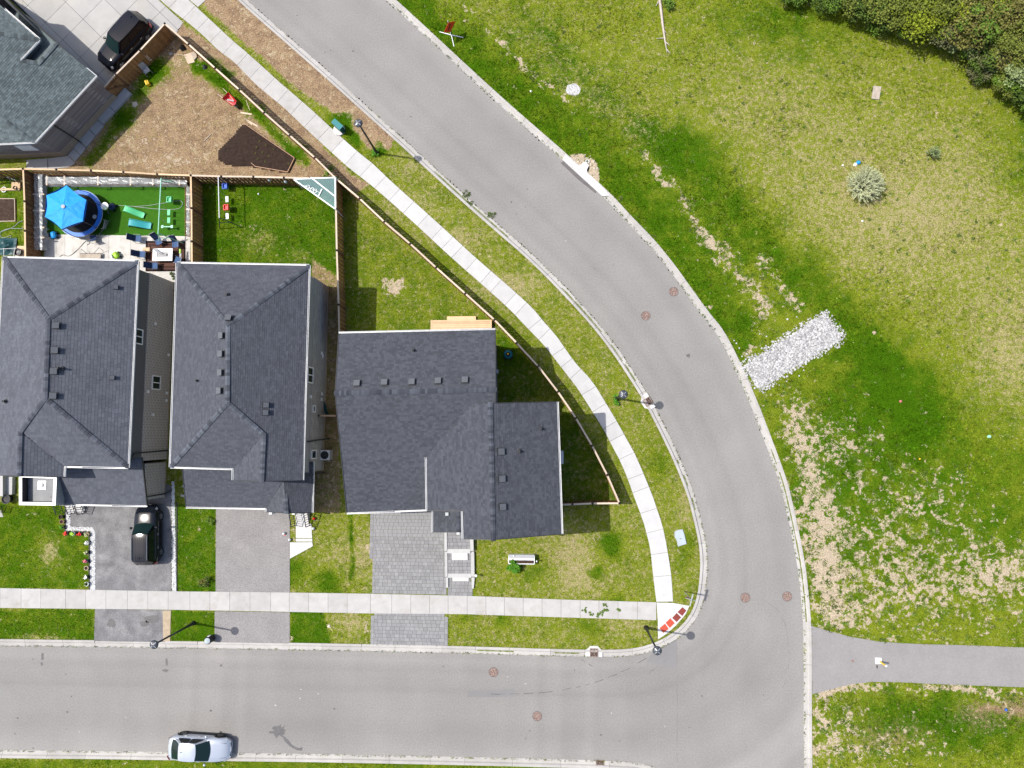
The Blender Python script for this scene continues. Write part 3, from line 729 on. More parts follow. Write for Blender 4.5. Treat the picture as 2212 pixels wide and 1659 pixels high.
def _attr(nm): a = N.new('ShaderNodeAttribute'); a.attribute_name = nm; return a.outputs['Fac']
def _ma(op, a, b):
    k = N.new('ShaderNodeMath'); k.operation = op
    for i, q in enumerate((a, b)):
        if isinstance(q, (int, float)): k.inputs[i].default_value = q
        else: L.new(q, k.inputs[i])
    return k.outputs[0]
def _ss(x, a, b):
    k = N.new('ShaderNodeMapRange'); k.interpolation_type = 'SMOOTHSTEP'; k.inputs[1].default_value = a; k.inputs[2].default_value = b; L.new(x, k.inputs[0]); return k.outputs[0]
def _mix(f, a, b):
    k = N.new('ShaderNodeMix'); k.data_type = 'RGBA'; L.new(f, k.inputs[0])
    for i, q in ((6, a), (7, b)):
        if isinstance(q, tuple): k.inputs[i].default_value = (*q, 1)
        else: L.new(q, k.inputs[i])
    return k.outputs[2]
n1, n2, n3, n0 = _noise(.8), _noise(3.6), _noise(15, 4), _noise(1.3)
c_ = lambda n, k: _ma('MULTIPLY', _ma('SUBTRACT', n, .5), k)
GREEN_L, GREEN_D, STRAW, BARE, DIRT = (.160, .193, .014), (.042, .104, .003), (.315, .27, .13), (.41, .335, .235), (.315, .22, .132)
fl = _ss(_ma('ADD', _ma('ADD', _attr('lush'), c_(n1, 1.3)), c_(n3, 1.2)), .15, .95)
g_ = _mix(fl, GREEN_L, GREEN_D)
fs_ = _ss(_ma('ADD', _ma('ADD', _attr('straw'), c_(n2, 1.6)), c_(n3, 2.0)), .35, .8)
g_ = _mix(fs_, g_, STRAW)
fd = _ss(_ma('ADD', _ma('ADD', _attr('dirt'), c_(n2, 1.0)), c_(n3, 1.6)), .35, .8)
dmix = _mix(_ss(_ma('ADD', n0, c_(n2, .8)), .42, .62), DIRT, (.225, .150, .092))
dmix = _mix(_ss(_ma('ADD', n2, c_(n1, .6)), .55, .68), dmix, (.39, .31, .195))
dmix = _mix(_ss(n3, .55, .64), dmix, (.095, .060, .035))
g_ = _mix(fd, g_, dmix)
fb = _ss(_ma('ADD', _ma('ADD', _ma('ADD', _attr('bare'), c_(n2, 1.7)), c_(n0, 1.9)), c_(n3, 1.2)), .50, .62)
g_ = _mix(fb, g_, BARE)
vv_ = N.new('ShaderNodeMapRange'); L.new(_noise(11, 5), vv_.inputs[0]); vv_.inputs[1].default_value = .3; vv_.inputs[2].default_value = .7; vv_.inputs[3].default_value = .5; vv_.inputs[4].default_value = 1.35
sc_ = N.new('ShaderNodeVectorMath'); sc_.operation = 'SCALE'; L.new(g_, sc_.inputs[0]); L.new(vv_.outputs[0], sc_.inputs['Scale'])
L.new(sc_.outputs[0], pb.inputs[0])
bu = N.new('ShaderNodeBump'); bu.inputs['Distance'].default_value = .05; L.new(n3, bu.inputs['Height']); L.new(bu.outputs[0], pb.inputs['Normal'])
me.materials.append(gm)
ground = link('ground', me); tag(ground, 'lawns, worn soil and open field around the houses', kind='structure')
# ================================================================== houses
def fit(pts):
    A = np.array([(p[0], p[1], 1.0) for p in pts]); z = np.array([p[2] for p in pts])
    s, *_ = np.linalg.lstsq(A, z, rcond=None); return tuple(s)      # z = ax+by+c
def pz(pl, x, y): return pl[0]*x+pl[1]*y+pl[2]
def on_plane(u, v, pl):
    d = ray(u, v); t = (pl[2]-CAM_H)/(d.z-pl[0]*d.x-pl[1]*d.y)
    return Vector((d.x*t, d.y*t, CAM_H+d.z*t))
def on_wall(u, v, p0, p1):
    d = ray(u, v); e = Vector((p1[0]-p0[0], p1[1]-p0[1])); nx_, ny_ = e.y, -e.x
    t = (nx_*p0[0]+ny_*p0[1])/(nx_*d.x+ny_*d.y)
    return Vector((d.x*t, d.y*t, CAM_H+d.z*t))
class Roof:
    def __init__(s, root, mat, expo=.142, tw=(.17, .32), jit=.005, thick=.011):
        s.root = root; s.mat = mat; s.expo = expo; s.tw = tw; s.jit = jit; s.th = thick; s.sh = MB(); s.caps = MB()
        c = MB(); w = .16; L_ = .165
        c.add([(-L_, -w, -.045), (-L_, 0, .008), (-L_, w, -.045), (L_, -w, -.025), (L_, 0, .026), (L_, w, -.025),
               (-L_, -w, -.065), (-L_, w, -.065), (L_, -w, -.06), (L_, w, -.06)],
              [(0, 3, 4, 1), (1, 4, 5, 2), (3, 8, 9, 5, 4), (0, 1, 2, 7, 6), (0, 6, 8, 3), (2, 5, 9, 7)])
        s.capmesh = c.mesh('ridge_cap', mat.replace('shingle', 'cap'))
    def slope(s, poly, plane=None):
        pl = plane or fit(poly); P = [Vector((p[0], p[1], pz(pl, p[0], p[1]))) for p in poly]
        n = Vector((-pl[0], -pl[1], 1)).normalized(); up = (Vector((0, 0, 1))-n*n.z).normalized(); ac = up.cross(n)
        ar = sum(P[i].x*P[(i+1) % len(P)].y-P[(i+1) % len(P)].x*P[i].y for i in range(len(P)))
        if ar < 0: P = P[::-1]
        MB().slab([p-n*.012 for p in P], .10).build('roof_slope', 'roof_deck', s.root)
        o = P[0]; q = [((p-o).dot(ac), (p-o).dot(up)) for p in P]
        b0, b1 = min(t[1] for t in q), max(t[1] for t in q)
        def spans(b):
            xs = []
            for (xa, ya), (xb, yb) in zip(q, q[1:]+q[:1]):
                if (ya > b) != (yb > b): xs.append(xa+(xb-xa)*(b-ya)/(yb-ya))
            xs.sort(); return list(zip(xs[::2], xs[1::2]))
        b = b0; row = 0
        while b < b1-.01:
            bt = min(b+s.expo, b1-.0005); bm = (b+bt)/2
            lo = spans(b+.0005); hi = spans(bt-.0005); md = spans(bm)
            for k, (m0, m1) in enumerate(md):
                l0, l1 = min(lo, key=lambda t: abs(t[0]+t[1]-m0-m1)) if lo else (m0, m1)
                h0, h1 = min(hi, key=lambda t: abs(t[0]+t[1]-m0-m1)) if hi else (m0, m1)
                if abs(l0-m0) > .6: l0 = m0
                if abs(h0-m0) > .6: h0 = m0
                if abs(l1-m1) > .6: l1 = m1
                if abs(h1-m1) > .6: h1 = m1
                a = m0-random.uniform(0, .3)
                while a < m1:
                    w = random.uniform(*s.tw); e = a+w
                    if e > m0+.005:
                        la, le = min(max(a, l0), l1), min(max(e, l0), l1); ha, he = min(max(a, h0), h1), min(max(e, h0), h1)
                        if le-la > .004 or he-ha > .004:
                            t = s.th+random.choice((0, 0, s.jit, s.jit*1.6)); g = .0035
                            A = o+ac*(la+g)+up*b+n*t; B = o+ac*(le-g)+up*b+n*t
                            C_ = o+ac*(he-g)+up*bt+n*.003; D = o+ac*(ha+g)+up*bt+n*.003
                            s.sh.add([A, B, C_, D, A-n*t, B-n*t], [(0, 1, 2, 3), (0, 4, 5, 1), (3, 4, 0), (1, 5, 2)])
                    a = e
            b += s.expo; row += 1
        return pl
    def ridge(s, p, q, step=.2, dz=.035):
        p, q = Vector(p), Vector(q); d = q-p; L_ = d.length; n = max(1, int(L_/step)); e = d.to_track_quat('X', 'Z').to_euler()
        for i in range(n):
            c = p+d*((i+.5)/n)+Vector((0, 0, dz)); link('ridge_cap', s.capmesh, s.root, c-wloc(s.root), e)
    def done(s): tag(s.sh.build('shingles', s.mat, s.root), kind='stuff')
def gutter(root, p, q, mat='white_metal', out=None, w=.11, h=.11):
    p, q = Vector(p), Vector(q); d = (q-p).normalized(); b = MB(); L_ = (q-p).length
    sd = Vector((d.y, -d.x, 0)).normalized()
    if out is not None and sd.dot(Vector((*out, 0))) < 0: sd = -sd
    c = (p+q)/2+sd*(w*.35); qd = d.to_track_quat('X', 'Z').to_matrix()
    prof = [(-w/2, .04), (-w/2, -h+.04), (w/2, -h+.04), (w/2, .05), (w/2-.022, .05), (w/2-.022, -h+.062), (-w/2+.022, -h+.062), (-w/2+.022, .04)]
    V = []; up = Vector((0, 0, 1))
    for e in (p, q):
        for a, z in prof: V.append(e+sd*(a+w*.35)+up*z)
    n = len(prof); F = [(i, (i+1) % n, n+(i+1) % n, n+i) for i in range(n)]+[tuple(range(n))[::-1], tuple(range(n, 2*n))]
    return b.add(V, F).build('gutter', mat, root)
def rake(root, p, q, mat='white_metal', w=.05, h=.16):
    return MB().beam(Vector(p)-Vector((0, 0, .05)), Vector(q)-Vector((0, 0, .05)), w, h).build('rake_board', mat, root)
def walls(root, poly, zf, mat, z0=0.0, nm='wall', seg=10):
    b = MB(); n = len(poly); top = []
    for i in range(n):
        a, c = Vector(poly[i]), Vector(poly[(i+1) % n])
        P = [a.lerp(c, k/seg) for k in range(seg+1)]
        for p, q in zip(P, P[1:]):
            b.poly([(p.x, p.y, z0), (q.x, q.y, z0), (q.x, q.y, zf(q.x, q.y)), (p.x, p.y, zf(p.x, p.y))])
    b.poly([(p[0], p[1], z0+.01) for p in poly])
    return b.build(nm, mat, root)
VENTM = {}
def roof_vent(root, u, v, pl, size=.36, h=.16):
    p = on_plane(u, v, pl); n = Vector((-pl[0], -pl[1], 1)).normalized(); up = (Vector((0, 0, 1))-n*n.z).normalized(); ac = up.cross(n)
    R_ = Matrix((ac, up, n)).transposed()
    ve = MB().box(p+n*(.02), (size*1.25, size*1.35, .03), mat=R_).box(p+n*(h*.5), (size*.85, size*.85, h), mat=R_).build('roof_vent', 'vent_black', root)
    MB().box(p+n*(h+.025), (size, size, .045), mat=R_).build('vent_cap', 'vent_top', ve)
def roof_pipe(root, u, v, pl, r=.05, h=.32, mat='vent_black'):
    p = on_plane(u, v, pl)
    MB().lathe([(r*2.6, -.05), (r*2.2, .04), (r*1.1, .08), (r, .09), (r, h), (r*.7, h), (r*.7, h-.05)], 12, p).build('vent_pipe', mat, root)
def window(root, pix, p0, p1, frame='white_plastic', two=True):
    us = [p[0] for p in pix]; vs_ = [p[1] for p in pix]
    e = Vector((p1[0]-p0[0], p1[1]-p0[1], 0)).normalized(); nn = Vector((e.y, -e.x, 0))
    if nn.dot(Vector((-p0[0], -p0[1], 0))) < 0: nn = -nn
    A = [on_wall(u, v, p0, p1) for u, v in pix]
    s0 = [(q-Vector((p0[0], p0[1], 0))).dot(e) for q in A]; z = [q.z for q in A]
    a0, a1, z0, z1 = min(s0), max(s0), min(z), max(z); o = Vector((p0[0], p0[1], 0))
    w, h = a1-a0, z1-z0; q = Matrix((e, nn, Vector((0, 0, 1)))).transposed(); cc = o+e*((a0+a1)/2)+Vector((0, 0, (z0+z1)/2))+nn*.03
    fr = MB(); t = .085
    for sx in (-1, 1): fr.box(cc+e*(sx*(w-t)/2), (t, .08, h), mat=q)
    for sz in (-1, 1): fr.box(cc+Vector((0, 0, sz*(h-t)/2)), (w-2*t, .08, t), mat=q)
    if two: fr.box(cc, (t*.8, .07, h-2*t), mat=q)
    f = fr.build('window', frame, root)
    MB().box(cc-nn*.02, (w-t, .03, h-t), mat=q).build('pane', 'glass', f)
    return f
def front_window(root, cx, y, z, w, h, panes=2):
    fr = MB(); t = .08
    for s in (-1, 1): fr.box((cx+s*(w-t)/2, y-.03, z), (t, .10, h)); fr.box((cx, y-.03, z+s*(h-t)/2), (w-2*t, .10, t))
    for k in range(1, panes): fr.box((cx-w/2+w*k/panes, y-.03, z), (t*.7, .08, h-2*t))
    f = fr.build('window', 'white_plastic', root); MB().box((cx, y-.005, z), (w-t, .04, h-t)).build('pane', 'glass', f)
def downspout(root, pts, mat='gutter_dark', r=.04):
    return MB().tube(pts, r, 6).build('downspout', mat, root)

# ---------------------------------------------------------------- middle house
def P3(u, v, h): return at(u, v, h)
def house_middle():
    NW, NE, RT, RB = P3(383,568.5,5.5), P3(668.4,573.7,5.5), P3(492.4,702.9,7.75), P3(490.9,870,7.75)
    SW, S1, S2 = P3(368.4,1008.7,5.5), P3(503.9,1012.5,5.5), P3(503.9,1036.9,5.5)
    GP, SE, GR = P3(565.3,1040,6.75), P3(653.9,1036.9,5.5), P3(569.5,939,6.75)
    c = (NW+SE)/2
    r = thing('house', 'two storey house with mid grey hip roof between two neighbours', 'house', (c.x, c.y, 0))
    R_ = Roof(r, 'shingle_mid', tw=(.2, .34))
    pN = R_.slope([NW, RT, NE]); pW = R_.slope([NW, SW, RB, RT]); pE = R_.slope([NE, RT, RB, GR, GP, SE])
    pS = R_.slope([SW, S1, GR, RB]); pG = R_.slope([S1, S2, GP, GR])
    for a, b in ((NW, RT), (NE, RT), (RT, RB), (RB, SW), (RB, GR), (GR, GP)): R_.ridge(a, b)
    for a, b, o in ((NW, NE, (0, 1)), (NW, SW, (-1, 0)), (NE, SE, (1, 0)), (SW, S1, (0, -1)), (S1, S2, (-1, 0))): gutter(r, a, b, out=o)
    rake(r, S2, GP, 'gutter_dark'); rake(r, GP, SE, 'gutter_dark')
    foot = inset([(p.x, p.y) for p in (NW, NE, SE, S2, S1, SW)], .40)
    zf = lambda x, y: max(min(pz(pN, x, y), pz(pW, x, y), pz(pE, x, y), pz(pS, x, y)), min(pz(pG, x, y), pz(pE, x, y)) if y < GR.y else 0)-.13
    walls(r, foot, zf, 'siding_grey', 2.0)
    bp = inset(foot, -.03); MB().prism(bp, .28, 3.3).build('brick_base', 'brick_grey', r)
    fp = inset(foot, -.07); MB().prism(fp, -.05, .30).build('foundation', 'foundation', r); HARD.append(fp)
    MB().prism(inset([(p.x, p.y) for p in (NW, NE, SE, S2, S1, SW)], .06), 5.28, 5.33).build('soffit', 'soffit', r)
    # lower garage and porch roofs
    G1, G1b, G2, G3 = P3(393.4,1004,4.4), P3(640,1006,4.4), P3(401.8,1095.2,3.0), P3(575.7,1098.3,3.0)
    PR1, PR2 = P3(614.5,1034,3.95), P3(618.4,1108.3,3.95); PW = P3(575.7,1105.6,3.0); E1, E0 = P3(674.7,1107.7,3.0), P3(676.8,997.3,3.0)
    ET = P3(640,996,3.95)
    gp = R_.slope([G1, G2, G3, PR1, G1b]); R_.slope([G3, PW, PR2, PR1]); pe = R_.slope([PR1, PR2, E1, E0, ET])
    R_.ridge(PR1, PR2)
    gutter(r, G2, G3, out=(0, -1)); gutter(r, G3, PW, out=(-1, 0)); gutter(r, E1, E0, out=(1, 0)); rake(r, PW, PR2, 'gutter_dark'); rake(r, PR2, E1, 'gutter_dark'); rake(r, G1, G2, 'gutter_dark')
    gf = inset([(p.x, p.y) for p in (G1, G1b, (G3+G1b)/2, G3, G2)], .35); gf = inset([(G1.x+.1, G1.y), (G3.x+.6, G1.y), (G3.x+.6, G3.y), (G2.x+.05, G2.y)], .36)
    MB().prism(gf, -.05, 2.85).build('garage_wall', 'brick_grey', r); HARD.append(gf)
    gd = Vector((gf[0][0]+gf[1][0], 0))/2; ys = min(p[1] for p in gf); xs = sorted(p[0] for p in gf)
    for k in range(4): piece('garage_panel', 'siding_dark', r, ((xs[0]+xs[-1])/2, ys-.02, .35+.55*k), (xs[-1]-xs[0]-.9, .05, .53))
    # front porch: slab, steps, posts, railings
    pa, pb_ = at(612,1085), at(670,1085); pw, pe_ = pa.x, at(668,1100).x; yt, yb = at(640,1055).y, at(640,1104).y
    MB().prism([(pw, yb), (pe_, yb), (pe_, at(640,1000).y), (pw, at(640,1000).y)], 0, .62).build('porch', 'concrete', r); HARD.append([(pw, yb-1.1), (pe_+.1, yb-1.1), (pe_+.1, at(640,1000).y), (pw, at(640,1000).y)])
    sx0, sx1 = at(640,1110).x, at(671,1110).x
    for k in range(3): piece('step', 'concrete_new', r, ((sx0+sx1)/2, yb-.17-.33*k, (.46-.16*k)/2), (sx1-sx0-.1, .34, .46-.16*k))
    for xx, y0, y1, z0, z1 in ((sx0, yb, yb-1.05, .62, .1), (sx1, yb, yb-1.05, .62, .1)):
        rl = MB(); rl.beam((xx, y0, z0+.9), (xx, y1, z1+.9), .05, .05); rl.beam((xx, y0, z0+.12), (xx, y1, z1+.12), .04, .04)
        for k in range(7):
            t = k/6; y = y0+(y1-y0)*t; z = z0+(z1-z0)*t; rl.beam((xx, y, z), (xx, y, z+.9), .03 if 0 < k < 6 else .05, .03 if 0 < k < 6 else .05)
        rl.build('railing', 'black_metal', r)
    rl = MB(); ya, yb2 = at(680,1078).y, at(680,1012).y
    rl.beam((pe_, ya, 1.52), (pe_, yb2, 1.52), .05, .05); rl.beam((pe_, ya, .75), (pe_, yb2, .75), .04, .04)
    for k in range(18): y = ya+(yb2-ya)*k/17; rl.beam((pe_, y, .62), (pe_, y, 1.52), .03, .03)
    rl.build('railing', 'black_metal', r)
    MB().box((pe_-.15, yb+.2, 1.75), (.22, .22, 2.3)).build('porch_post', 'white_metal', r); MB().box((pw+.2, yb+.2, 1.75), (.22, .22, 2.3)).build('porch_post', 'white_metal', r)
    # vents
    for u, v in ((482,725),(481,764.5),(480,805),(478,844)): roof_vent(r, u, v, pW, .40, .2)
    roof_vent(r, 495, 689.5, pN, .42, .2); roof_pipe(r, 492, 637, pN, .07, .3); roof_pipe(r, 427, 822.5, pW)
    for u, v in ((574,875),(573,891)): roof_vent(r, u, v, pE, .34, .2)
    # east wall openings, seen past the eave
    NEf, SEf = Vector(bp[0]), Vector(bp[1])
    ew = sorted(range(len(bp)), key=lambda i: -bp[i][0])[:2]; q0, q1 = bp[ew[0]], bp[ew[1]]
    q0u, q1u = [(p[0]-.02, p[1]) for p in (q0, q1)]
    window(r, [(664,791),(674.7,829)], q0u, q1u); window(r, [(675,875),(680,891)], q0, q1, two=False); window(r, [(672,972),(682,991)], q0, q1, two=False)
    for u, v in ((694.5,763),(671,857),(695,851),(694,863)):
        p = on_wall(u, v, q0, q1); piece('wall_vent', 'white_plastic', r, p, (.12, .22, .26))
    p = on_wall(696,810,q0,q1); MB().torus((0,0,0), .5, .02)
    downspout(r, [at(654,1031,5.3), at(657,1029,5.0), Vector((q0[0]+.06, at(664,1027,4).y, 4.2)), Vector((q0[0]+.06, at(664,1027,4).y, .3))], 'gutter_dark', .045)
    downspout(r, [on_wall(662,954,q0u,q1u)+Vector((.08,0,0)), on_wall(696,949,q0,q1)+Vector((.08,0,0)), at(713,947,.15)], 'gutter_dark', .05)
    ysm = foot[min(range(len(foot)), key=lambda i: foot[i][1])][1]; front_window(r, at(600,1036,5).x, ysm, 4.6, 1.5, 1.0, 2); front_window(r, at(440,1008,5).x, inset([(p.x, p.y) for p in (NW, NE, SE, S2, S1, SW)], .40) and SW.y+.40, 4.75, 1.4, .9, 2)
    R_.done(); return r
house_middle()

# ---------------------------------------------------------------- left house
def house_left():
    NW, NE, RT, RB = P3(8.3,556,5.5), P3(298,564.4,5.5), P3(104,689,7.75), P3(97.5,860,7.75)
    SE, S1, S2 = P3(277.5,1010,5.5), P3(140,1007.4,5.5), P3(138.8,1030,5.5)
    GR, GP, SW = P3(43.8,932.4,6.75), P3(41,1028.7,6.75), P3(-16,1026,5.5)
    c = (NW+SE)/2
    r = thing('house', 'two storey house with smooth blue grey hip roof and square portico', 'house', (c.x, c.y, 0))
    R_ = Roof(r, 'shingle_smooth', tw=(.28, .34), jit=.002, thick=.010, expo=.2)
    pN = R_.slope([NW, RT, NE]); pE = R_.slope([NE, RT, RB, SE]); pW = R_.slope([NW, SW, GP, GR, RB, RT]); pS = R_.slope([SE, RB, GR, S1]); pG = R_.slope([S1, GR, GP, S2])
    for a, b in ((NW, RT), (NE, RT), (RT, RB), (RB, SE), (RB, GR), (GR, GP)): R_.ridge(a, b, .24)
    for a, b, o in ((NW, NE, (0, 1)), (NW, SW, (-1, 0)), (NE, SE, (1, 0)), (SE, S1, (0, -1)), (S1, S2, (1, 0))): gutter(r, a, b, out=o)
    rake(r, SW, GP, 'gutter_dark'); rake(r, GP, S2, 'gutter_dark')
    foot = inset([(p.x, p.y) for p in (NW, NE, SE, S1, S2, SW)], .40)
    zf = lambda x, y: max(min(pz(pN, x, y), pz(pW, x, y), pz(pE, x, y), pz(pS, x, y)), min(pz(pG, x, y), pz(pW, x, y)) if y < GR.y else 0)-.13
    walls(r, foot, zf, 'siding_dark', 2.0)
    bp = inset(foot, -.04); MB().prism(bp, .18, 3.45).build('brick_base', 'brick_brown', r)
    fp = inset(foot, -.07); MB().prism(fp, -.05, .2).build('foundation', 'foundation', r); HARD.append(fp)
    MB().prism(inset([(p.x, p.y) for p in (NW, NE, SE, S1, S2, SW)], .06), 5.28, 5.33).build('soffit', 'soffit', r)
    T1, T2, E2, W2 = P3(124,1003,4.25), P3(306,988,4.3), P3(317.5,1092.5,3.0), P3(130,1088.7,3.0)
    gp = R_.slope([T1, W2, E2, T2]); gutter(r, W2, E2, out=(0, -1)); rake(r, T2, E2, 'gutter_dark')
    gf = [(W2.x+.3, T1.y), (E2.x-.35, T1.y), (E2.x-.35, E2.y+.35), (W2.x+.3, W2.y+1.3)]
    MB().prism(gf, -.05, 2.8).build('garage_wall', 'brick_brown', r); HARD.append(gf)
    MB().prism(inset(gf, -.04), -.05, .22).build('garage_base', 'foundation', r)
    for k in range(4): piece('garage_panel', 'siding_dark', r, ((gf[0][0]+gf[1][0])/2+.6, gf[2][1]-.03, .35+.55*k), (3.6, .05, .53))
    # square portico with parapet and drained flat roof
    o4 = [P3(41,1024,4.1), P3(122.5,1027,4.1), P3(120,1092,4.1), P3(41,1091,4.1)]; op = [(p.x, p.y) for p in o4]; ip = inset(op, .22)
    oo = inset(op, 0.0)
    b = MB(); bi = MB(); n = 4
    for i in range(n):
        j = (i+1) % n
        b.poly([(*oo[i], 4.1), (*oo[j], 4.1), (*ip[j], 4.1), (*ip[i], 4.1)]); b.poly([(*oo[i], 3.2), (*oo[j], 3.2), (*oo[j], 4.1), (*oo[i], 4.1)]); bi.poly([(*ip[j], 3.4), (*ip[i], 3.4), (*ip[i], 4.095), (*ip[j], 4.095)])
    b.build('portico_parapet', 'cap_metal', r); bi.build('parapet_shade_faces', 'gutter_dark', r)  # inner faces coloured near black, standing in for shade inside the parapet
    MB().prism(inset(op, .1), 3.2, 3.5).build('portico_roof', 'membrane', r)
    dc = at(91,1048,3.5)
    dr = MB().box((dc.x, dc.y, 3.515), (.62, .62, .03)).build('drain_plate', 'cap_metal', r)
    MB().lathe([(.17, .02), (.17, .06), (.10, .12), (.02, .14)], 14, (dc.x, dc.y, 3.5)).build('roof_drain', 'white_metal', dr)
    pp = inset(op, .1); HARD.append(pp)
    for i in range(4): MB().box((pp[i][0]+(.15 if pp[i][0] < dc.x else -.15), pp[i][1]+(.15 if pp[i][1] < dc.y else -.15), 1.62), (.3, .3, 3.3)).build('portico_column', 'brick_brown', r)
    MB().prism(pp, -.05, .5).build('porch', 'concrete', r)
    # front steps and railings below the garage eave
    q = lambda x, y: (127.9+ (x-27)/8.0, 1085.6+(y-45)/8.0)
    st0, st1 = at(147,1096), at(186,1096)
    for k in range(3): piece('step', 'concrete_new', r, ((st0.x+st1.x)/2, at(160,1092).y-.3*k+.25, (.50-.15*k)/2), (st1.x-st0.x, .32, .50-.15*k))
    HARD.append([(st0.x-.1, at(160,1112).y), (st1.x+.1, at(160,1112).y), (st1.x+.1, at(160,1080).y), (st0.x-.1, at(160,1080).y)])
    for u in (141, 166, 186):
        x_ = at(u, 1100).x; y0, y1 = at(160,1084).y, at(160,1108).y; rl = MB()
        rl.beam((x_, y0, 1.45), (x_, y1, 1.0), .05, .05); rl.beam((x_, y0, .65), (x_, y1, .2), .04, .04)
        for k in range(6): t = k/5; y = y0+(y1-y0)*t; z = .5*(1-t)+.08; rl.beam((x_, y, z), (x_, y, z+.93), .03, .03)
        rl.build('railing', 'black_metal', r)
    for u, v in ((121.5,703.5),(119,757),(117,802),(115.5,855)): roof_vent(r, u, v, pE, .40, .22)
    roof_vent(r, 243, 816, pE, .26, .18); roof_vent(r, 251, 621, pE, .26, .18)
    roof_pipe(r, 134, 796, pE, .07, .5); roof_pipe(r, 14, 867, pW, .08, .35)
    ew = sorted(range(len(bp)), key=lambda i: -bp[i][0])[:2]; q0, q1 = bp[ew[0]], bp[ew[1]]; qu0, qu1 = foot[ew[0]], foot[ew[1]]
    window(r, [(292,708.5),(306.5,745.5)], qu0, qu1); window(r, [(328,810),(345,843)], q0, q1)
    for u, v in ((335,699),(364,767),(330,896),(319,846),(359,865),(360,849)):
        p = on_wall(u, v, q0, q1); piece('wall_vent', 'white_plastic', r, p, (.12, .2, .24))
    downspout(r, [at(279,1006,5.3), on_wall(286,979,qu0,qu1)+Vector((.09,0,0)), on_wall(325,976,q0,q1)+Vector((.09,0,0)), on_wall(366,972,q0,q1)+Vector((.09,0,0))], 'gutter_dark', .05)
    downspout(r, [E2+Vector((-.05, .2, -.05)), Vector((gf[1][0]+.07, E2.y+.6, 2.6)), Vector((gf[1][0]+.07, E2.y+.6, .25)), Vector((gf[1][0]+.6, E2.y+.9, .2))], 'gutter_dark', .05)
    front_window(r, at(215,1008,5).x, SE.y+.40, 4.75, 1.6, .9, 2); front_window(r, at(55,1028,5).x, min(p[1] for p in foot), 4.6, 1.4, 1.0, 2)
    R_.done(); return r
house_left()

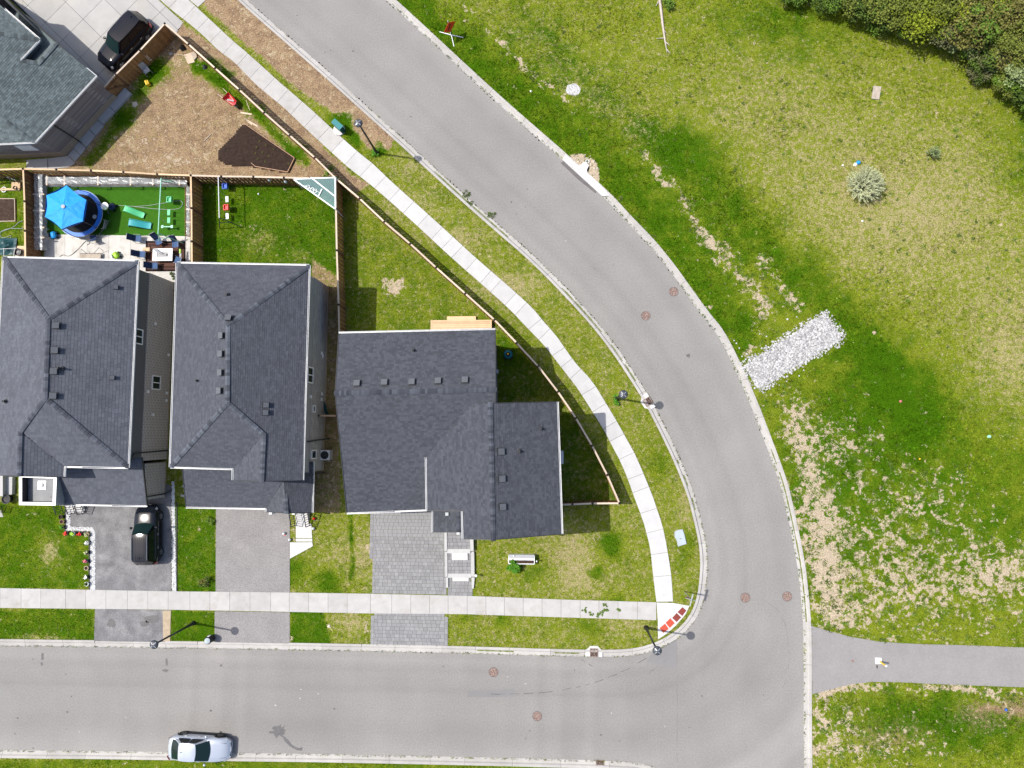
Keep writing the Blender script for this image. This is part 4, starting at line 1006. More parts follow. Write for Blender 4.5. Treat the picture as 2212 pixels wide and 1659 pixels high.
# ---------------------------------------------------------------- corner house
def house_corner():
    NW, NE, RW, RE = P3(731.8,719.8,6.0), P3(1070,712,6.0), P3(724,849.5,7.5), P3(1070.3,841.6,7.5)
    SW, SE = P3(749,1108,4.7), P3(922.5,1101,4.7)
    c = (NW+SE)/2
    r = thing('house', 'two storey corner house with large dark slate crossed gable roofs', 'house', (c.x, c.y, 0))
    R_ = Roof(r, 'shingle_slate', tw=(.14, .30), jit=.007, thick=.012)
    pN = R_.slope([NW, RW, RE, NE]); pS = fit([RW, RE, SW, SE])
    R_.slope([RW, SW, SE, on_plane(930,985,pS), on_plane(1030,880,pS), on_plane(1071,876,pS), RE], pS)
    WT, WB = P3(1059,871,7.62), P3(1065.5,1165.7,7.62); E0, E1 = P3(1203.7,868,6.0), P3(1213.7,1153.5,6.0); W1 = P3(922.5,1102.6,6.0)
    pE = R_.slope([WT, WB, E1, E0]); pW = fit([WT, WB, W1]); o = lambda u, v: on_plane(u, v, pW)
    R_.slope([WT, o(1020,871.5), o(921,968), W1, o(999,1104), o(1000.6,1164), WB], pW)
    R_.ridge(RW, RE, .165); R_.ridge(WT, WB, .165)
    for a, b, oo in ((NW, NE, (0, 1)), (SW, SE, (0, -1)), (E0, E1, (1, 0)), (o(921,988), W1, (-1, 0)), (o(999,1104), o(1000.6,1164), (-1, 0))): gutter(r, a, b, out=oo)
    for a, b in ((NW, RW), (RW, SW), (NE, RE), (WB, E1), (o(1000.6,1164), WB), (WT, E0), (RE, on_plane(1071,872,pS)), (W1, o(999,1104))): rake(r, a, b, 'gutter_dark')
    foot = inset([(NW.x, NW.y), (NE.x, NE.y), (NE.x+.1, at(1071,900,6.5).y), (SE.x, at(960,985,6).y), (SE.x, SE.y), (SW.x, SW.y)], .38)
    walls(r, foot, lambda x, y: min(pz(pN, x, y), pz(pS, x, y))-.13, 'siding_grey', 2.4); MB().prism(inset(foot, -.03), -.05, 2.6).build('brick_base', 'brick_grey', r)
    f2 = inset([(W1.x, WT.y), (E0.x, E0.y), (E1.x, E1.y), (o(1000.6,1164).x, E1.y), (o(999,1104).x, W1.y), (W1.x, W1.y)], .38)
    walls(r, f2, lambda x, y: min(pz(pE, x, y), pz(pW, x, y))-.13, 'siding_grey', 2.4); MB().prism(inset(f2, -.03), -.05, 2.6).build('brick_base', 'brick_grey', r)
    HARD.append(foot); HARD.append(f2)
    gy = min(p[1] for p in foot); gx = sorted(p[0] for p in foot)
    for k in range(4): piece('garage_panel', 'siding_dark', r, (SW.x+3.0, SW.y+.33, .35+.55*k), (4.6, .05, .53))
    # little porch roof beside the front gable
    A, B, C_, D = P3(935,1103,3.1), P3(935,1149.5,3.1), P3(997.5,1149.5,3.9), P3(997.5,1103,3.9)
    pp = R_.slope([A, B, C_, D]); gutter(r, A, B, out=(-1, 0)); rake(r, B, C_, 'gutter_dark'); R_.ridge(P3(991,1106,3.92), P3(991,1147,3.92), .165, .02)
    p = on_plane(966,1110,pp); MB().box(p+Vector((0, 0, .08)), (.22, .22, .16)).build('vent_cap', 'cap_metal', r)
    MB().box((at(990,1149,2.9).x, at(990,1151,2.9).y, 1.5), (.2, .2, 3.0)).build('porch_post', 'white_metal', r)
    MB().box((B.x+.3, B.y+.3, 1.5), (.2, .2, 3.0)).build('porch_post', 'white_metal', r)
    for u, v in ((771.8,829),(830.9,827),(890,826),(946.5,824),(1004.6,822)): roof_vent(r, u, v, pN, .40, .14)
    for u, v in ((1081.8,975.4),(1083.7,1033.8),(1085,1094.5)): roof_vent(r, u, v, pE, .40, .14)
    roof_pipe(r, 893.4, 757, pN, .06, .3); roof_pipe(r, 1169, 926, pE, .06, .35); roof_pipe(r, 1121.8, 974.5, pE, .07, .35)
    # timber deck at the back door
    y0 = max(p[1] for p in foot)-.1; d0, d1 = at(930,700,.5), at(1062,700,.5); yt = at(995,691,.5).y
    fr = MB().box(((d0.x+d1.x)/2, (yt+y0)/2, .2), (d1.x-d0.x-.1, yt-y0-.1, .4)).build('deck', 'wood_brown', r)
    HARD.append([(d0.x, yt), (d1.x, yt), (d1.x, y0), (d0.x, y0)])
    for sgn, x_ in ((0, d0.x+.07), (1, d1.x-.07)): piece('deck_plank', 'wood_deck', r, (x_, (yt+y0)/2, .452), (.14, yt-y0, .03))
    piece('deck_plank', 'wood_deck', r, ((d0.x+d1.x)/2, yt-.07, .452), (d1.x-d0.x-.29, .135, .03))
    y = yt-.15
    while y > y0:
        piece('deck_plank', 'wood_deck', r, ((d0.x+d1.x)/2, y-.07, .452), (d1.x-d0.x-.29, .135, .03)); y -= .145
    MB().box(((d0.x+d1.x)/2, yt+.16, .14), (2.2, .3, .28)).build('deck_step', 'wood_deck', r)
    # meters on the side wall
    xw = max(p[0] for p in foot)
    MB().box((xw+.08, at(1073,803,1.2).y, 1.3), (.18, .3, .45)).build('meter_box', 'grey_metal', r); MB().box((xw+.05, at(1072,842,2).y, 2.0), (.12, .25, .25)).build('wall_vent', 'white_plastic', r)
    yf = min(p[1] for p in f2); front_window(r, at(1110,1155,4).x, yf, 4.3, 2.0, 1.4, 3); front_window(r, at(1110,1155,2).x, yf-.03, 1.6, 2.2, 1.5, 3)
    R_.done(); return r
house_corner()

# ---------------------------------------------------------------- angled house
def house_angled():
    E, S = P3(208.8,163.8,3.6), P3(76,307.5,3.6)
    nrm = Vector((E.y-S.y, -(E.x-S.x), 0)).normalized()     # outward, to the lower right
    if nrm.x < 0: nrm = -nrm
    k = .46; cst = k*(nrm.x*E.x+nrm.y*E.y)+3.6; pM = (-k*nrm.x, -k*nrm.y, cst); o = lambda u, v: on_plane(u, v, pM)
    r = thing('house', 'single storey angled house with teal grey shingle roof', 'house', (at(60,150,0).x, at(60,150,0).y, 0))
    R_ = Roof(r, 'shingle_teal', tw=(.17, .3), jit=.007, thick=.012)
    R1, R2 = o(122,93), o(83,137); C1, C2 = o(86,86), o(0,72); S0 = o(0,250); SB = P3(0,311,3.6); SB2 = P3(-60,313,3.6)
    R_.slope([E, R1, R2, o(44,130), C1, C2, o(-70,58), o(-80,190), S0, S], pM)
    pS = fit([S, SB, S0]); R_.slope([S, S0, on_plane(-80,190,pS), on_plane(-80,313,pS), SB], pS)
    e2 = P3(10,20,C1.z); pNE = fit([C1, e2, C2]); R_.slope([C1, C2, on_plane(-70,58,pNE), on_plane(-70,-50,pNE), e2], pNE)
    e3 = R1-Vector((nrm.x, nrm.y, 0))*2.8; e3.z = R1.z-1.0; pL = fit([R1, R2, e3])
    R_.slope([R1, on_plane(0,-14,pL), on_plane(-60,-60,pL), on_plane(-40,60,pL), R2], pL)
    R_.ridge(R1, R2); R_.ridge(C2, C1); R_.ridge(R2, o(44,130)); R_.ridge(S, S0)
    gutter(r, E, S, out=(nrm.x, nrm.y)); gutter(r, S, SB, out=(0, -1)); gutter(r, SB, SB2, out=(0, -1)); gutter(r, e2, C1, out=(.7, .7)); gutter(r, C1, o(44,130), out=(nrm.x, nrm.y))
    rake(r, R1, on_plane(0,-14,pL), 'gutter_dark'); rake(r, E, o(187,146), 'white_metal'); rake(r, o(187,146), R1, 'gutter_dark')
    t = Vector((-nrm.y, nrm.x, 0)); 
    if t.dot(E-S) < 0: t = -t
    Wf = S+Vector((SB.x-S.x, SB.y-S.y, 0)).normalized()*9
    f0 = [(E.x, E.y), (S.x, S.y), (Wf.x, Wf.y), (E.x-nrm.x*11, E.y-nrm.y*11)]
    foot = inset(f0, .42)
    zf = lambda x, y: min(pz(pM, x, y), pz(pS, x, y), 4.6)-.13
    walls(r, foot, zf, 'brick_dark', .3); fp = inset(foot, -.06); MB().prism(fp, -.05, .80).build('foundation', 'foundation', r); HARD.append(fp)
    up = [C1-Vector((nrm.x, nrm.y, 0))*.3-t*.3, o(44,130)-Vector((nrm.x, nrm.y, 0))*.3+t*.3, o(44,130)-Vector((nrm.x, nrm.y, 0))*4, C1-Vector((nrm.x, nrm.y, 0))*4-t*.3]
    MB().prism([(p.x, p.y) for p in up], 3.0, C1.z-.12).build('upper_wall', 'siding_dark', r)
    q = lambda p: Vector((p[0], p[1], 0))
    # downspouts and a basement window
    i = min(range(len(foot)), key=lambda j: (Vector(foot[j])-Vector((S.x, S.y))).length); cS = Vector(foot[i])
    dp = cS+Vector((t.x, t.y))*1.6+Vector((nrm.x, nrm.y))*.06
    downspout(r, [(*(dp+Vector((nrm.x, nrm.y))*.35), 3.5), (*dp, 3.2), (*dp, .35), (*(dp+Vector((nrm.x, nrm.y))*.3), .2)], 'gutter_dark', .05)
    wv = cS+Vector((SB.x-S.x, SB.y-S.y)).normalized()*1.8
    MB().box((wv.x, wv.y-.02, 1.9), (1.3, .12, .9)).build('window', 'white_plastic', r)
    R_.done(); return r
house_angled()
# porch of the next house along, mostly beyond the picture
q16 = lambda x, y: (x/16, 1013.8+y/16)
pz_ = G([q16(-700,250),q16(425,262),q16(412,870),q16(120,905),q16(-700,905)], .4); HARD.append(pz_); pc_ = at(*q16(100,600), .4)
np_ = thing('porch', 'weathered concrete porch of the next house beside the square portico', 'porch', (pc_.x, pc_.y, 0))
MB().prism(pz_, -.02, .4).build('porch_slab', 'concrete_grey', np_); MB().prism(G([q16(-700,200),q16(95,205),q16(95,930),q16(-700,930)], .75), 0, .75).build('porch_wall', 'brick_grey', np_)
MB().prism(G([q16(-300,1400),q16(60,1400),q16(150,1640),q16(-300,1640)]), 0, .11).build('walk_slab', 'concrete', np_)
rl = MB(); ra, rb = at(*q16(180,1250)), at(*q16(160,1480)); rl.beam((ra.x, ra.y, 1.2), (rb.x, rb.y, .95), .05, .05); rl.beam((ra.x, ra.y, .4), (rb.x, rb.y, .15), .04, .04)
for k in range(6): t = k/5; p = ra.lerp(rb, t); rl.beam((p.x, p.y, .05), (p.x, p.y, 1.2-.25*t), .03, .03)
rl.build('railing', 'black_metal', np_)
pp_ = at(*q16(260,1030), .4); MB().lathe([(.22, 0), (.32, .3), (.36, .5), (.30, .5), (.26, .42), (.05, .40)], 20, (pp_.x, pp_.y, .08)).solo('large_pot', 'black_plastic', 'large round black pot beside the weathered porch', 'pot')
# stepping slabs along the angled house
sp = setting('side_path', 'grey stepped concrete slabs along the angled brick house')
z1 = lambda L_: G([(x/4, y/4) for x, y in L_])
for pl, z in (([(1090,765),(1152,822),(1010,975),(950,920)], .30), ([(948,922),(1008,977),(905,1085),(850,1030)], .29), ([(846,1033),(910,1092),(838,1180),(780,1122)], .2), ([(778,1124),(836,1182),(757,1280),(690,1215)], .2),
              ([(688,1222),(752,1284),(705,1345),(645,1286)], .12), ([(643,1288),(703,1347),(655,1402),(595,1345)], .12), ([(237,1387),(420,1372),(420,1466),(237,1474)], .12), ([(424,1372),(600,1352),(660,1415),(600,1450),(424,1466)], .12)):
    pp = z1(pl); HARD.append(pp); MB().prism(inset(pp, .006), -.02, z).build('slab', 'concrete_grey', sp)
# ================================================================== fences
def fence(label, pts, h=1.8, boards='wood_fence', capm='wood_pale', nm='fence', pitch=.15, side=1, capw=.125, name_cap='cap_rail'):
    P = [Vector(g2(u, v, h)) for u, v in pts]; c = P[len(P)//2]
    r = thing(nm, label, 'fence', (c.x, c.y, 0))
    for p in P:
        po = MB().box((p.x, p.y, h/2), (.10, .10, h+.06), math.atan2(P[1].y-P[0].y, P[1].x-P[0].x)).build('post', 'wood_brown', r)
        MB().lathe([(.095, h+.02), (.095, h+.06), (.03, h+.10), (.005, h+.105)], 4, (p.x, p.y, 0)).build('post_cap', 'black_metal', po)
    for a, b in zip(P, P[1:]):
        d = (b-a); L_ = d.length; t = d/L_; n = Vector((-t.y, t.x))*side; ang = math.atan2(t.y, t.x)
        a2, b2 = a+t*.07, b-t*.07; m = (a2+b2)/2; LL_ = (b2-a2).length
        piece(name_cap, capm, r, (m.x, m.y, h-.005), (LL_, capw, .04), ang)
        for z in (.35, h*.58, h-.09): piece('rail', boards, r, (m.x+n.x*.0, m.y+n.y*.0, z), (LL_, .04, .09), ang)
        k = max(1, int(LL_/pitch))
        for i in range(k):
            p = a2+t*(LL_*(i+.5)/k); s = .034 if i % 2 else -.034
            piece('board', boards, r, (p.x+n.x*s, p.y+n.y*s, .06+(h-.09)/2), (LL_/k-.004+.02, .022, h-.1), ang)
    return r
fence('brown cedar fence along the back of the toy filled yard', [(50,364.8),(121.9,366.4),(196.9,368.5),(266.7,371.6),(339.6,376.4),(412.2,379)], capm='wood_pale')
fence('cedar fence with pale rail behind the lawn with the white swing', [(412.2,379),(477.9,381),(547.3,381.8),(613.3,383.6),(669.6,384.9),(724.4,384.6)], capm='wood_white', boards='wood_brown')
fence('short cedar fence behind the cluttered garden bed yard', [(-90,369),(-20,367),(50,364.8)], boards='wood_brown', pitch=.2)
fence('cedar side fence beside the patio chairs and green swing', [(412.2,379),(413.5,449.8),(414,521.6),(414.8,590)], boards='wood_fence')
fence('cedar side fence beside the blue trampoline canopy', [(50,364.8),(53,435),(54,498.7),(55,566)], boards='wood_brown')
fence('cedar side fence running to the corner of the dark slate house', [(724.4,384.6),(725.8,451),(727.5,541),(731.5,658),(733,735)], capm='wood_white')
fence('long cedar fence between the bare straw yard and the sidewalk', [(356,51),(407.5,96),(465,147.5),(517,194),(570.6,243.6),(625.8,292.6),(680,340.5),(724.4,384.6)], capm='wood_white')
fence('long curving cedar fence round the corner house lawn', [(724.4,384.6),(776.9,429),(830,479),(886,526.5),(942,578),(1005,634),(1067.8,690.7),(1116,740.7),(1162.5,791),(1205,846),(1244,903),(1279,962.6),(1311.5,1026),(1338,1087)], capm='wood_white')
fence('short cedar fence joining the corner house to the curving fence', [(1209,1090.5),(1236.5,1089.5),(1280,1087.5),(1338,1087)], capm='wood_white', boards='wood_brown')
fence('short cedar fence closing the gap between two houses', [(689,898),(728,898)], capm='wood_pale', boards='wood_brown')
fence('warm brown board fence beside the parked black van', [(356,51),(302.5,108.8),(250,161)], capm='wood_white')
# gate by the angled house
ga, gb = Vector(g2(249,162,1.75)), Vector(g2(224,190,1.75)); d = gb-ga; t = d.normalized(); ang = math.atan2(t.y, t.x); c = (ga+gb)/2
gt = thing('gate', 'brown timber gate beside the angled brick house', 'gate', (c.x, c.y, 0))
k = 9
for i in range(k):
    p = ga+t*(d.length*(i+.5)/k); piece('board', 'wood_fence', gt, (p.x, p.y, .9), (d.length/k-.006, .03, 1.68), ang)
nn = Vector((-t.y, t.x))
if nn.x < 0: nn = -nn
for z in (.3, 1.5): piece('rail', 'wood_brown', gt, (c.x+nn.x*.04, c.y+nn.y*.04, z), (d.length, .045, .1), ang)
beam('brace', 'wood_brown', gt, (ga.x+nn.x*.045, ga.y+nn.y*.045, .35), (gb.x+nn.x*.045, gb.y+nn.y*.045, 1.45), .045, .1)
piece('cap_rail', 'wood_white', gt, (c.x, c.y, 1.765), (d.length, .1, .035), ang)
for p in (gb,): MB().box((p.x, p.y, .92), (.1, .1, 1.84), ang).build('post', 'wood_brown', gt)
MB().box((c.x+nn.x*.08, c.y+nn.y*.08, 1.1), (.16, .05, .06), ang).build('latch', 'black_metal', gt)

# ================================================================== yard of the left house
z2 = lambda x, y: (x/4.8, 345.6+y/4.8)
TURF = G([z2(470,240),(z2(1930,270)),z2(1935,795),z2(520,765),z2(470,700)]); TURFB = G([(72,378),(410,385),(410,512),(72,506)])
sheet('artificial_turf', TURFB, .092, 'turf', None, 'bright artificial turf square in the toy filled yard', th=.05)
pt = setting('patio', 'cream concrete patio with joints behind the left house')
pa = G([(97,506.5),(413,511),(414,620),(97,600)]); HARD.append(pa)
MB().prism(pa, -.02, .085).build('joint_bed', 'roof_deck', pt)
xs_ = [97,142,190,237,283,332,378,413]; ys_ = [(506.5,511),(560,564),(612,620)]
for i in range(7):
    for j in range(2):
        f = lambda x, k: ys_[k][0]+(ys_[k][1]-ys_[k][0])*(x-97)/316
        a, b = xs_[i], xs_[i+1]; slab_quad([g2(a, f(a, j+1)), g2(b, f(b, j+1)), g2(b, f(b, j)), g2(a, f(a, j))], 'slab', 'patio', pt, 0, .10, .007)
# trampoline with tent canopy
tc = at(171,461,.85); tx, ty = tc.x, tc.y; TR = 1.85
tr = thing('trampoline', 'blue trampoline with bright blue tent canopy on artificial turf', 'trampoline', (tx, ty, .09))
b = MB()
for i in range(40):
    a0, a1 = 2*math.pi*i/40, 2*math.pi*(i+1)/40
    f = lambda a, R_: (tx+R_*math.cos(a), ty+R_*math.sin(a))
    b.slab([(*f(a0, TR-.32), .86), (*f(a0, TR), .85), (*f(a1, TR), .85), (*f(a1, TR-.32), .86)], .04)
b.build('edge_pad', 'blue_pad', tr)
MB().lathe([(TR-.33, .80), (TR-.33, .815)], 40, (tx, ty, 0)).build('jump_mat', 'mat_black', tr)
MB().lathe([(.17, .816), (.17, .821)], 18, (*g2(204,468,.83), 0)).build('mat_logo', 'grey_plastic', tr)
MB().torus((tx, ty, .80), TR, .03, 40, 6).build('ring_frame', 'grey_metal', tr)
hexa = [(143.8,400),(186.5,432),(179,478),(133,495),(97,468.5),(100,421.6)]
HV = [at(u, v, 2.35) for u, v in hexa]; apex = at(136.5,446,2.72)
b = MB(); nseg = 6
for i in range(6):
    A, B = HV[i], HV[(i+1) % 6]; rows = []
    for k in range(nseg+1):
        t_ = k/nseg; row = []
        for j in range(nseg+1):
            s_ = j/nseg; p = apex.lerp(A.lerp(B, s_), t_); sag = math.sin(math.pi*s_)*.07*t_
            q = p-Vector((0, 0, sag)); 
            if k == nseg: q = q+(apex-p)*math.sin(math.pi*s_)*.05
            row.append(q+Vector((0, 0, random.uniform(-.012, .012) if 0 < k < nseg and 0 < j < nseg else 0)))
        rows.append(row)
    base = len(b.v); b.v += [tuple(p) for r_ in rows for p in r_]
    for k in range(nseg):
        for j in range(nseg): q = base+k*(nseg+1)+j; b.f.append((q, q+nseg+1, q+nseg+2, q+1))
cn = b.build('canopy', 'blue_canopy', tr)
for i in range(6):
    A, B = HV[i], HV[(i+1) % 6]; MB().slab([A, B, B-Vector((0, 0, .16)), A-Vector((0, 0, .16))], .004).build('valance', 'blue_pad', cn)
MB().lathe([(.15, -.02), (.15, .03), (.05, .05)], 16, apex).build('canopy_cap', 'grey_plastic', cn)
for A in HV:
    q = Vector((A.x-tx, A.y-ty)).normalized()*TR
    po = MB().tube([(tx+q.x, ty+q.y, .09), (tx+q.x, ty+q.y, 1.2), A-Vector((0, 0, .02))], .028, 6).build('pole', 'black_metal', tr)
    MB().beam((tx+q.x-q.y*.25, ty+q.y+q.x*.25, .11), (tx+q.x+q.y*.25, ty+q.y-q.x*.25, .11), .05, .05).build('foot', 'grey_metal', po)
ld = MB(); l0 = g2(222,486,.8); l1 = g2(236,480,.09)
ld.beam((*g2(224,475,.8), .82), (*g2(238,478,.1), .12), .04, .04).beam((*g2(220,494,.8), .82), (*g2(230,494,.1), .12), .04, .04)
for k in range(3):
    t_ = .25+.25*k; A = Vector((*g2(224,475,.8), .82)).lerp(Vector((*g2(238,478,.1), .12)), t_); B = Vector((*g2(220,494,.8), .82)).lerp(Vector((*g2(230,494,.1), .12)), t_); ld.beam(A, B, .05, .03)
ld.build('ladder', 'grey_metal', tr)

def swing_set(name, label, A, B, h, mat, legmat, spread, seats, rope='grey_metal', gz=.09):
    a, b = at(*A, h), at(*B, h); d = (b-a).normalized(); n = Vector((-d.y, d.x, 0)); m = (a+b)/2
    r = thing(name, label, 'swing set', (m.x, m.y, gz))
    MB().tube([a-d*.05, b+d*.05], .04, 8).build('top_bar', mat, r)
    for e, s in ((a, -1), (b, 1)):
        for k in (-1, 1): MB().tube([e, (e.x+n.x*k*spread+d.x*s*.25, e.y+n.y*k*spread+d.y*s*.25, gz)], .032, 8).build('leg', legmat, r)
        MB().tube([Vector((e.x+n.x*-spread*.5+d.x*s*.12, e.y+n.y*-spread*.5+d.y*s*.12, gz+h*.5)), Vector((e.x+n.x*spread*.5+d.x*s*.12, e.y+n.y*spread*.5+d.y*s*.12, gz+h*.5))], .02, 6).build('cross_bar', legmat, r)
    for kind, u, v, sm in seats:
        zs = .5; p = at(u, v, zs+.1); t_ = (Vector((p.x, p.y, h))-Vector((a.x, a.y, h))).dot(d); tp = a+d*t_
        s = MB(); ang = math.atan2(d.y, d.x)
        if kind == 'flat': s.box((p.x, p.y, zs), (.46, .22, .03), ang)
        elif kind == 'bucket':
            s.box((p.x, p.y, zs), (.40, .40, .05), ang); s.box((p.x+n.x*.2, p.y+n.y*.2, zs+.14), (.40, .05, .25), ang); s.box((p.x-n.x*.2, p.y-n.y*.2, zs+.08), (.40, .05, .12), ang)
            for k in (-1, 1): s.box((p.x+d.x*k*.2, p.y+d.y*k*.2, zs+.08), (.05, .36, .13), ang)
        else:
            s.tube([(p.x-n.x*.4, p.y-n.y*.4, zs), (p.x+n.x*.4, p.y+n.y*.4, zs)], .05, 8)
            for k in (-1, 1): s.box((p.x+n.x*k*.38, p.y+n.y*k*.38, zs+.04), (.22, .18, .04), ang)
        so_ = s.build('swing_seat', sm, r)
        for k in (-1, 1): MB().tube([tp+d*(k*.2), (p.x+d.x*k*.2, p.y+d.y*k*.2, zs+.03)], .012, 5).build('rope', rope, so_)
    return r
swing_set('swing_set', 'mint green metal swing set on artificial turf', (348,386), (341.7,504), 1.95, 'mint_pale', 'mint_pale', .95,
          [('bucket', 366, 431, 'mint'), ('flat', 363, 458, 'mint'), ('flat', 363, 475, 'mint'), ('glider', 360, 489, 'mint_pale')])
swing_set('swing_set', 'white bar swing set with blue and red seats on dark green lawn', (471.6,383), (473.7,469.7), 2.0, 'white_metal', 'dark_steel', .9,
          [('bucket', 486, 402, 'blue_toy'), ('flat', 489, 429.5, 'white_plastic'), ('bucket', 488.7, 448, 'red_bright'), ('flat', 489.5, 466, 'white_plastic')], gz=.08)
def slide(label, A, B, w, mat, h0=1.0):
    a, b = at(*A, h0), at(*B, .22); m = (a+b)/2; d = Vector((b.x-a.x, b.y-a.y)); L_ = d.length; d /= L_; n = Vector((-d.y, d.x))
    r = thing('slide', label, 'slide', (m.x, m.y, .09)); n_ = 12; V = []; F = []
    prof = [(-w/2, .10), (-w/2+.03, .10), (-w/2+.05, 0), (w/2-.05, 0), (w/2-.03, .10), (w/2, .10), (w/2, -.04), (-w/2, -.04)]
    for i in range(n_+1):
        t_ = i/n_; z = h0+(.22-h0)*(t_*t_*(3-2*t_)); p = Vector((a.x, a.y))+d*(L_*t_)
        for y_, zz in prof: V.append((p.x+n.x*y_, p.y+n.y*y_, z+zz))
    k = len(prof)
    for i in range(n_):
        for j in range(k): F.append((i*k+j, i*k+(j+1) % k, (i+1)*k+(j+1) % k, (i+1)*k+j))
    F += [tuple(range(k))[::-1], tuple(range(n_*k, n_*k+k))]
    MB().add(V, F).build('chute', mat, r)
    lad = MB()
    for s in (-1, 1): lad.beam((a.x+n.x*s*w*.4, a.y+n.y*s*w*.4, h0), (a.x-d.x*.4+n.x*s*w*.4, a.y-d.y*.4+n.y*s*w*.4, .09), .05, .05)
    for q in range(4):
        t_ = (q+.5)/4; c_2 = Vector((a.x-d.x*.4*t_, a.y-d.y*.4*t_, h0-(h0-.09)*t_)); lad.beam(c_2-Vector((*n, 0))*w*.4, c_2+Vector((*n, 0))*w*.4, .07, .03)
    lad.build('ladder', mat, r)
    lg = MB()
    for s in (-1, 1): lg.beam((b.x+n.x*s*w*.35, b.y+n.y*s*w*.35, .2), (b.x+n.x*s*w*.35, b.y+n.y*s*w*.35, .09), .05, .05)
    lg.build('foot', mat, r)
slide('bright green plastic slide lying on artificial turf', (269,450), (311,466), .45, 'mint', .75)
slide('teal plastic slide on artificial turf beside the patio', (279,480), (326,488), .52, 'teal', .7)
# planters under plastic film
def planter(label, x0, y0, x1, y1, ribs, along):
    P = G([(x0,y0),(x1,y0),(x1,y1),(x0,y1)], .3); c = ((P[0][0]+P[2][0])/2, (P[0][1]+P[2][1])/2)
    r = thing('planter', label, 'planter', (*c, .09)); HARD.append(P)
    MB().prism(P, .02, .42).build('planter_box', 'wood_brown', r); MB().prism(inset(P, .05), .30, .425).build('planter_soil', 'soil', r)
    lv = MB()
    for _ in range(260):
        px = random.uniform(P[3][0]+.1, P[1][0]-.1); py = random.uniform(P[3][1]+.08, P[1][1]-.08)
        a_ = random.uniform(0, 6.28); s = random.uniform(.05, .1); lv.poly([(px, py, .43), (px+s*math.cos(a_), py+s*math.sin(a_), .5), (px+s*1.6*math.cos(a_+.4), py+s*1.6*math.sin(a_+.4), .46)])
    tag(lv.build('seedlings', 'leaf_fresh', r), kind='stuff')
    H_ = .95; Q = G([(x0,y0),(x1,y0),(x1,y1),(x0,y1)], H_)
    for t_ in ribs:
        if along == 'x': a, b = at(t_, y0+1, H_), at(t_, y1-1, H_)
        else: a, b = at(x0+1, t_, H_), at(x1-1, t_, H_)
        MB().beam(a, b, .12, .03).build('rib', 'wood_white', r)
        for e in (a, b): MB().beam((e.x, e.y, .4), (e.x, e.y, H_), .04, .04).build('rib_post', 'wood_white', r)
    n_, m_ = (44, 6) if along == 'x' else (6, 32); V = []; F = []
    A, B, C2, D = [Vector((*q, H_+.03)) for q in Q]
    for j in range(m_+1):
        for i in range(n_+1):
            p = A.lerp(B, i/n_).lerp(D.lerp(C2, i/n_), j/m_); s = min(i, n_-i)/n_ if along == 'y' else min(j, m_-j)/m_
            V.append(p+Vector((random.uniform(-.02, .02), random.uniform(-.02, .02), random.uniform(-.025, .03)-(.30 if s == 0 else 0))))
    for j in range(m_):
        for i in range(n_): q = j*(n_+1)+i; F.append((q, q+1, q+n_+2, q+n_+1))
    MB().add(V, F).build('plastic_cover', 'film', r, smooth=False)
planter('long raised planter under clear plastic film by the back fence', 98, 379, 404, 401, (101,139,211.5,282,330,387.5), 'x')
planter('raised planter under clear plastic film beside the trampoline', 70, 376, 96.5, 540, (419.6,455,491.4,513), 'y')
planter('narrow plastic covered planter beside the patio rug fence', 401, 404, 412, 509, (420,452,480), 'y')
# patio furniture
def chair_proto():
    r = thing('patio_chair', 'x', 'chair')
    for s in (-1, 1):
        MB().tube([(.28, s*.28, 0), (.24, s*.28, .6), (-.22, s*.28, .62), (-.30, s*.28, 0)], .016, 6).build('leg_frame', 'grey_metal' if s > 0 else 'dark_steel', r, local=True)
    MB().box((.02, 0, .40), (.5, .50, .02), mat=Matrix.Rotation(-.08, 3, 'Y')).build('seat', 'navy_light', r, local=True)
    MB().box((-.38, 0, .70), (.68, .48, .02), mat=Matrix.Rotation(1.02, 3, 'Y')).build('backrest', 'navy', r, local=True)
    MB().beam((-.53, -.25, .99), (-.53, .25, .99), .03, .03).build('head_rail', 'dark_steel', r, local=True)
    MB().tube([(.24, -.27, .38), (.24, .27, .38)], .014, 6).build('stretcher', 'dark_steel', r, local=True)
    return r
proto = chair_proto()
CH = [(299,516,-4,'navy sling patio chair on bare concrete away from the table'), (344,522,-62,'navy sling patio chair turned at an angle above the white table'), (380.5,528,-84,'navy sling patio chair at the corner of the rug by the fence'),
      (308,550,-2,'navy sling patio chair facing the short end of the white table'), (335,575,0,'navy sling patio chair at the lower edge of the brown rug'), (387,563,165,'navy sling patio chair holding a lime green toy')]
for i, (u, v, a, lb) in enumerate(CH):
    o = proto if i == 0 else copy_tree(proto)
    p = at(u, v, .4); o.location = (p.x, p.y, .10 if i < 1 else .106); o.rotation_euler = (0, 0, math.radians(a)); tag(o, lb, 'chair', 'navy patio chairs')
rg = G([(316.5,521),(402.5,522),(402.5,587),(316,587)]); rr = thing('rug', 'brown outdoor rug with dark striped border on the patio', 'rug', (*g2(360,553), .1))
MB().prism(rg, .098, .104).build('rug_field', 'rug', rr)
for ins, w in ((.0, .16), (.26, .05), (.36, .05)):
    q = inset(rg, ins); q2 = inset(rg, ins+w); b = MB()
    for i in range(4): j = (i+1) % 4; b.poly([(*q[i], .1055), (*q[j], .1055), (*q2[j], .1055), (*q2[i], .1055)])
    b.build('rug_stripe', 'rug_dark', rr)
tt = at(351,550,.6); ft = thing('fire_table', 'white stone top fire table on the brown patio rug', 'table', (tt.x, tt.y, .105))
t_a = math.radians(-1)
MB().box((tt.x, tt.y, .32), (1.35, .75, .44)).build('table_base', 'dark_steel', ft)
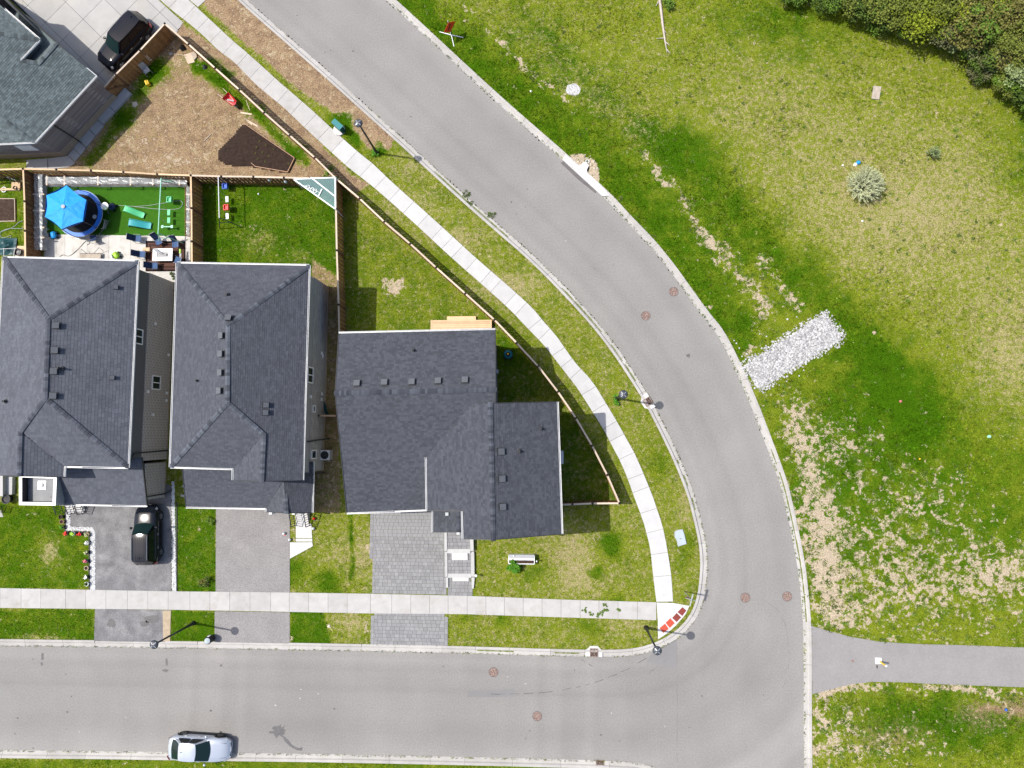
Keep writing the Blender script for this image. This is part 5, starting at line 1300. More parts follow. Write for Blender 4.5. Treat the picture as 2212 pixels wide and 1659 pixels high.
for i, (cx, cy, w, h) in enumerate(((-.62, 0, .34, .98), (.62, 0, .34, .98), (-.22, .34, .44, .30), (.22, .34, .44, .30), (-.22, -.34, .44, .30), (.22, -.34, .44, .30))):
    piece('top_slab', 'white_plastic', ft, (tt.x+cx, tt.y+cy, .575), (w-.008, h-.008, .06))
MB().box((tt.x, tt.y, .56), (.9, .38, .03)).build('burner_tray', 'dark_steel', ft)
bt = MB(); bt.tube([at(331,538,.66), at(338,541,.68), at(346,546,.67), at(354,550,.63), at(360,550,.63)], [.05, .13, .10, .04, .07], 7).solo('bunched_cover', 'grey_plastic', 'bunched grey cloth cover lying across the white fire table', 'cloth')
MB().box((*g2(319,540,.25), .28), (.55, .28, .35)).solo('side_box', 'wood_pale', 'small tan box beside the white fire table', 'box')
tb = at(389,546,.62); tg = thing('toy_blaster', 'lime green toy propped on a navy patio chair', 'toy', (tb.x, tb.y, .5))
MB().box((tb.x, tb.y+.12, .62), (.10, .34, .10)).build('toy_barrel', 'lime', tg); MB().box((tb.x+.03, tb.y-.2, .57), (.14, .34, .12)).build('toy_body', 'grey_plastic', tg)
# lounger half under the eave, ride-on car, tricycle, watering cans
lp = at(195,553,.35); lg = thing('sun_lounger', 'beige sling sun lounger on the patio under the eave', 'lounger', (lp.x, lp.y, .1))
MB().box((lp.x, lp.y-.1, .36), (1.7, .55, .02)).build('sling', 'wood_old', lg)
for s in (-1, 1): MB().tube([(lp.x-.95, lp.y-.1+s*.3, .1), (lp.x-.85, lp.y-.1+s*.3, .36), (lp.x+.85, lp.y-.1+s*.3, .36), (lp.x+.95, lp.y-.1+s*.3, .1)], .02, 6).build('frame_rail', 'dark_steel', lg)
MB().tube([(lp.x+.3, lp.y+.2, .36), (lp.x+.95, lp.y+.55, .75), (lp.x+1.1, lp.y+.35, .4)], .018, 6).build('arm', 'dark_steel', lg); MB().tube([(lp.x-.3, lp.y+.2, .36), (lp.x-.6, lp.y+.5, .6)], .018, 6).build('arm', 'dark_steel', lg)
def ride_on(label, u, v, rz, body, top):
    p = at(u, v, .3); r = thing('ride_on_toy', label, 'toy car', (p.x, p.y, .1), rz)
    MB().lathe([(.16, -.06), (.28, -.02), (.28, .06), (.18, .14), (.05, .16)], 14, (0, 0, .24)).build('toy_body', body, r, local=True, smooth=True)
    MB().box((-.22, 0, .40), (.06, .3, .28)).build('toy_seat', top, r, local=True); MB().tube([(.18, -.16, .44), (.18, .16, .44)], .02, 6).build('handlebar', 'black_plastic', r, local=True)
    for x in (-.22, .22):
        for y in (-.2, .2): MB().tube([(x, y-.03, .1), (x, y+.03, .1)], .1, 12).build('wheel', 'black_plastic', r, local=True)
ride_on('lime green ride on toy on the patio by the eave', 251, 552, .5, 'lime', 'white_plastic')
ride_on('small blue ride on toy at the patio corner', 116, 508, .2, 'blue_canopy', 'black_plastic')
ride_on('dark blue ride on toy beside the trampoline ladder', 243, 447, 1.2, 'navy', 'navy_light')
def hose(label, pts, mat, r=.02, z=.12):
    rs = resample(smooth_line(G(pts), 3), .12); MB().tube([(p.x, p.y, z+.01*math.sin(i*.7)) for i, p in enumerate(rs)], r, 6).solo('garden_hose', mat, label, 'hose')
hose('grey hose looping across the turf under the green swing', [(250,444),(300,448),(350,441),(385,434),(397,436),(396,446),(385,454),(340,453),(290,447)], 'hose_grey')
hose('thin dark hose snaking over the patio', [(131,555),(140,550),(150,556),(165,545),(178,532),(186,522),(194,520),(197,526),(190,530)], 'hose_dark')
fb = at(203,516,.4); fch = thing('folding_chair', 'folded navy camping chair beside the trampoline pad', 'chair', (fb.x, fb.y, .1), .2)
MB().box((0, .05, .35), (.5, .42, .03), mat=Matrix.Rotation(.25, 3, 'X')).build('seat', 'navy', fch, local=True)
MB().box((0, -.22, .58), (.5, .03, .45), mat=Matrix.Rotation(.3, 3, 'X')).build('backrest', 'navy_light', fch, local=True)
for a, b in (((-.25, .25, 0), (.25, -.2, .4)), ((.25, .25, 0), (-.25, -.2, .4)), ((-.28, -.25, 0), (-.25, -.3, .8)), ((.28, -.25, 0), (.25, -.3, .8))): MB().tube([a, b], .012, 6).build('leg', 'black_metal', fch, local=True)
rk = at(222,443,1.1); MB().lathe([(.02, 0), (.3, .02), (.3, .05), (.02, .06)], 18, (rk.x, rk.y, .84)).solo('play_disc', 'white_plastic', 'white flying disc resting on the trampoline edge', 'toy disc')
MB().torus((*g2(228,450,.86), .875), .13, .03, 18, 6).solo('play_ring', 'lime', 'yellow green play ring on the trampoline edge', 'toy ring')

# ================================================================== cluttered yard at the left edge
bd = G([(-30,431),(35.5,431),(36.5,479),(-30,480)]); bb = thing('garden_bed', 'dark soil garden bed framed by thin pale timber', 'garden bed', (*g2(10,455), .08)); HARD.append(bd)
def soilbed(poly, root, mat, z, amp=.04, nm='soil_fill'):
    xs = [p[0] for p in poly]; ys = [p[1] for p in poly]; st_ = .14; b = MB()
    X = np.arange(min(xs), max(xs)+st_, st_); Y = np.arange(min(ys), max(ys)+st_, st_); gx, gy = np.meshgrid(X, Y); ins_ = inpoly(gx, gy, poly)
    gz = z+(fbm(gx, gy, 3, 9)-.5)*amp*2+(fbm(gx, gy, 1, 4)-.5)*amp; idx_ = -np.ones(gx.shape, int)
    for j in range(len(Y)):
        for i in range(len(X)):
            if ins_[max(0, j-1):j+2, max(0, i-1):i+2].any(): idx_[j, i] = len(b.v); b.v.append((gx[j, i], gy[j, i], gz[j, i] if ins_[j, i] else z-.06))
    for j in range(len(Y)-1):
        for i in range(len(X)-1):
            q = (idx_[j, i], idx_[j, i+1], idx_[j+1, i+1], idx_[j+1, i])
            if min(q) >= 0: b.f.append(q)
    return b.build(nm, mat, root, smooth=True)
soilbed(bd, bb, 'soil_bed', .13)
for i in range(4): beam('edging', 'wood_white', bb, (*bd[i], .13), (*bd[(i+1) % 4], .13), .04, .16)
hose('pale green hose curling on the grass beside the garden bed', [(52,478),(44,480),(34,490),(20,497),(6,500),(1,508),(8,516),(20,512),(27,508),(26,516),(20,520)], 'hose_grey')
hose('pale green hose lying straight on the grass beside the framed bed', [(52,494),(40,495),(22,494),(4,501)], 'hose_grey')
def bicycle(label, u, v, rz, col):
    p = at(u, v, .3); r = thing('bicycle', label, 'bicycle', (p.x, p.y, .1), rz)
    for x in (-.5, .5):
        w = MB()
        for i in range(20):
            a0, a1 = 2*math.pi*i/20, 2*math.pi*(i+1)/20; w.tube([(x+.32*math.cos(a0), .1*math.sin(a0), .33+.31*math.sin(a0)), (x+.32*math.cos(a1), .1*math.sin(a1), .33+.31*math.sin(a1))], .022, 5, False)
        w.build('wheel', 'tyre', r, local=True)
    MB().tube([(-.5, 0, .33), (-.15, .05, .75), (.35, .05, .78), (.5, 0, .33)], .02, 6).tube([(-.15, .05, .75), (0, 0, .3), (.35, .05, .78)], .02, 6).build('frame', col, r, local=True)
    MB().tube([(.36, -.2, .98), (.36, .26, .95)], .015, 6).build('handlebar', 'black_metal', r, local=True); MB().box((-.2, .06, .86), (.24, .12, .05)).build('saddle', 'black_plastic', r, local=True)
bicycle('black bicycle leaning by the back fence of the cluttered yard', 10, 392, .1, 'black_metal')
bicycle('grey bicycle among tools behind the garden bed', 36, 393, -.3, 'grey_metal')
MB().box((*g2(15,411), .16), (2.4, .16, .14)).solo('timber', 'wood_pale', 'long pale timber lying behind the framed garden bed', 'timber')
MB().box((*g2(40,403), .2), (.7, .5, .2)).solo('crate', 'wood_pale', 'low pale wooden crate by the cedar side fence', 'crate')
wb = at(5,408,.3); MB().torus((wb.x, wb.y, .14), .2, .035, 18, 6).solo('hoop', 'white_plastic', 'white hoop lying behind the garden bed', 'hoop')
bk = at(33,406,.3); MB().lathe([(.10, .08), (.15, .38), (.13, .38), (.09, .12)], 14, (bk.x, bk.y, 0)).solo('bucket', 'black_plastic', 'black bucket behind the framed garden bed', 'bucket')
tp = at(5,530,.5); b = MB(); n_ = 9
V = [(tp.x+(i-4)*.22, tp.y+(j-4)*.17, .12+.45*math.exp(-((i-4)**2+(j-4)**2)/9)*random.uniform(.6, 1.2)) for j in range(n_) for i in range(n_)]
b.add(V, [(j*n_+i, j*n_+i+1, (j+1)*n_+i+1, (j+1)*n_+i) for j in range(n_-1) for i in range(n_-1)]).solo('net_heap', 'teal_dark', 'heap of dark teal netting by the left house', 'netting')
fr_ = at(18,545,.6); fg = thing('wire_frame', 'white tube frame standing on the netting by the house', 'frame', (fr_.x, fr_.y, .1))
for a, b2 in (((0,538),(34,536)), ((8,536),(9,575)), ((33,536),(24,575))): MB().tube([at(*a,.7), at(*b2,.7)], .02, 6).build('tube', 'white_metal', fg)
for a in ((8,537),(33,537)): q = at(*a,.7); MB().tube([q, (q.x, q.y, .08)], .02, 6).build('leg', 'white_metal', fg)
fp_ = at(37,544,.4); fpt = thing('fire_pit', 'round black fire pit on a tan square pad', 'fire pit', (fp_.x, fp_.y, .08))
MB().box((fp_.x+.15, fp_.y, .10), (1.0, 1.1, .06)).build('pad', 'wood_pale', fpt); MB().lathe([(.18, .12), (.30, .22), (.32, .42), (.28, .42), (.22, .26), (.05, .24)], 18, (fp_.x, fp_.y, 0)).build('bowl', 'black_metal', fpt)

# ================================================================== yard behind the middle house
cs = thing('corner_shelter', 'triangular white pole shelter with teal mesh in the fence corner', 'shelter', (*g2(700,410), .08))
z3 = lambda x, y: (345.6+x/4.8, 172.8+y/4.8)
A, B, C2 = at(*z3(1385,1030), 2.0), at(*z3(1820,1340), 2.0), at(*z3(1822,1012), 2.0); A2, B2 = at(*z3(1565,1010), 2.02), at(*z3(1825,1215), 2.02)
MB().slab([A, B, C2], .01).build('mesh_sheet', 'net_teal', cs)
for p, q in ((A, B), (A2, B2), (C2+Vector((-.03,0,0)), B), (C2, A)): MB().beam(p+Vector((0, 0, .02)), q+Vector((0, 0, .02)), .09, .04).build('pole', 'white_plastic', cs)
for p in (A, B, C2): MB().beam((p.x, p.y, .08), (p.x, p.y, 2.0), .06, .06).build('post', 'white_plastic', cs)
MB().beam(at(*z3(1680,1130), 2.06), at(*z3(1645,1200), 2.06), .08, .03).build('spar', 'white_plastic', cs)
ch = thing('hanging_ornament', 'white looped ornament hung under the corner shelter', 'ornament', (*g2(670,405,1.7), 1.6))
for i, (x, y) in enumerate(((1535,1110), (1580,1135), (1610,1150))):
    p = at(*z3(x, y), 2.05); MB().torus(p, .14, .02, 16, 5).build('loop', 'white_plastic', ch)
MB().tube([at(*z3(1500,1095), 2.05), at(*z3(1650,1165), 2.05)], .02, 5).build('bar', 'white_plastic', ch)
for x, y in ((1137,1040), (1305,1058)):
    p = at(*z3(x, y), 1.3); l = thing('wall_lantern', 'small pale blue lantern hung on the cedar back fence', 'lantern', (p.x, p.y, 1.2), group='lanterns on the back fence')
    MB().lathe([(.05, 0), (.11, .05), (.11, .22), (.04, .3)], 10).build('lantern_body', 'lid_grey', l, local=True); MB().tube([(0, .02, .3), (0, .16, .34)], .012, 5).build('bracket', 'black_metal', l, local=True)
for x, y, s, lbb in ((1030,1188,.07,'small white ball on the green lawn below the two fence lanterns'), (445,1625,.06,'tiny white ball at the shaded foot of the side fence')):
    p = at(*z3(x, y)); MB().lathe([(.3*s, 0), (s, s*.6), (s, s*1.2), (.3*s, 1.9*s)], 10, (p.x, p.y, .09)).solo('ball', 'white_plastic', lbb, 'ball', 'white balls on the lawn', smooth=True)
# air conditioner of the middle house, unit of the corner house
p = at(702,983,.8); ac_ = thing('air_conditioner', 'square white air conditioner with round fan grille between houses', 'air conditioner', (p.x, p.y, .08))
MB().box((p.x, p.y, .47), (.72, .72, .76)).build('cabinet', 'grey_plastic', ac_); MB().box((p.x, p.y, .865), (.74, .74, .03)).build('top_panel', 'white_metal', ac_)
MB().lathe([(.30, .882), (.30, .888)], 24, (p.x, p.y, 0)).build('fan_opening', 'black_plastic', ac_)
gl_ = MB()
for R_ in (.08, .16, .24, .30): gl_.torus((p.x, p.y, .897), R_, .008, 24, 4)
for k in range(8): a = k*math.pi/4; gl_.beam((p.x, p.y, .897), (p.x+.3*math.cos(a), p.y+.3*math.sin(a), .897), .01, .008)
gl_.build('fan_grille', 'dark_steel', ac_); HARD.append([(p.x-.4, p.y-.4), (p.x+.4, p.y-.4), (p.x+.4, p.y+.4), (p.x-.4, p.y+.4)])
p = at(1211,988,.9); hp_ = thing('heat_pump', 'white heat pump beside the east wall of the corner house', 'heat pump', (p.x, p.y, .08))
MB().box((p.x, p.y, .5), (.42, .95, .84)).build('cabinet', 'white_metal', hp_); MB().box((p.x+.215, p.y, .5), (.02, .6, .6)).build('grille', 'blue_mower', hp_)
# water meter on the gap, satellite dish
p = at(690,768,1.1); MB().lathe([(.02, 0), (.30, .05), (.33, .12)], 20, (p.x, p.y, 1.0)).solo('wall_dish', 'white_plastic', 'round white dish mounted low on the middle house wall', 'dish')
p = at(710,905,.3); MB().beam(at(698,868,.5), at(708,900,.3), .22, .05).solo('leaning_board', 'teal_dark', 'dark green board leaning in the gap between houses', 'board')
# lawn mower
p = at(1097.5,765,.4); lm = thing('lawn_mower', 'blue lawn mower standing in the shade of the corner house', 'lawn mower', (p.x, p.y, .08), math.radians(95))
MB().lathe([(.30, .06), (.33, .12), (.33, .22), (.22, .30)], 18).build('deck', 'blue_mower', lm, local=True, smooth=True); MB().lathe([(.16, .28), (.17, .42), (.10, .48)], 14).build('motor', 'black_plastic', lm, local=True)
MB().lathe([(.07, .48), (.07, .50)], 12).build('motor_cap', 'yellow', lm, local=True)
for x in (-.3, .3):
    for y in (-.27, .27): MB().tube([(x, y-.03, .1), (x, y+.03, .1)], .1, 12).build('wheel', 'black_plastic', lm, local=True)
MB().tube([(-.25, -.2, .2), (-.9, -.22, .95), (-.9, .22, .95), (-.25, .2, .2)], .016, 6).build('handle', 'black_metal', lm, local=True)

# ================================================================== yard of the angled house
z1p = lambda x, y: (x/4, y/4)
bed = [z3(*p) for p in ((880,470),(1400,825),(1330,965),(1000,905),(910,888),(720,885),(625,830),(610,760),(700,660),(800,560),(840,500))]; bedw = G(bed); HARD.append(bedw)
gb_ = thing('garden_bed', 'dark freshly dug garden bed with timber edging in straw yard', 'garden bed', (*g2(*z3(1000,750)), .08))
soilbed(bedw, gb_, 'soil', .15, .05)
for a, b in (((885,462),(1405,820)), ((1405,822),(1335,965)), ((1335,966),(1000,908)), ((1000,906),(958,872))): beam('edging', 'wood_edge', gb_, (*g2(*z3(*a)), .17), (*g2(*z3(*b)), .17), .05, .2)
for i, (x, y) in enumerate(((1045,648),(1108,685),(1185,728),(1072,762),(1137,800),(1000,770),(1025,828),(1100,858),(1342,880),(1012,710))):
    q = g2(*z3(x, y)); b = MB()
    for k in range(7): a = k*.9; b.poly([(q[0], q[1], .17), (q[0]+.08*math.cos(a), q[1]+.08*math.sin(a), .25), (q[0]+.06*math.cos(a+.5), q[1]+.06*math.sin(a+.5), .22)])
    b.solo('seedling', 'leaf_olive', 'tiny green seedling planted in the dark garden bed', 'plant', 'seedlings in the dark bed')
p = at(*z3(735,215), .4); rz = math.atan2(-(215-130), (735-640)); wbr = thing('wheelbarrow', 'red wheelbarrow with pale handles on the straw yard', 'wheelbarrow', (p.x, p.y, .08), rz)
V = [(-.32, -.22, .26), (.30, -.16, .26), (.30, .16, .26), (-.32, .22, .26), (-.48, -.36, .58), (.50, -.27, .54), (.62, 0, .54), (.50, .27, .54), (-.48, .36, .58)]
MB().add(V, [(0, 1, 2, 3), (0, 4, 5, 1), (1, 5, 6, 7, 2), (2, 7, 8, 3), (3, 8, 4, 0)]).build('tray', 'red', wbr, local=True)
for s in (-1, 1): MB().tube([(.62, s*.06, .2), (-.4, s*.26, .34), (-1.05, s*.3, .5)], .025, 6).build('handle', 'wood_white', wbr, local=True); MB().tube([(-.35, s*.26, .34), (-.38, s*.27, 0)], .02, 6).build('leg', 'black_metal', wbr, local=True)
MB().tube([(.68, -.04, .2), (.68, .04, .2)], .2, 16).build('wheel', 'tyre', wbr, local=True)
MB().beam((-.2, .05, .5), (.35, -.08, .48), .1, .05).solo('bundle', 'grey_plastic', 'grey bundle lying in the red wheelbarrow', 'bundle').location = Vector((p.x, p.y, .42))
def plank(label, a, b, w=.12, mat='wood_white', th=.04, z=.10): return MB().beam((*g2(*a), z), (*g2(*b), z), w, th).solo('plank', mat, label, 'plank')
plank('pale plank lying near the dark garden bed', z3(842,345), z3(958,362))
plank('pale plank lying on grass along the upper edge of the bed', z3(888,412), z3(1020,488), .10)
plank('short pale plank beside the garden bed corner', z3(880,408), z3(960,470), .06)
plank('thin pale stick leaning against the long fence', z3(897,212), z3(938,322), .03)
plank('grey stick lying on the straw ground', z3(462,640), z3(535,568), .05, 'wood_old')
for a, b in (((1105,565),(1160,592)), ((1150,632),(1225,640)), ((1255,702),(1275,735)), ((1400,832),(1490,848)), ((1375,905),(1420,920))):
    plank('thin stake lying beside the timber edged bed', z3(*a), z3(*b), .03, 'wood_edge')['group'] = 'stakes beside the bed'
p = at(315.5,151,.45); gc = thing('garden_chair', 'weathered grey garden chair on the straw yard beside the board fence', 'chair', (p.x, p.y, .08), math.radians(-55))
MB().box((.05, 0, .4), (.46, .46, .03)).build('seat', 'grey_plastic', gc, local=True); MB().box((-.24, 0, .66), (.05, .5, .5), mat=Matrix.Rotation(-.35, 3, 'Y')).build('backrest', 'grey_metal', gc, local=True)
for s in (-1, 1): MB().tube([(.3, s*.26, 0), (.28, s*.26, .58), (-.26, s*.26, .6), (-.3, s*.26, 0)], .02, 6).build('arm_frame', 'grey_metal', gc, local=True)
p = at(320,180.5,.2); jg = thing('jerrycan', 'bright yellow jug standing in the shaded straw yard', 'jug', (p.x, p.y, .08), .4)
MB().box((0, 0, .18), (.26, .36, .34)).build('can_body', 'yellow', jg, local=True); MB().tube([(0, -.12, .36), (0, -.1, .44), (0, .1, .44), (0, .12, .36)], .025, 6).build('handle', 'yellow', jg, local=True); MB().tube([(.05, .15, .33), (.07, .17, .42)], .03, 8).build('spout', 'black_plastic', jg, local=True)
a, b = at(*z1p(1468,462), .1), at(*z1p(1600,480), .25); sh = thing('shovel', 'shovel with grey blade and pale handle by the fence', 'shovel', (a.x, a.y, .09))
MB().tube([a+(b-a)*.15, b], .018, 6).build('handle', 'wood_white', sh); d = (b-a).normalized(); n = Vector((-d.y, d.x, 0))
MB().slab([a-d*.12, a-d*.02+n*.12, a+d*.18+n*.12, a+d*.2-n*.12, a-d*.02-n*.12], .015).build('blade', 'grey_metal', sh)
MB().prism(G([z1p(*q) for q in ((1595,480),(1660,462),(1690,545),(1632,560))]), .11, .135).solo('board', 'wood_white', 'pale square board lying by the long fence', 'board')
MB().prism(G([z1p(*q) for q in ((1655,468),(1700,450),(1712,500),(1690,528))]), .10, .20).solo('folded_sheet', 'wood_old', 'folded pinkish sheet leaning at the long fence', 'sheet')
def heap(nm, label, cat, u, v, r, h, mat):
    p = at(u, v); b = MB(); n_ = 10; V = [(p.x, p.y, h+.08)]; F = []
    for k, (rr_, hh_) in enumerate(((.55, .75), (1.0, .0))):
        for i in range(n_): a = 2*math.pi*i/n_; q = r*rr_*random.uniform(.75, 1.2); V.append((p.x+q*math.cos(a), p.y+q*math.sin(a), .06+h*hh_*random.uniform(.7, 1.2)))
    for i in range(n_): j = (i+1) % n_; F += [(0, 1+i, 1+j), (1+i, 1+n_+i, 1+n_+j, 1+j)]
    b.add(V, F).solo(nm, mat, label, cat)
heap('bin_bag', 'black bin bag slumped against the long fence', 'bag', *z1p(1588,425), .28, .4, 'black_plastic')
heap('bin_bag', 'small black and grey bag by the long fence', 'bag', *z1p(1778,585), .2, .3, 'dark_steel')
heap('rubble', 'small heap of pale rubble at the end of the slabs', 'rubble', *z1p(1170,905), .3, .08, 'stone_tan')
# ================================================================== vehicles
def patch(c00, c10, c11, c01, bul, n=8, m=6):
    V = []; F = []
    c00, c10, c11, c01, bul = [Vector(q) for q in (c00, c10, c11, c01, bul)]
    for j in range(m+1):
        for i in range(n+1):
            s, t = i/n, j/m; p = c00.lerp(c10, s).lerp(c01.lerp(c11, s), t); V.append(p+bul*(4*s*(1-s))*1.0*(1-.25*t))
    for j in range(m):
        for i in range(n): q = j*(n+1)+i; F.append((q, q+1, q+n+2, q+n+1))
    return V, F
def vehicle(name, label, cat, u, v, zref, heading, L_, W, H_, paint, suv, z=.0, glass='glass_car', rim='rim', rails=None, van=False):
    p = at(u, v, zref); r = thing(name, label, cat, (p.x, p.y, z), math.radians(heading))
    hl = L_/2; hw = W/2
    if suv: top = [(-1, .74), (-.97, .98), (-.9, 1.08), (-.5, 1.10), (.2, 1.10), (.38, 1.08), (.6, 1.04), (.84, .96), (.94, .82), (1, .62)]
    else: top = [(-1, .64), (-.97, .82), (-.92, .96), (-.75, 1.0), (-.5, 1.0), (.2, .98), (.36, .96), (.6, .88), (.85, .76), (.95, .64), (1, .5)]
    xs = [-1, -.985, -.95, -.88, -.78, -.64, -.48, -.3, -.1, .1, .28, .42, .56, .7, .82, .9, .955, .985, 1]
    V = []; F = []; m = 0
    for s in xs:
        w = hw*(1-.30*abs(s)**7-.05*max(0, s)**2); zt = np.interp(s, [a for a, _ in top], [b for _, b in top]); zb = zt-.07-.05*(1-abs(s))
        pr = [(w*.88, .24), (w*.97, .34), (w*1.0, .52), (w*.995, .66), (w*.965, max(.6, zb)), (w*.86, zt), (w*.45, zt+.025), (0, zt+.03)]
        sec = pr+[(-y, zz) for y, zz in pr[:-1][::-1]]; m = len(sec)
        V += [(s*hl, y, min(zz, zt+.03)) for y, zz in sec]
    for i in range(len(xs)-1):
        for j in range(m): F.append((i*m+j, i*m+(j+1) % m, (i+1)*m+(j+1) % m, (i+1)*m+j))
    F += [tuple(range(m)), tuple(range((len(xs)-1)*m, len(xs)*m))[::-1]]
    bo = MB().add(V, F).build('body', paint, r, local=True, smooth=True)
    # glasshouse
    if suv: xf, xr, tf, tr_ = .36*hl, -.93*hl, .06*hl, -.80*hl; zb = 1.08
    else: xf, xr, tf, tr_ = .37*hl, -.80*hl, .02*hl, -.50*hl; zb = .975
    if van: xf, tf = .42*hl, .14*hl
    yb, yt = hw*.90, hw*.70; zt = H_-.03
    fb_, rb_, ft_, rt_ = .14, -.07, .07, -.04
    V, F = [], []
    co = MB(); e = .012
    ring = lambda x0, x1, y, z_, f0, r0: [(x1, -y, z_), ((x1+r0), 0, z_), (x1, y, z_), (x0, y, z_), (x0+f0, 0, z_), (x0, -y, z_)]
    b0 = ring(xf-e, xr+e, yb-e, zb-.1, fb_, rb_); b1 = ring(tf-e, tr_+e, yt-e, zt-.01, ft_, rt_)
    co.add(b0+b1, [(i, (i+1) % 6, 6+(i+1) % 6, 6+i) for i in range(6)]+[tuple(range(6, 12))])
    co.build('pillars', paint if not suv else 'paint_black', r, local=True)
    def lp(a, b, t): return Vector(a).lerp(Vector(b), t)
    bl, br, tl, trr = (xf, yb, zb), (xf, -yb, zb), (tf, yt, zt), (tf, -yt, zt)
    i0 = .05
    V, F = patch(lp(bl, br, i0), lp(br, bl, i0), lp(trr, tl, i0), lp(tl, trr, i0), (fb_*.95, 0, .02)); F = [f for f in F]
    wsh = MB().add([Vector(q)+Vector((.012, 0, .012)) for q in V], F).build('windshield', glass, r, local=True, smooth=True)
    MB().box((xf-.10, 0, zb+.03), (.14, yb*1.5, .03)).build('dashboard', 'black_plastic', wsh, local=True)
    bl, br, tl, trr = (xr, -yb, zb), (xr, yb, zb), (tr_, -yt, zt), (tr_, yt, zt)
    V, F = patch(lp(bl, br, .07), lp(br, bl, .07), lp(trr, tl, .07), lp(tl, trr, .07), (rb_*.95, 0, .02))
    MB().add([Vector(q)+Vector((-.012, 0, .012)) for q in V], F).build('rear_window', glass if not suv else 'glass_dark', r, local=True, smooth=True)
    for s in (-1, 1):
        cuts_ = ((.06, .36), (.39, .68), (.71, .93)) if suv else ((.08, .46), (.50, .86))
        for a, b in cuts_:
            A, B = lp((xf, s*yb, zb), (xr, s*yb, zb), a), lp((xf, s*yb, zb), (xr, s*yb, zb), b); C2, D = lp((tf, s*yt, zt), (tr_, s*yt, zt), b), lp((tf, s*yt, zt), (tr_, s*yt, zt), a)
            A2, D2 = A.lerp(D, .08), A.lerp(D, .9); B2, C3 = B.lerp(C2, .08), B.lerp(C2, .9)
            V, F = patch(A2, B2, C3, D2, (0, s*.012, 0), 5, 3); MB().add([Vector(q)+Vector((0, s*.012, .004)) for q in V], F).build('side_window', 'glass_dark', r, local=True, smooth=True)
    # roof panel
    V = []; F = []; n_, k_ = 12, 8
    for j in range(k_+1):
        for i in range(n_+1):
            s, t = i/n_*2-1, j/k_*2-1; x = (tf+tr_)/2+(tf-tr_)/2*s; x += (ft_*max(0, s)**3*(1-t*t)+rt_*max(0, -s)**3*(1-t*t)); y = yt*1.02*t*(1-.10*abs(s)**4)
            V.append((x, y, zt+.012+.045*(1-s**4)*(1-abs(t)**3)))
    for j in range(k_):
        for i in range(n_): q = j*(n_+1)+i; F.append((q, q+1, q+n_+2, q+n_+1))
    rf = MB().add(V, F).build('roof', paint, r, local=True, smooth=True)
    MB().add([((tr_+.16), -.03, zt+.05), (tr_+.16, .03, zt+.05), (tr_+.36, 0, zt+.055), (tr_+.18, 0, zt+.11)], [(0, 1, 3), (1, 2, 3), (2, 0, 3)]).build('antenna', 'black_plastic', rf, local=True)
    if rails:
        for s in (-1, 1): MB().tube([(tr_+.08, s*yt*.93, zt+.03), (tr_+.18, s*yt*.93, zt+.085), (tf-.25, s*yt*.93, zt+.085), (tf-.12, s*yt*.93, zt+.03)], .022, 6).build('roof_rail', rails, rf, local=True)
        for y in (-.3, -.15, 0, .15, .3): MB().box(((tf+tr_)/2, y, zt+.056-.02*abs(y)), ((tf-tr_)*.78, .012, .012)).build('roof_rib', 'paint_black', rf, local=True)
    # hood line, grille, lamps, mirrors, handles, plates, wheels
    hx0, hx1 = .42*hl, .9*hl
    for s in (-1, 1):
        zA = np.interp(.45, [a for a, _ in top], [b for _, b in top]); zB = np.interp(.86, [a for a, _ in top], [b for _, b in top])
        MB().beam((hx0, s*hw*.70, zA+.012), (hx1, s*hw*.56, zB+.012), .014, .012).build('hood_seam', 'skirt_black', bo, local=True)
        MB().add(*patch((.86*hl, s*hw*.93, .66), (.955*hl, s*hw*.66, .58), (.93*hl, s*hw*.62, .70 if not suv else .80), (.82*hl, s*hw*.90, .78 if not suv else .88), (.03, s*.02, .02), 5, 3)).build('headlight', 'lamp_clear', r, local=True, smooth=True)
        MB().add(*patch((-.90*hl, s*hw*.97, .70), (-.985*hl, s*hw*.66, .72), (-.985*hl, s*hw*.62, .90 if not suv else 1.0), (-.90*hl, s*hw*.94, .92 if not suv else 1.02), (-.03, s*.02, 0), 5, 3)).build('taillight', 'lamp_red', r, local=True, smooth=True)
        MB().lathe([(.02, -.06), (.09, -.04), (.10, .03), (.03, .07)], 10, (xf-.22, s*(hw+.10), zb+.03)).build('mirror', paint, r, local=True, smooth=True)
        MB().beam((xf-.2, s*hw*.9, zb), (xf-.22, s*(hw+.06), zb+.02), .05, .03).build('mirror_arm', 'black_plastic', r, local=True)
        for x in (.02*hl, -.42*hl): MB().box((x, s*(hw+.005), .82), (.2, .035, .03)).build('door_handle', 'rim', r, local=True)
        MB().box((0, s*(hw*.975), .30), (L_*.50, .06, .14)).build('sill', 'skirt_black', r, local=True)
        for x in (.60*hl, -.60*hl):
            rad = .37 if suv else .33
            wh = MB().tube([(x, s*(hw-.24), rad), (x, s*(hw-.01), rad)], rad, 22).build('wheel', 'tyre', r, local=True)
            MB().tube([(x, s*(hw-.012), rad), (x, s*(hw+.004), rad)], rad*.66, 18).build('rim', 'rim_dark', wh, local=True)
            sp = MB()
            for k in range(5): a = k*2*math.pi/5; sp.beam((x, s*(hw+.008), rad), (x+rad*.62*math.cos(a), s*(hw+.008), rad+rad*.62*math.sin(a)), .02, .075)
            sp.build('spokes', rim, wh, local=True)
            V = []; F = []
            for i in range(13): a = math.pi*i/12; V += [(x+(rad+.02)*math.cos(a), s*(hw+.004), rad+(rad+.02)*math.sin(a)), (x+(rad+.09)*math.cos(a), s*(hw+.004), rad+(rad+.09)*math.sin(a)), (x+(rad+.09)*math.cos(a), s*(hw-.1), rad+(rad+.09)*math.sin(a))]
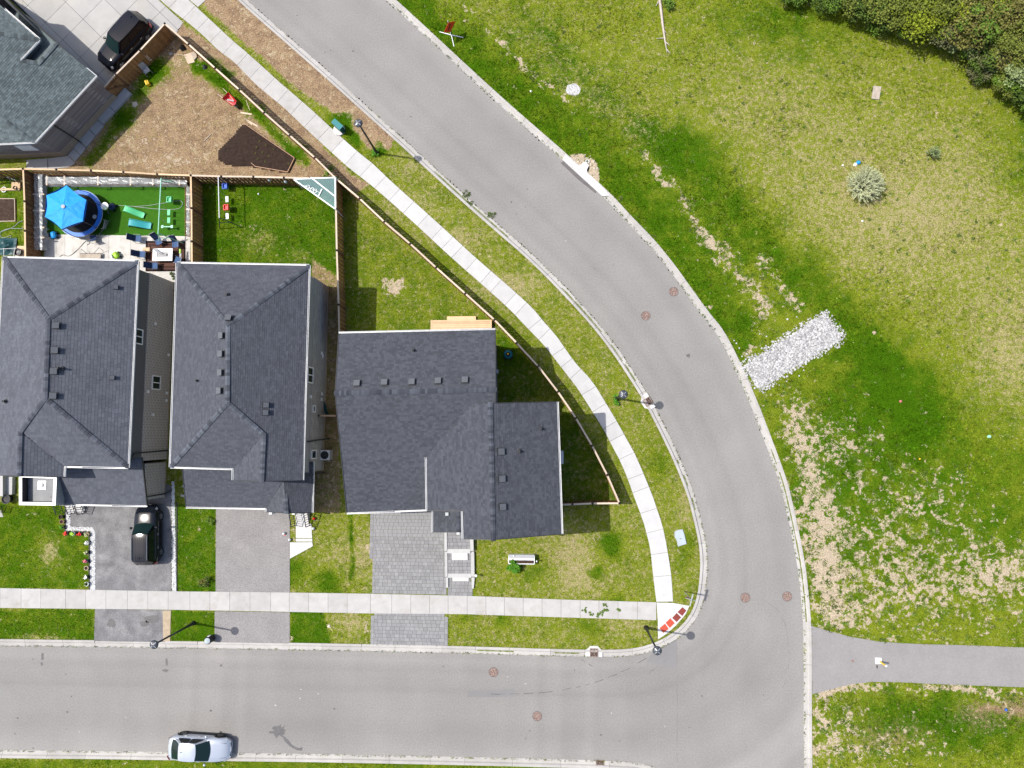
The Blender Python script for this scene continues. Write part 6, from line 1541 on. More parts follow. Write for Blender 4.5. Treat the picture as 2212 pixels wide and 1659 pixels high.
            for i in range(12): F += [(3*i, 3*i+3, 3*i+4, 3*i+1), (3*i+1, 3*i+4, 3*i+5, 3*i+2)]
            MB().add(V, F).build('wheel_arch', 'skirt_black', r, local=True)
    MB().box((hl*.985, 0, .46), (.05, W*.55, .16)).build('grille', 'skirt_black', r, local=True); MB().box((hl+.008, 0, .45), (.02, .32, .11)).build('licence_plate', 'white_plastic', r, local=True)
    MB().box((-hl-.006, 0, .62), (.02, .32, .11)).build('licence_plate', 'white_plastic', r, local=True)
    return r
vehicle('sedan', 'silver sedan parked half on the kerb of the straight street', 'car', 440, 1607.5, 0, -1.9, 4.62, 1.80, 1.44, 'paint_silver', False, z=.015, rim='rim_dark')
vehicle('sport_utility_car', 'glossy black sport utility car with roof rails on asphalt driveway', 'car', 331, 1152, 0, 92.2, 4.45, 1.80, 1.70, 'paint_charcoal', True, z=.10, rails='rim')
vehicle('black_van', 'large black van on concrete driveway beside the board fence', 'van', 281.5, 101.5, 0, 227.8, 5.0, 1.92, 1.76, 'paint_black', True, z=.10, van=True)

# ================================================================== street furniture
def street_lamp(label, u, v, h=5.4, z=.08):
    p = at(u, v); r = thing('street_lamp', label, 'street lamp', (p.x, p.y, z), group='black post top street lamps')
    MB().lathe([(.17, 0), (.17, .1), (.12, .16), (.10, .9), (.085, 1.0)], 14).build('base', 'black_metal', r, local=True, smooth=True)
    MB().tube([(0, 0, .9), (0, 0, 3.0), (0, 0, h-.55)], [.085, .07, .055], 12).build('pole', 'black_metal', r, local=True, smooth=True)
    MB().lathe([(.055, h-.6), (.10, h-.52), (.10, h-.46), (.16, h-.30), (.22, h-.16)], 16).build('lantern_cage', 'black_metal', r, local=True)
    MB().lathe([(.10, h-.44), (.18, h-.18), (.18, h-.12)], 14).build('lantern_glass', 'lamp_clear', r, local=True, smooth=True)
    hd = MB().lathe([(.27, h-.16), (.30, h-.13), (.30, h-.10), (.20, h-.02), (.07, h+.02), (.01, h+.03)], 24).build('lamp_shade', 'dark_steel', r, local=True, smooth=True)
    for k in range(4): a = math.pi/4+k*math.pi/2; MB().beam((.05*math.cos(a), .05*math.sin(a), h+.03), (.24*math.cos(a), .24*math.sin(a), h-.035), .05, .03).build('shade_rib', 'grey_metal', hd, local=True)
    return r
street_lamp('black street lamp on the grass beside the red tactile plates', 1395, 1355)
street_lamp('black street lamp on the grass patch between two driveway aprons', 420, 1345)
street_lamp('black street lamp on the straw strip beside the green utility box', 815, 332)
street_lamp('black street lamp beside the drain on the curved boulevard', 1330, 860)
# green utility box
p = at(737,281); rz = math.atan2(-205, 225); ub = thing('utility_box', 'teal green metal utility box on a round white concrete base', 'utility box', (p.x, p.y, .06), rz)
MB().lathe([(.46, 0), (.46, .14), (.43, .16)], 22, (-.05, -.12, 0)).build('concrete_base', 'concrete_new', ub, local=True)
MB().box((0, 0, .55), (.86, .36, .82)).build('cabinet', 'teal_dark', ub, local=True); MB().box((0, 0, .975), (.92, .42, .05)).build('cabinet_lid', 'teal_box', ub, local=True); MB().box((.2, -.185, .6), (.05, .02, .14)).build('latch', 'black_metal', ub, local=True)
# bin at the kerb
p = at(460.5,1376.5); bn = thing('waste_bin', 'black round waste bin with pale grey lid by the kerb', 'bin', (p.x, p.y, .09))
MB().lathe([(.20, 0), (.25, .1), (.27, .75), (.25, .78)], 18).build('bin_body', 'black_plastic', bn, local=True, smooth=True); MB().lathe([(.21, .78), (.21, .84), (.05, .88)], 16).build('bin_lid', 'lid_grey', bn, local=True); MB().box((-.02, .28, .5), (.16, .03, .3)).build('label_plate', 'white_plastic', bn, local=True)
# flush lid on the boulevard
q4b = lambda x, y: (1002.3+x/4, 1071.4+y/4)
lidp = G([q4b(*a) for a in ((1820,310),(1840,295),(1885,288),(1900,330),(1918,410),(1848,430),(1838,380),(1820,350))]); lo = thing('utility_vault', 'pale grey rounded vault lid set in the curved boulevard', 'vault lid', (*g2(1467,1161), .08)); HARD.append(lidp)
MB().prism(lidp, .04, .17).build('lid', 'lid_grey', lo); MB().prism(inset(lidp, -.03), .02, .12).build('rim', 'grey_plastic', lo); MB().box((*g2(1469,1163), .172), (.1, .04, .01)).build('lift_slot', 'black_plastic', lo)
# street name sign with stop sign
b0 = at(*q4b(1900,822)); top_ = at(*q4b(1955,895), 2.9); ss = thing('street_sign', 'street name sign post with red stop sign at the corner', 'sign', (b0.x, b0.y, .08))
MB().tube([(b0.x, b0.y, .05), (b0.x, b0.y, 2.76)], .03, 8).build('sign_post', 'grey_metal', ss)
dn = Vector((math.cos(1.3), math.sin(1.3), 0)); dm_ = Vector((-dn.y, dn.x, 0))
MB().beam(Vector((b0.x, b0.y, 2.65))-dn*.42, Vector((b0.x, b0.y, 2.65))+dn*.42, .04, .2).build('name_blade', 'lid_grey', ss); MB().beam(Vector((b0.x, b0.y, 2.44))-dm_*.36, Vector((b0.x, b0.y, 2.44))+dm_*.36, .025, .18).build('name_blade', 'lid_grey', ss)
oc = MB(); V = []
for i in range(8): a = math.pi/8+i*math.pi/4; V.append(Vector((b0.x, b0.y-.06, 1.95))+dm_*(.30*math.cos(a))+Vector((0, 0, .30*math.sin(a))))
V2 = [q+dn*.02 for q in V]; oc.add(V+V2, [tuple(range(8))[::-1], tuple(range(8, 16))]+[(i, (i+1) % 8, 8+(i+1) % 8, 8+i) for i in range(8)]); oc.build('stop_plate', 'red', ss)
# orange work sign on a cross stand
p = at(975.3,77.5,.1); cst = thing('work_sign', 'orange roadwork sign on a white cross stand in the grass', 'sign', (p.x, p.y, .08))
zz = lambda x, y: (921.7+x/19.2, 23+y/19.2)
for a in ((530,880),(1515,1115),(890,535),(1135,1490)): MB().beam((p.x, p.y, .22), (*g2(*zz(*a), .1), .10), .06, .05).build('stand_leg', 'white_metal', cst)
MB().tube([(p.x, p.y, .1), (p.x, p.y, 2.1)], .03, 8).build('mast', 'white_metal', cst)
dv = Vector((.60, .60, 0)).normalized(); cc = Vector((p.x, p.y, 1.30)); sg = [cc-dv*.62, cc+Vector((0, 0, .62)), cc+dv*.62, cc-Vector((0, 0, .62))]; nv = Vector((.7, -.7, 0))*.03
sg = [q+nv for q in sg]; tiltm = Matrix.Rotation(0, 3, 'Z')
sgo = MB().add(sg+[q-nv*.5 for q in sg], [(0, 1, 2, 3), (7, 6, 5, 4), (0, 4, 5, 1), (1, 5, 6, 2), (2, 6, 7, 3), (3, 7, 4, 0)]).build('sign_panel', 'orange', cst)
MB().beam(cc+nv*1.15-dv*.15-Vector((0, 0, .2)), cc+nv*1.15+dv*.12+Vector((0, 0, .25)), .01, .12).build('sign_symbol', 'black_plastic', sgo)
# bollard on the footpath
p = at(1899,1428); bl_ = thing('path_bollard', 'yellow bollard on a white square base on the footpath', 'bollard', (p.x, p.y, .10))
MB().box((-.1, .06, .02), (.42, .42, .05)).build('base_plate', 'white_plastic', bl_, local=True); MB().tube([(0, 0, .03), (0, 0, .95)], .06, 12).build('post', 'yellow', bl_, local=True); MB().lathe([(.065, .88), (.065, .98), (.02, 1.0)], 12).build('post_cap', 'white_plastic', bl_, local=True)
p = at(1840.5,1426.5); MB().lathe([(.10, 0), (.10, .012), (.02, .014)], 12, (p.x, p.y, .10)).solo('valve_cover', 'rust', 'tiny rusty valve cover on the footpath', 'valve cover')
p = at(1893,1439); MB().box((p.x, p.y, .11), (.07, .22, .02)).solo('rubber_flap', 'black_plastic', 'small black rubber flap beside the bollard base', 'flap')
# manhole covers and drains
def manhole(label, u, v, rad=.335):
    p = at(u, v); r = thing('manhole_cover', label, 'manhole cover', (p.x, p.y, .0), group='rusty manhole covers')
    MB().torus((0, 0, .004), rad, .02, 32, 5).build('frame_ring', 'asphalt_patch', r, local=True)
    MB().lathe([(rad-.015, -.01), (rad-.015, .012), (rad-.03, .014)], 32).build('cover_plate', 'rust', r, local=True)
    rb = MB()
    for k in range(-3, 4):
        w = math.sqrt(max(.01, (rad-.05)**2-(k*.085)**2)); rb.box((0, k*.085, .016), (2*w, .02, .006)); rb.box((k*.085, 0, .017), (.02, 2*w, .006))
    rb.build('tread_ribs', 'rust', r, local=True)
    for s in (-1, 1): MB().box((s*rad*.62, s*rad*.4, .019), (.05, .035, .006)).build('pick_hole', 'rust_dark', r, local=True)
for lb, u, v in (('rusty manhole cover in the bend nearest the field kerb', 1455, 630), ('rusty manhole cover in the middle of the bend', 1395, 682), ('rusty manhole cover near the drain on the straight street', 1066, 1452),
                 ('rusty manhole cover in the lower lane of the straight street', 1160.5, 1547), ('rusty manhole cover in the middle of the junction', 1610, 1291), ('rusty manhole cover next to the kerb before the footpath', 1700.5, 1288.5)): manhole(lb, u, v)
def drain(label, u, v, rz, bump=None):
    p = at(u, v); r = thing('storm_drain', label, 'drain', (p.x, p.y, .0), rz, 'rusty storm drains in the kerb')
    if bump: MB().prism([(-.62, -.30), (.62, -.30), (.60, .18), (.42, .30), (.28, .46), (-.28, .46), (-.42, .30), (-.60, .18)], -.1, .105).build('concrete_surround', 'concrete_new', r, local=True)
    z = .11 if bump else .03
    MB().box((0, 0, z-.03), (.56, .56, .06)).build('pit', 'pit_black', r, local=True)
    fr = MB()
    for s in (-1, 1): fr.box((s*.27, 0, z+.012), (.05, .58, .03)); fr.box((0, s*.27, z+.012), (.48, .05, .03))
    fr.build('frame', 'rust', r, local=True)
    for i in range(-3, 4):
        for s in (-1, 1): MB().beam((s*.03, i*.075-.03, z+.014), (s*.24, i*.075+.06, z+.014), .022, .03).build('grate_bar', 'rust', r, local=True)
    MB().tube([(0, -.2, z+.02), (.05, 0, z+.02), (0, .2, z+.02), (-.05, 0, z+.02), (0, -.2, z+.02)], .018, 6).build('grate_centre', 'rust', r, local=True)
    return r
drain('rusty storm drain in a kerb bulge on the straight street', 1283, 1408.5, -.02, True)
drain('rusty storm drain beside the lamp on the curved boulevard', 1399, 868, 2.12, True)
drain('rusty storm drain in the lower kerb of the straight street', 1296, 1650.5, math.pi, False)
# new kerb inlet in its pit of broken soil
k9 = lambda x, y: (1186.6+x/16, 322.6+y/16)
ni = thing('kerb_inlet', 'fresh white concrete kerb inlet set in broken tan soil', 'kerb inlet', (*g2(1255,362), .0))
run = [g2(*k9(*a)) for a in ((445,370),(1000,880),(1560,1390),(1830,1640))]; run2 = [g2(*k9(*a)) for a in ((560,190),(960,560),(1330,850),(1700,1190),(2100,1620))]
MB().prism(run+run2[::-1], -.1, .135).build('kerb_section', 'concrete_new', ni)
MB().prism([g2(*k9(*a)) for a in ((960,560),(1080,560),(1190,445),(1370,580),(1290,740),(1330,850),(1150,760))], -.1, .15).build('inlet_apron', 'concrete_new', ni)
MB().prism([g2(*k9(*a)) for a in ((1370,590),(1395,640),(1340,800),(1290,790),(1280,740))], -.1, .09).build('inlet_mouth', 'pit_black', ni)
pc = at(*k9(1320,440)); MB().torus((pc.x, pc.y, .12), .13, .05, 18, 6).build('inlet_ring', 'concrete_new', ni)
HARD.append([g2(*k9(*a)) for a in ((445,370),(560,190),(1190,430),(1400,600),(2100,1620),(1830,1640))])
for i in range(26):
    x = random.uniform(700, 1750); y = random.uniform(240, 1150)
    if (y-240) < (x-1000)*.9+60 and x > 1150 or (y < 540 and 720 < x < 1150 and y > 240+(0 if x > 850 else 60)):
        p = at(*k9(x, y)); s = random.uniform(.05, .14)
        heap('rubble', 'chunk of tan rubble lying by the white kerb inlet', 'rubble', *k9(x, y), s, s*.9, random.choice(('stone_tan', 'sand')))
for o in bpy.data.objects:
    if o.get('label') == 'chunk of tan rubble lying by the white kerb inlet': o['group'] = 'rubble by the kerb inlet'
# planter box with shrub on the corner lawn, garden globe
z8 = lambda x, y: (933.2+x/8.727, 1163.6+y/8.727)
p = at(*z8(1690,380), .3); pb2 = thing('planter_box', 'long white raised planter box on the corner house lawn', 'planter', (p.x, p.y, .08)); ln, wd = 1.88, .62
MB().box((p.x, p.y, .30), (ln-.08, wd-.08, .5)).build('planter_core', 'soil_bed', pb2)
for s, m in ((1, 'white_plastic'), (-1, 'white_plastic')): MB().box((p.x, p.y+s*wd/2, .33), (ln, .05, .56)).build('side_board', m, pb2); MB().box((p.x+s*ln/2, p.y, .33), (.05, wd-.05, .56)).build('end_board', m, pb2)
MB().box((p.x, p.y+.05, .66), (ln+.04, .16, .04)).build('top_shelf', 'white_plastic', pb2); MB().box((p.x, p.y+.24, .60), (ln, .22, .03)).build('back_ledge', 'grey_metal', pb2)
HARD.append([(p.x-1, p.y-.35), (p.x+1, p.y-.35), (p.x+1, p.y+.35), (p.x-1, p.y+.35)])
for x, y in ((1548,318), (1975,420)): q = at(*z8(x, y), .5); MB().lathe([(.015, 0), (.015, .5), (.06, .52), (.06, .6), (.01, .66)], 10, (q.x, q.y, .08)).solo('path_light', 'white_plastic', 'small white stake light beside the planter box', 'garden light', 'stake lights by the planter')
q = at(*z8(835,690), .5); gl2 = thing('garden_globe', 'white globe lamp on a short post by the paver walk', 'garden lamp', (q.x, q.y, .08)); MB().tube([(0, 0, 0), (0, 0, .5)], .02, 6).build('stake', 'black_metal', gl2, local=True); MB().lathe([(.02, .46), (.09, .5), (.11, .57), (.09, .64), (.02, .68)], 14).build('globe', 'white_plastic', gl2, local=True, smooth=True)
# flower pots
zp = lambda x, y: (126.7+x/8, 1082.9+y/8)
POTS = [(55,265,'black_plastic',None),(72,350,'wood_edge',None),(80,445,'black_plastic','leaf_fresh'),(150,550,'black_plastic','red_bright'),(265,555,'grey_plastic','lime'),(395,560,'black_plastic','red_bright'),(505,570,'wood_pale','leaf_pale'),
        (505,715,'grey_plastic','white_plastic'),(505,880,'black_plastic','leaf_pale'),(490,1030,'navy','pink'),(495,1150,'wood_white',None),(495,1305,'black_plastic','litter_white'),(497,1425,'white_plastic','leaf_dark')]
NM = {'black_plastic':'black','wood_edge':'brown','grey_plastic':'grey','wood_pale':'tan','navy':'dark blue','wood_white':'cream','white_plastic':'white'}
NF = {None:'bare soil','leaf_fresh':'fresh green leaves','red_bright':'red flowers','lime':'yellow green leaves','leaf_pale':'pale leaves','white_plastic':'white flowers','pink':'pink flowers','litter_white':'white flowers','leaf_dark':'dark leaves'}
for i, (x, y, pm, fm) in enumerate(POTS):
    q = at(*zp(x, y), .2); r = thing('flower_pot', f'{NM[pm]} flower pot of {NF[fm]} along the white pebble edging', 'flower pot', (q.x, q.y, .08), group='flower pots along the pebble edging')
    MB().lathe([(.10, 0), (.15, .22), (.165, .24), (.165, .27), (.14, .27), (.13, .2), (.02, .2)], 16).build('pot', pm, r, local=True)
    MB().lathe([(.13, .205), (.13, .215)], 12).build('pot_soil', 'soil', r, local=True)
    if fm:
        b = MB()
        for k in range(26):
            a = random.uniform(0, 6.28); R_ = random.uniform(0, .15); h = random.uniform(.24, .38); s = random.uniform(.03, .055); px, py = R_*math.cos(a)-.04, R_*math.sin(a)
            b.add([(px-s, py, h), (px, py-s, h+.02), (px+s, py, h), (px, py+s, h+.015)], [(0, 1, 2, 3)])
        b.build('blooms', fm, r, local=True)
q = at(649,1153,.2); 
for u, v, m1, lb in ((614.5,1152,'white_plastic','small white figure with orange feet on the plain driveway'),(678,1141,'white_plastic','small white lantern beside the middle house steps'),(626.8,1165,'white_plastic','tiny white box at the edge of the plain driveway'),(679.5,1120,'red_bright','red flower pot beside the middle house steps')):
    q = at(u, v, .1); r = thing('garden_ornament', lb, 'ornament', (q.x, q.y, .10)); MB().lathe([(.07, 0), (.11, .06), (.09, .2), (.03, .28)], 10).build('ornament_body', m1, r, local=True, smooth=True); MB().box((.02, -.1, .02), (.1, .12, .03)).build('ornament_foot', 'orange' if u < 620 else 'black_plastic', r, local=True)
# litter in the field
for u, v, s, m1, lb, c_t in ((1854,352,.18,'blue_canopy','blue plastic bag caught by the silver shrub','bag'),(1847,356,.16,'litter_white','white plastic bag caught by the silver shrub','bag'),(1944,867,.14,'pink','red and white crumpled wrapper on the field grass','litter'),(2136,943,.15,'mint_pale','pale green scrap of plastic on the field grass','litter'),
                          (1147,198,.10,'litter_white','white stone on dark grass beside the road','stone'),(1820,358,.1,'litter_white','small white scrap near the silver shrub','litter'),(1888,719,.16,'sand','small mound of bare sand in the green band','mound'),(2172,1533,.12,'blue_toy','small blue scrap beside the footpath grass','litter'),
                          (1986,991,.08,'yellow','small yellow leaf scrap on the field grass','litter'),(1790,516,.0,'sand','',''),(712,1352,.16,'stone_tan','small pile of pale stones on the boulevard lawn','stones'),(1862,478,.1,'litter_white','white scrap on the dry field grass','litter')):
    if s: heap('litter' if c_t in ('litter', 'bag') else c_t, lb, c_t, u, v, s, s*.8, m1)
pl = G([(1885,188),(1902,189),(1897,217),(1881,215)]); MB().prism(pl, .07, .16).solo('plywood_sheet', 'wood_old', 'weathered pale plywood sheet lying on the field', 'board')
# ================================================================== stones, pebbles
STM = []
for k in range(6):
    V = []; b = MB(); n_ = 7
    pts = [(0, 0, .5)]+[(math.cos(a)*random.uniform(.7, 1.0), math.sin(a)*random.uniform(.7, 1.0), random.uniform(.15, .35)) for a in [i*2*math.pi/n_ for i in range(n_)]]+[(math.cos(a+.3)*.8, math.sin(a+.3)*.8, -.3) for a in [i*2*math.pi/n_ for i in range(n_)]]
    F = [(0, 1+i, 1+(i+1) % n_) for i in range(n_)]+[(1+i, 1+n_+i, 1+n_+(i+1) % n_, 1+(i+1) % n_) for i in range(n_)]
    b.add(pts, F); STM.append((b.mesh('stone', 'stone_white'), pts, F))
SB_ = [(1780,675),(1819,722),(1816,738),(1720,792),(1668,826),(1645,843),(1626,830),(1603,790),(1660,752),(1730,706)]; sbw = G(SB_)
sb = thing('stone_bed', 'bed of white broken stones running from kerb into the field', 'stone bed', (*g2(1710,760), .08)); HARD.append(inset(sbw, .12))
xs = [p[0] for p in sbw]; ys = [p[1] for p in sbw]; cand = []
MB().prism(inset(sbw, .1), .0, .10).build('stone_underlay', 'stone_under', sb)
while len(cand) < 4200:
    x, y = random.uniform(min(xs)-.3, max(xs)+.3), random.uniform(min(ys)-.3, max(ys)+.3)
    i_ = inpoly(np.array([x]), np.array([y]), inset(sbw, random.choice((.05, .05, .05, -.1, -.28))))[0]
    if i_: cand.append((x, y, .035+.075*random.random()**2.2))
cand.sort(key=lambda t: -t[2]); rest = MB()
for i, (x, y, s) in enumerate(cand):
    me_, pts, F = STM[i % 6]; a = random.uniform(0, 6.28); z = .10+s*.25
    if i < 300: link('stone', me_, sb, Vector((x, y, z))-wloc(sb), (random.uniform(-.3, .3), random.uniform(-.3, .3), a), (s, s*random.uniform(.7, 1), s*.8))
    else:
        c, d = math.cos(a), math.sin(a); rest.add([(x+s*(p[0]*c-p[1]*d), y+s*(p[0]*d+p[1]*c), z+s*.8*p[2]) for p in pts], F)
tag(rest.build('small_stones', 'stone_white', sb), kind='stuff')
for u, v in ((1590,742),(1596,752),(1612,765),(1640,722),(1655,727),(1700,690),(1725,812),(1698,824),(1682,832),(1735,800),(1585,736),(1575,745),(1602,770),(1720,685)):
    p = at(u, v); me_, pts, F = STM[0]; s = random.uniform(.06, .1); o = link('stone', STM[random.randrange(6)][0], None, (p.x, p.y, .10), (0, 0, random.uniform(0, 6)), (s, s, s*.8)); tag(o, 'loose white stone in the grass beside the stone bed', 'stone', 'loose stones by the stone bed')
def pebbles(polys, root, dens, smin, smax, mat, z, nm='pebbles'):
    b = MB()
    for poly in polys:
        xs = [p[0] for p in poly]; ys = [p[1] for p in poly]; ar = (max(xs)-min(xs))*(max(ys)-min(ys)); N_ = int(ar*dens)
        X = RNG.uniform(min(xs), max(xs), N_); Y = RNG.uniform(min(ys), max(ys), N_); k = inpoly(X, Y, poly)
        for x, y in zip(X[k], Y[k]):
            s = random.uniform(smin, smax); a = random.uniform(0, 6.28); V = [(x, y, z+s*.9)]
            for i in range(5): q = a+i*1.2566; V.append((x+s*math.cos(q)*random.uniform(.75, 1.1), y+s*math.sin(q)*random.uniform(.75, 1.1), z))
            b.add(V, [(0, 1+i, 1+(i+1) % 5) for i in range(5)])
    return tag(b.build(nm, mat, root), kind='stuff')
E1_ = [G([(144.5,1100),(153.5,1100),(153.5,1146),(144.5,1146)]), G([(153.6,1137.5),(203,1138.5),(206,1147),(153.6,1146)]), G([(197.5,1144),(207.5,1146),(207.5,1274.5),(196.5,1273.5)])]
pe1 = thing('pebble_edging', 'white pebble edging stepping round the left lawn and pots', 'edging', (*g2(175,1150), .08))
for q in E1_: HARD.append(q); MB().prism(q, .0, .10).build('pebble_bed', 'stone_under', pe1)
pebbles(E1_, pe1, 700, .028, .055, 'pebble_white', .095)
for a, b in (((143,1102),(143,1148)), ((143,1148),(195,1149)), ((195,1149),(195,1273))): beam('edging_strip', 'black_plastic', pe1, (*g2(*a), .09), (*g2(*b), .09), .10, .06)
E2_ = [G([(372.5,1040),(378,1040),(382.5,1277),(373,1277)])]
pe2 = thing('pebble_edging', 'straight white pebble edging beside the black sport utility car', 'edging', (*g2(377,1180), .08))
for q in E2_: HARD.append(q); MB().prism(q, .0, .10).build('pebble_bed', 'stone_under', pe2)
pebbles(E2_, pe2, 700, .028, .055, 'pebble_white', .095)
beam('edging_strip', 'black_plastic', pe2, (*g2(383.5,1085), .09), (*g2(383.5,1276), .09), .07, .06)
gp_ = G(blob(1238, 195, 15, 13, 16, .12)); gpt = thing('gravel_patch', 'small white gravel patch in the dark roadside grass', 'gravel', (*g2(1238,195), .08)); HARD.append(gp_)
MB().prism(gp_, .02, .095).build('gravel_bed', 'stone_white', gpt); pebbles([gp_], gpt, 420, .025, .05, 'stone_white', .09, 'gravel_stones')
for a, b, lb in (((392,1070),(402,1071),'top'), ((396,1050),(404,1050),'low')): MB().beam((*g2(*a), .11), (*g2(*b), .11), .16, .06).solo('edging_brick', 'concrete', 'grey edging brick in the strip beside the middle garage'+(' wall' if lb == 'top' else ' corner'), 'brick')

# ================================================================== shrubs and trees
def leaves(b, c, rad, n, size, squash=.8, shell=.35):
    d = RNG.normal(size=(n, 3)); d /= np.linalg.norm(d, axis=1)[:, None]; r = rad*(shell+(1-shell)*RNG.random(n)**.5)
    P = np.array(c)+d*r[:, None]*np.array([1, 1, squash]); az = RNG.uniform(0, 6.28, n); ti = RNG.uniform(-.9, .9, n); S = size*RNG.uniform(.6, 1.3, n)
    for p, a, t, s in zip(P, az, ti, S):
        ca, sa, ct, st = math.cos(a), math.sin(a), math.cos(t), math.sin(t); ux, uy, uz = ca*ct*s, sa*ct*s, st*s; wx, wy = -sa*s*.5, ca*s*.5
        k = len(b.v); b.v += [(p[0], p[1], p[2]), (p[0]+ux*.5+wx, p[1]+uy*.5+wy, p[2]+uz*.5), (p[0]+ux, p[1]+uy, p[2]+uz), (p[0]+ux*.5-wx, p[1]+uy*.5-wy, p[2]+uz*.5)]
        b.f.append((k, k+1, k+2, k+3))
def plant(nm, label, cat, u, v, h, rad, clumps, nleaf, size, mat, group=None, z0=.06, stems=5, bare=0.0, mat2=None, lift=0.0):
    p = at(u, v, lift); p.z = 0; r = thing(nm, label, cat, (p.x, p.y, z0), group=group); tr = MB(); lv = MB(); lv2 = MB()
    for k in range(stems):
        a = random.uniform(0, 6.28); q = random.uniform(.2, .8)*rad; e = (p.x+q*math.cos(a), p.y+q*math.sin(a), h*random.uniform(.6, .95)); m_ = (p.x+q*.4*math.cos(a), p.y+q*.4*math.sin(a), h*.4)
        tr.tube([(p.x, p.y, z0-.05), m_, e], [.025*h+.01, .015*h+.008, .006*h+.004], 5)
        for _ in range(3):
            a2 = random.uniform(0, 6.28); tr.tube([m_, (m_[0]+rad*.6*math.cos(a2), m_[1]+rad*.6*math.sin(a2), h*random.uniform(.5, .95))], [.008*h+.004, .003], 4)
    tr.build('trunk', 'bark', r)
    for k in range(clumps):
        a = random.uniform(0, 6.28); q = rad*math.sqrt(random.random())*.85; hz = h*(.45+.5*random.random()*(1-(q/rad)**2*.5)); cr = rad*random.uniform(.16, .36)
        leaves(lv2 if (mat2 and random.random() < .35) else lv, (p.x+q*math.cos(a), p.y+q*math.sin(a), hz+z0), cr, int(nleaf/clumps), size)
    lv.build('crown', mat, r)
    if lv2.v: lv2.build('crown', mat2, r)
    return r
# silver shrub of upright wands
def wand_shrub(label, u, v, rad, h, nw, mat):
    p = at(u, v); r = thing('shrub', label, 'shrub', (p.x, p.y, .06)); tr = MB(); lv = MB()
    for k in range(nw):
        a = random.uniform(0, 6.28); q = rad*math.sqrt(random.random()); hh_ = h*(1-.45*(q/rad)**2)*random.uniform(.8, 1.1); e = Vector((p.x+q*math.cos(a), p.y+q*math.sin(a), hh_)); s = Vector((p.x+q*.3*math.cos(a), p.y+q*.3*math.sin(a), hh_*.35))
        if k % 3 == 0: tr.tube([(p.x, p.y, .05), s, e], [.02, .012, .004], 4)
        for t in np.linspace(.3, 1.0, 13):
            c = s.lerp(e, t); az = random.uniform(0, 6.28)
            for sg_ in (0, math.pi):
                L_ = random.uniform(.05, .09); d = Vector((math.cos(az+sg_), math.sin(az+sg_), .5))*L_; w = Vector((-d.y, d.x, 0))*.35; lv.add([c, c+d*.5+w, c+d, c+d*.5-w], [(0, 1, 2, 3)])
    tr.build('trunk', 'bark', r); lv.build('crown', mat, r)
wand_shrub('large silvery green shrub standing alone on the dry field', 1858, 407, 1.45, 1.7, 360, 'leaf_pale')
wand_shrub('small pale green sapling standing alone on the field', 2007, 337, .55, 1.1, 34, 'leaf_silver')
plant('shrub', 'round bright green shrub at the end of the white planter', 'shrub', *z8(1535,480), .8, .52, 18, 1500, .11, 'leaf_fresh', stems=4)
plant('shrub', 'leafy green weed at the foot of the boulevard lamp', 'shrub', 1329, 864, .5, .35, 8, 260, .10, 'leaf_fresh', stems=3)
plant('shrub', 'green weed at the foot of the lamp by the straw strip', 'shrub', 813, 333, .4, .32, 7, 220, .09, 'leaf_fresh', stems=3)
plant('shrub', 'low dark bush on the strip between two driveways', 'shrub', 447, 1256, .6, .5, 10, 500, .07, 'leaf_bronze', stems=4, mat2='leaf_dark')
plant('shrub', 'small green bush on the strip beside the plain driveway', 'shrub', 455, 1126, .35, .4, 8, 300, .07, 'leaf_green', stems=3)
plant('shrub', 'climbing green vine on the fence corner by the shelter', 'vine', 722, 397, 2.0, .5, 9, 380, .09, 'leaf_green', stems=3)
for i, (u, v) in enumerate(((382,600),(377,595))): plant('shrub', ('small bush at the patio edge by the eave' if i == 0 else 'tiny weed growing in the gap by the middle house'), 'shrub', u, v, .35, .25, 5, 140, .07, 'leaf_dark', stems=2)
for i, (u, v, rr) in enumerate(((876,672,.3),(757,552,.28),(762,192,.0),(920,410,.35))):
    if i == 3 or rr == 0: continue
for u, v in ((1008,420),(1013,437),(1062,464)):   # weeds in the gutter
    plant('weed', 'low green weed patch growing along the gutter', 'weed', u, v, .05, .36, 9, 300, .05, 'leaf_dark', 'weeds in the gutter', z0=.01, stems=1)
for u, v in ((1310,1315),(1276,1324),(1298,1319),(1336,1314),(1295,1328),(1262,1317),(1306,1307)):
    plant('weed', 'low weed creeping over the straight sidewalk slabs', 'weed', u, v, .05, random.uniform(.14, .30), 6, 170, .05, 'leaf_green', 'weeds on the sidewalk', z0=.115, stems=1)
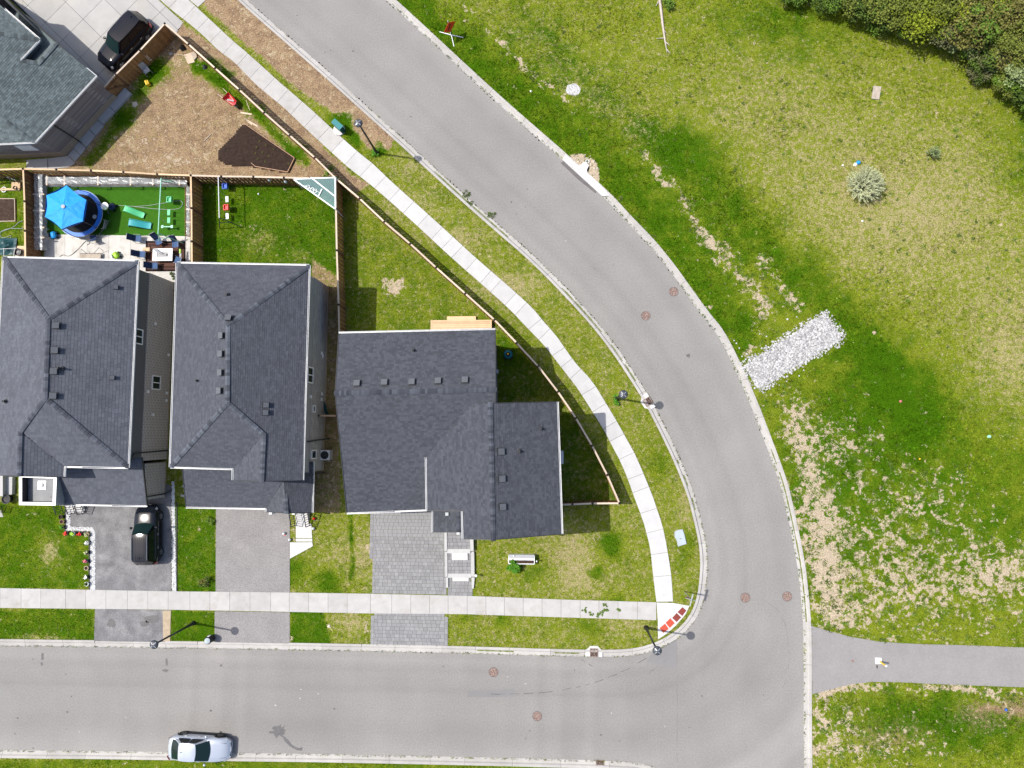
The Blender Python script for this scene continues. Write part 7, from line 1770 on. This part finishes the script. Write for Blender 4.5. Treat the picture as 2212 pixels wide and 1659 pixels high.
# the edge of the wood
WOOD = [(1990,22,3.6,2.2,'leaf_yellow','leaf_olive','yellow green leafy tree at the edge of the wood'),(2052,8,4.2,2.2,'leaf_olive','leaf_yellow','olive green tree beside the yellow green tree'),(2110,42,4.4,2.4,'leaf_bronze','leaf_green','bronze brown leafed tree in the wood edge'),
        (2185,40,4.6,2.4,'leaf_bronze','leaf_olive','tall brownish tree at the end of the wood'),(2212,95,4.2,2.2,'leaf_olive','leaf_bronze','olive brown tree behind the pale blossom bush'),(1925,14,3.0,1.8,'leaf_olive','leaf_dark','dull green bushy tree beside the yellow one'),
        (1862,-4,2.6,1.7,'leaf_dark','leaf_olive','dark green bush at the thin end of the wood'),(1790,-16,2.2,1.5,'leaf_dark','leaf_green','dark low bush at the top end of the wood'),(1715,-22,1.8,1.3,'leaf_green','leaf_dark','green low bush at the far end of the wood'),
        (2042,68,2.6,1.4,'leaf_grey','leaf_olive','grey twiggy bush in front of the bronze tree'),(2085,88,2.4,1.2,'leaf_silver','leaf_green','silver leafed bush below the bronze tree'),(2128,118,2.6,1.3,'leaf_dark','leaf_grey','dark shaded bush between two pale bushes'),
        (2160,112,2.8,1.5,'leaf_silver','leaf_olive','pale blossom bush in front of the brown tree'),(2205,150,3.2,1.6,'leaf_silver','leaf_green','large pale leafed bush at the wood corner'),(2180,178,2.2,1.2,'leaf_olive','leaf_green','olive bush at the lower corner of the wood'),
        (2120,152,1.4,1.0,'leaf_grey','leaf_dark','low grey thorn bush at the wood border'),(1965,56,1.5,1.2,'leaf_olive','leaf_green','low olive bush at the grass border of the wood'),(1900,46,1.0,1.1,'leaf_green','leaf_olive','low fresh green bush at the grass border'),
        (2235,200,2.6,1.6,'leaf_dark','leaf_green','dark green bush closing the wood corner'),(2250,30,5.0,2.6,'leaf_bronze','leaf_olive','bronze tree standing outside the wood corner'),(2150,-30,5.0,2.6,'leaf_olive','leaf_yellow','tall olive tree deep in the wood'),(2030,-45,4.6,2.5,'leaf_yellow','leaf_olive','tall yellow green tree deep in the wood'),
        (1940,-45,4.0,2.2,'leaf_olive','leaf_dark','tall dull green tree deep in the wood'),(2290,110,4.6,2.5,'leaf_olive','leaf_bronze','tall olive tree beyond the wood corner')]
for u, v, h, rad, m1, m2, lb in WOOD:
    plant('tree' if h > 2.5 else 'bush', lb, 'tree' if h > 2.5 else 'bush', u, v, h, rad, int(34+rad*26), int(3600*rad), .13 if h > 2.5 else .10, m1, 'trees and bushes of the wood edge', mat2=m2, stems=7, lift=h*.6)
ug = MB(); ugp = [(1640,-60),(1700,0),(1850,26),(1905,66),(2010,96),(2085,168),(2145,196),(2225,240),(2420,330),(2420,-160),(1640,-160)]
UGW = G(ugp); _xs = [p[0] for p in UGW]; _ys = [p[1] for p in UGW]
_X = RNG.uniform(min(_xs), max(_xs), 2600); _Y = RNG.uniform(min(_ys), max(_ys), 2600); _k = inpoly(_X, _Y, UGW)
for x, y in zip(_X[_k], _Y[_k]): leaves(ug, (x, y, random.uniform(.2, 1.1)), random.uniform(.25, .6), 16, .11, .7, .1)
tag(ug.build('undergrowth', 'leaf_olive'), 'tangled low undergrowth filling the wood edge', 'undergrowth', kind='stuff')
# weed clumps scattered over the field
wx = RNG.uniform(-2, 40, 5200); wy = RNG.uniform(-28, 38, 5200); l_, s_, b_, d_, wu, wv_, wf = cover(wx, wy)
wk = wf & (wu < 2260) & (wv_ > -40) & (wv_ < 1700) & ((b_ > .22) | ((s_ > .34) & (RNG.random(5200) < .22)) | (RNG.random(5200) < .05))
for hp in HARD: wk &= ~inpoly(wx, wy, hp)
wc = [MB(), MB()]; wx, wy = wx[wk][:560], wy[wk][:560]
for i, (x, y) in enumerate(zip(wx, wy)): leaves(wc[i % 2], (x, y, .10), random.uniform(.10, .26), 26, .085, .45, .1)
for q, m_, lb in ((wc[0], 'leaf_green', 'fresh green weed clumps scattered over the field'), (wc[1], 'leaf_dark', 'dark green weed clumps scattered over the field')): tag(q.build('weed_clumps', m_), lb, 'weeds', kind='stuff')
# fallen dead trunk
zt_ = lambda x, y: (806.5+x/2.9537, y/2.9537)
ft = thing('fallen_trunk', 'bleached dead tree trunk lying on the field grass', 'dead tree', (*g2(*zt_(1845,200)), .08))
tp_ = [(1805,-160),(1815,-40),(1830,40),(1845,170),(1858,260),(1872,345)]
MB().tube([(*g2(*zt_(*a)), .16) for a in tp_], [.13, .12, .11, .09, .07, .03], 8).build('trunk', 'bark_dead', ft, smooth=True)
for a, b in (((1848,250),(1802,255)), ((1862,275),(1888,300)), ((1868,320),(1892,350)), ((1845,190),(1866,218)), ((1815,20),(1800,50))): MB().tube([(*g2(*zt_(*a)), .16), (*g2(*zt_(*b)), .2)], [.045, .015], 6).build('branch', 'bark_dead', ft)
plant('bush', 'tall green tuft growing beside the fallen dead trunk', 'bush', 1443, 12, .5, .55, 10, 320, .12, 'leaf_green', stems=2)
# ================================================================== grass blades (after everything that keeps grass away)
def grass(name, label, pts_fn, dens, hmin, hmax, seed, gain=1.0):
    rng = np.random.default_rng(seed)
    x0, x1, y0, y1 = -44, 39, -29, 39
    n = int((x1-x0)*(y1-y0)*dens); x = rng.uniform(x0, x1, n); y = rng.uniform(y0, y1, n)
    ls, st, ba, di, u, v, fld = cover(x, y)
    keep = pts_fn(fld) & (u > -60) & (u < 2272) & (v > -60) & (v < 1720)
    for hp in HARD:
        hp = inset(hp, .05)
        xs = [p[0] for p in hp]; ys = [p[1] for p in hp]
        c = keep & (x > min(xs)) & (x < max(xs)) & (y > min(ys)) & (y < max(ys)); ii = np.nonzero(c)[0]
        if len(ii):
            k = inpoly(x[ii], y[ii], hp); keep[ii[k]] = False
    n2 = (fbm(x, y, 2.0, 21)-.5)*1.5; r = rng.random(n)
    bm = ba+n2*.9+(fbm(x, y, .8, 77)-.5)*1.3; keep &= ~((bm > .45) & (r > .10)); dd = di+n2*.9
    keep &= ~((dd > .6) & (rng.random(n) > .5))
    ii = np.nonzero(keep)[0]; x, y, ls, st, di, n2 = [q[ii] for q in (x, y, ls, st, di, n2)]; n = len(x)
    lm = np.clip((ls+(fbm(x, y, .8, 31)-.5)*1.0+rng.normal(0, .18, n)-.15)/.8, 0, 1)[:, None]
    gl = np.array(GREEN_L)*1.18; gd = np.array(GREEN_D)*1.18
    col = gl*(1-lm)+gd*lm
    sm = (st+n2*.9+rng.normal(0, .22, n)) > .56
    col[sm] = np.array(STRAW)*1.05
    dm = (di+n2*.8+rng.normal(0, .15, n)) > .58
    rr = rng.random((int(dm.sum()), 1))**1.6; col[dm] = np.array((.36, .26, .155))*(1-rr)+np.array((.10, .06, .032))*rr
    col = gain*col*rng.uniform(.6, 1.4, (n, 1))*(.40+1.2*vnoise(x, y, 5.5, 8))[:, None]*(.75+.5*vnoise(x, y, 1.7, 18))[:, None]
    hh = rng.uniform(hmin, hmax, n)*(.75+.5*np.clip(ls, 0, 1.2)); hh[sm] *= .75; hh[dm] *= .55
    B = 4
    az = rng.uniform(0, 2*np.pi, (n, B)); lean = rng.uniform(.35, 1.0, (n, B))*hh[:, None]*1.25; w = rng.uniform(.010, .022, (n, B))
    bx = x[:, None]+rng.normal(0, .018, (n, B)); by = y[:, None]+rng.normal(0, .018, (n, B)); bz = np.full((n, B), GZ-.02)
    cx, sx = np.cos(az), np.sin(az)
    T = np.empty((n, B, 3, 3))
    T[..., 0, 0] = bx-sx*w; T[..., 0, 1] = by+cx*w; T[..., 0, 2] = bz
    T[..., 1, 0] = bx+sx*w; T[..., 1, 1] = by-cx*w; T[..., 1, 2] = bz
    T[..., 2, 0] = bx+cx*lean; T[..., 2, 1] = by+sx*lean; T[..., 2, 2] = bz+.02+hh[:, None]*rng.uniform(.55, 1.0, (n, B))
    nt_ = n*B; me = bpy.data.meshes.new(name)
    me.vertices.add(nt_*3); me.vertices.foreach_set('co', T.astype(np.float32).ravel())
    me.loops.add(nt_*3); me.loops.foreach_set('vertex_index', np.arange(nt_*3, dtype=np.int32))
    me.polygons.add(nt_); me.polygons.foreach_set('loop_start', (np.arange(nt_)*3).astype(np.int32))
    me.update(calc_edges=True)
    ca = me.attributes.new('tint', 'FLOAT_COLOR', 'POINT')
    cc = np.ones((n, B*3, 4), np.float32); cc[..., :3] = col[:, None, :]; ca.data.foreach_set('color', cc.ravel())
    m = MATS.get('grass_blade')
    if m is None:
        m = bpy.data.materials.new('grass_blade'); m.use_nodes = True; MATS['grass_blade'] = m; nt = m.node_tree
        p = nt.nodes['Principled BSDF']; p.inputs['Roughness'].default_value = .75; p.inputs['Specular IOR Level'].default_value = .0
        a = nt.nodes.new('ShaderNodeAttribute'); a.attribute_name = 'tint'; nt.links.new(a.outputs['Color'], p.inputs[0])
        tr = nt.nodes.new('ShaderNodeBsdfTranslucent'); nt.links.new(a.outputs['Color'], tr.inputs[0])
        mx = nt.nodes.new('ShaderNodeMixShader'); mx.inputs[0].default_value = .3
        nt.links.new(p.outputs[0], mx.inputs[1]); nt.links.new(tr.outputs[0], mx.inputs[2]); nt.links.new(mx.outputs[0], nt.nodes['Material Output'].inputs[0])
    me.materials.append(m); o = link(name, me); tag(o, label, 'grass', kind='stuff'); print(name, n, 'tufts')
grass('lawn_grass', 'short mown grass of the lawns and boulevards', lambda f: ~f, 95, .03, .07, 3)
grass('field_grass', 'rough uneven grass of the open field', lambda f: f, 75, .05, .13, 4, 1.16)
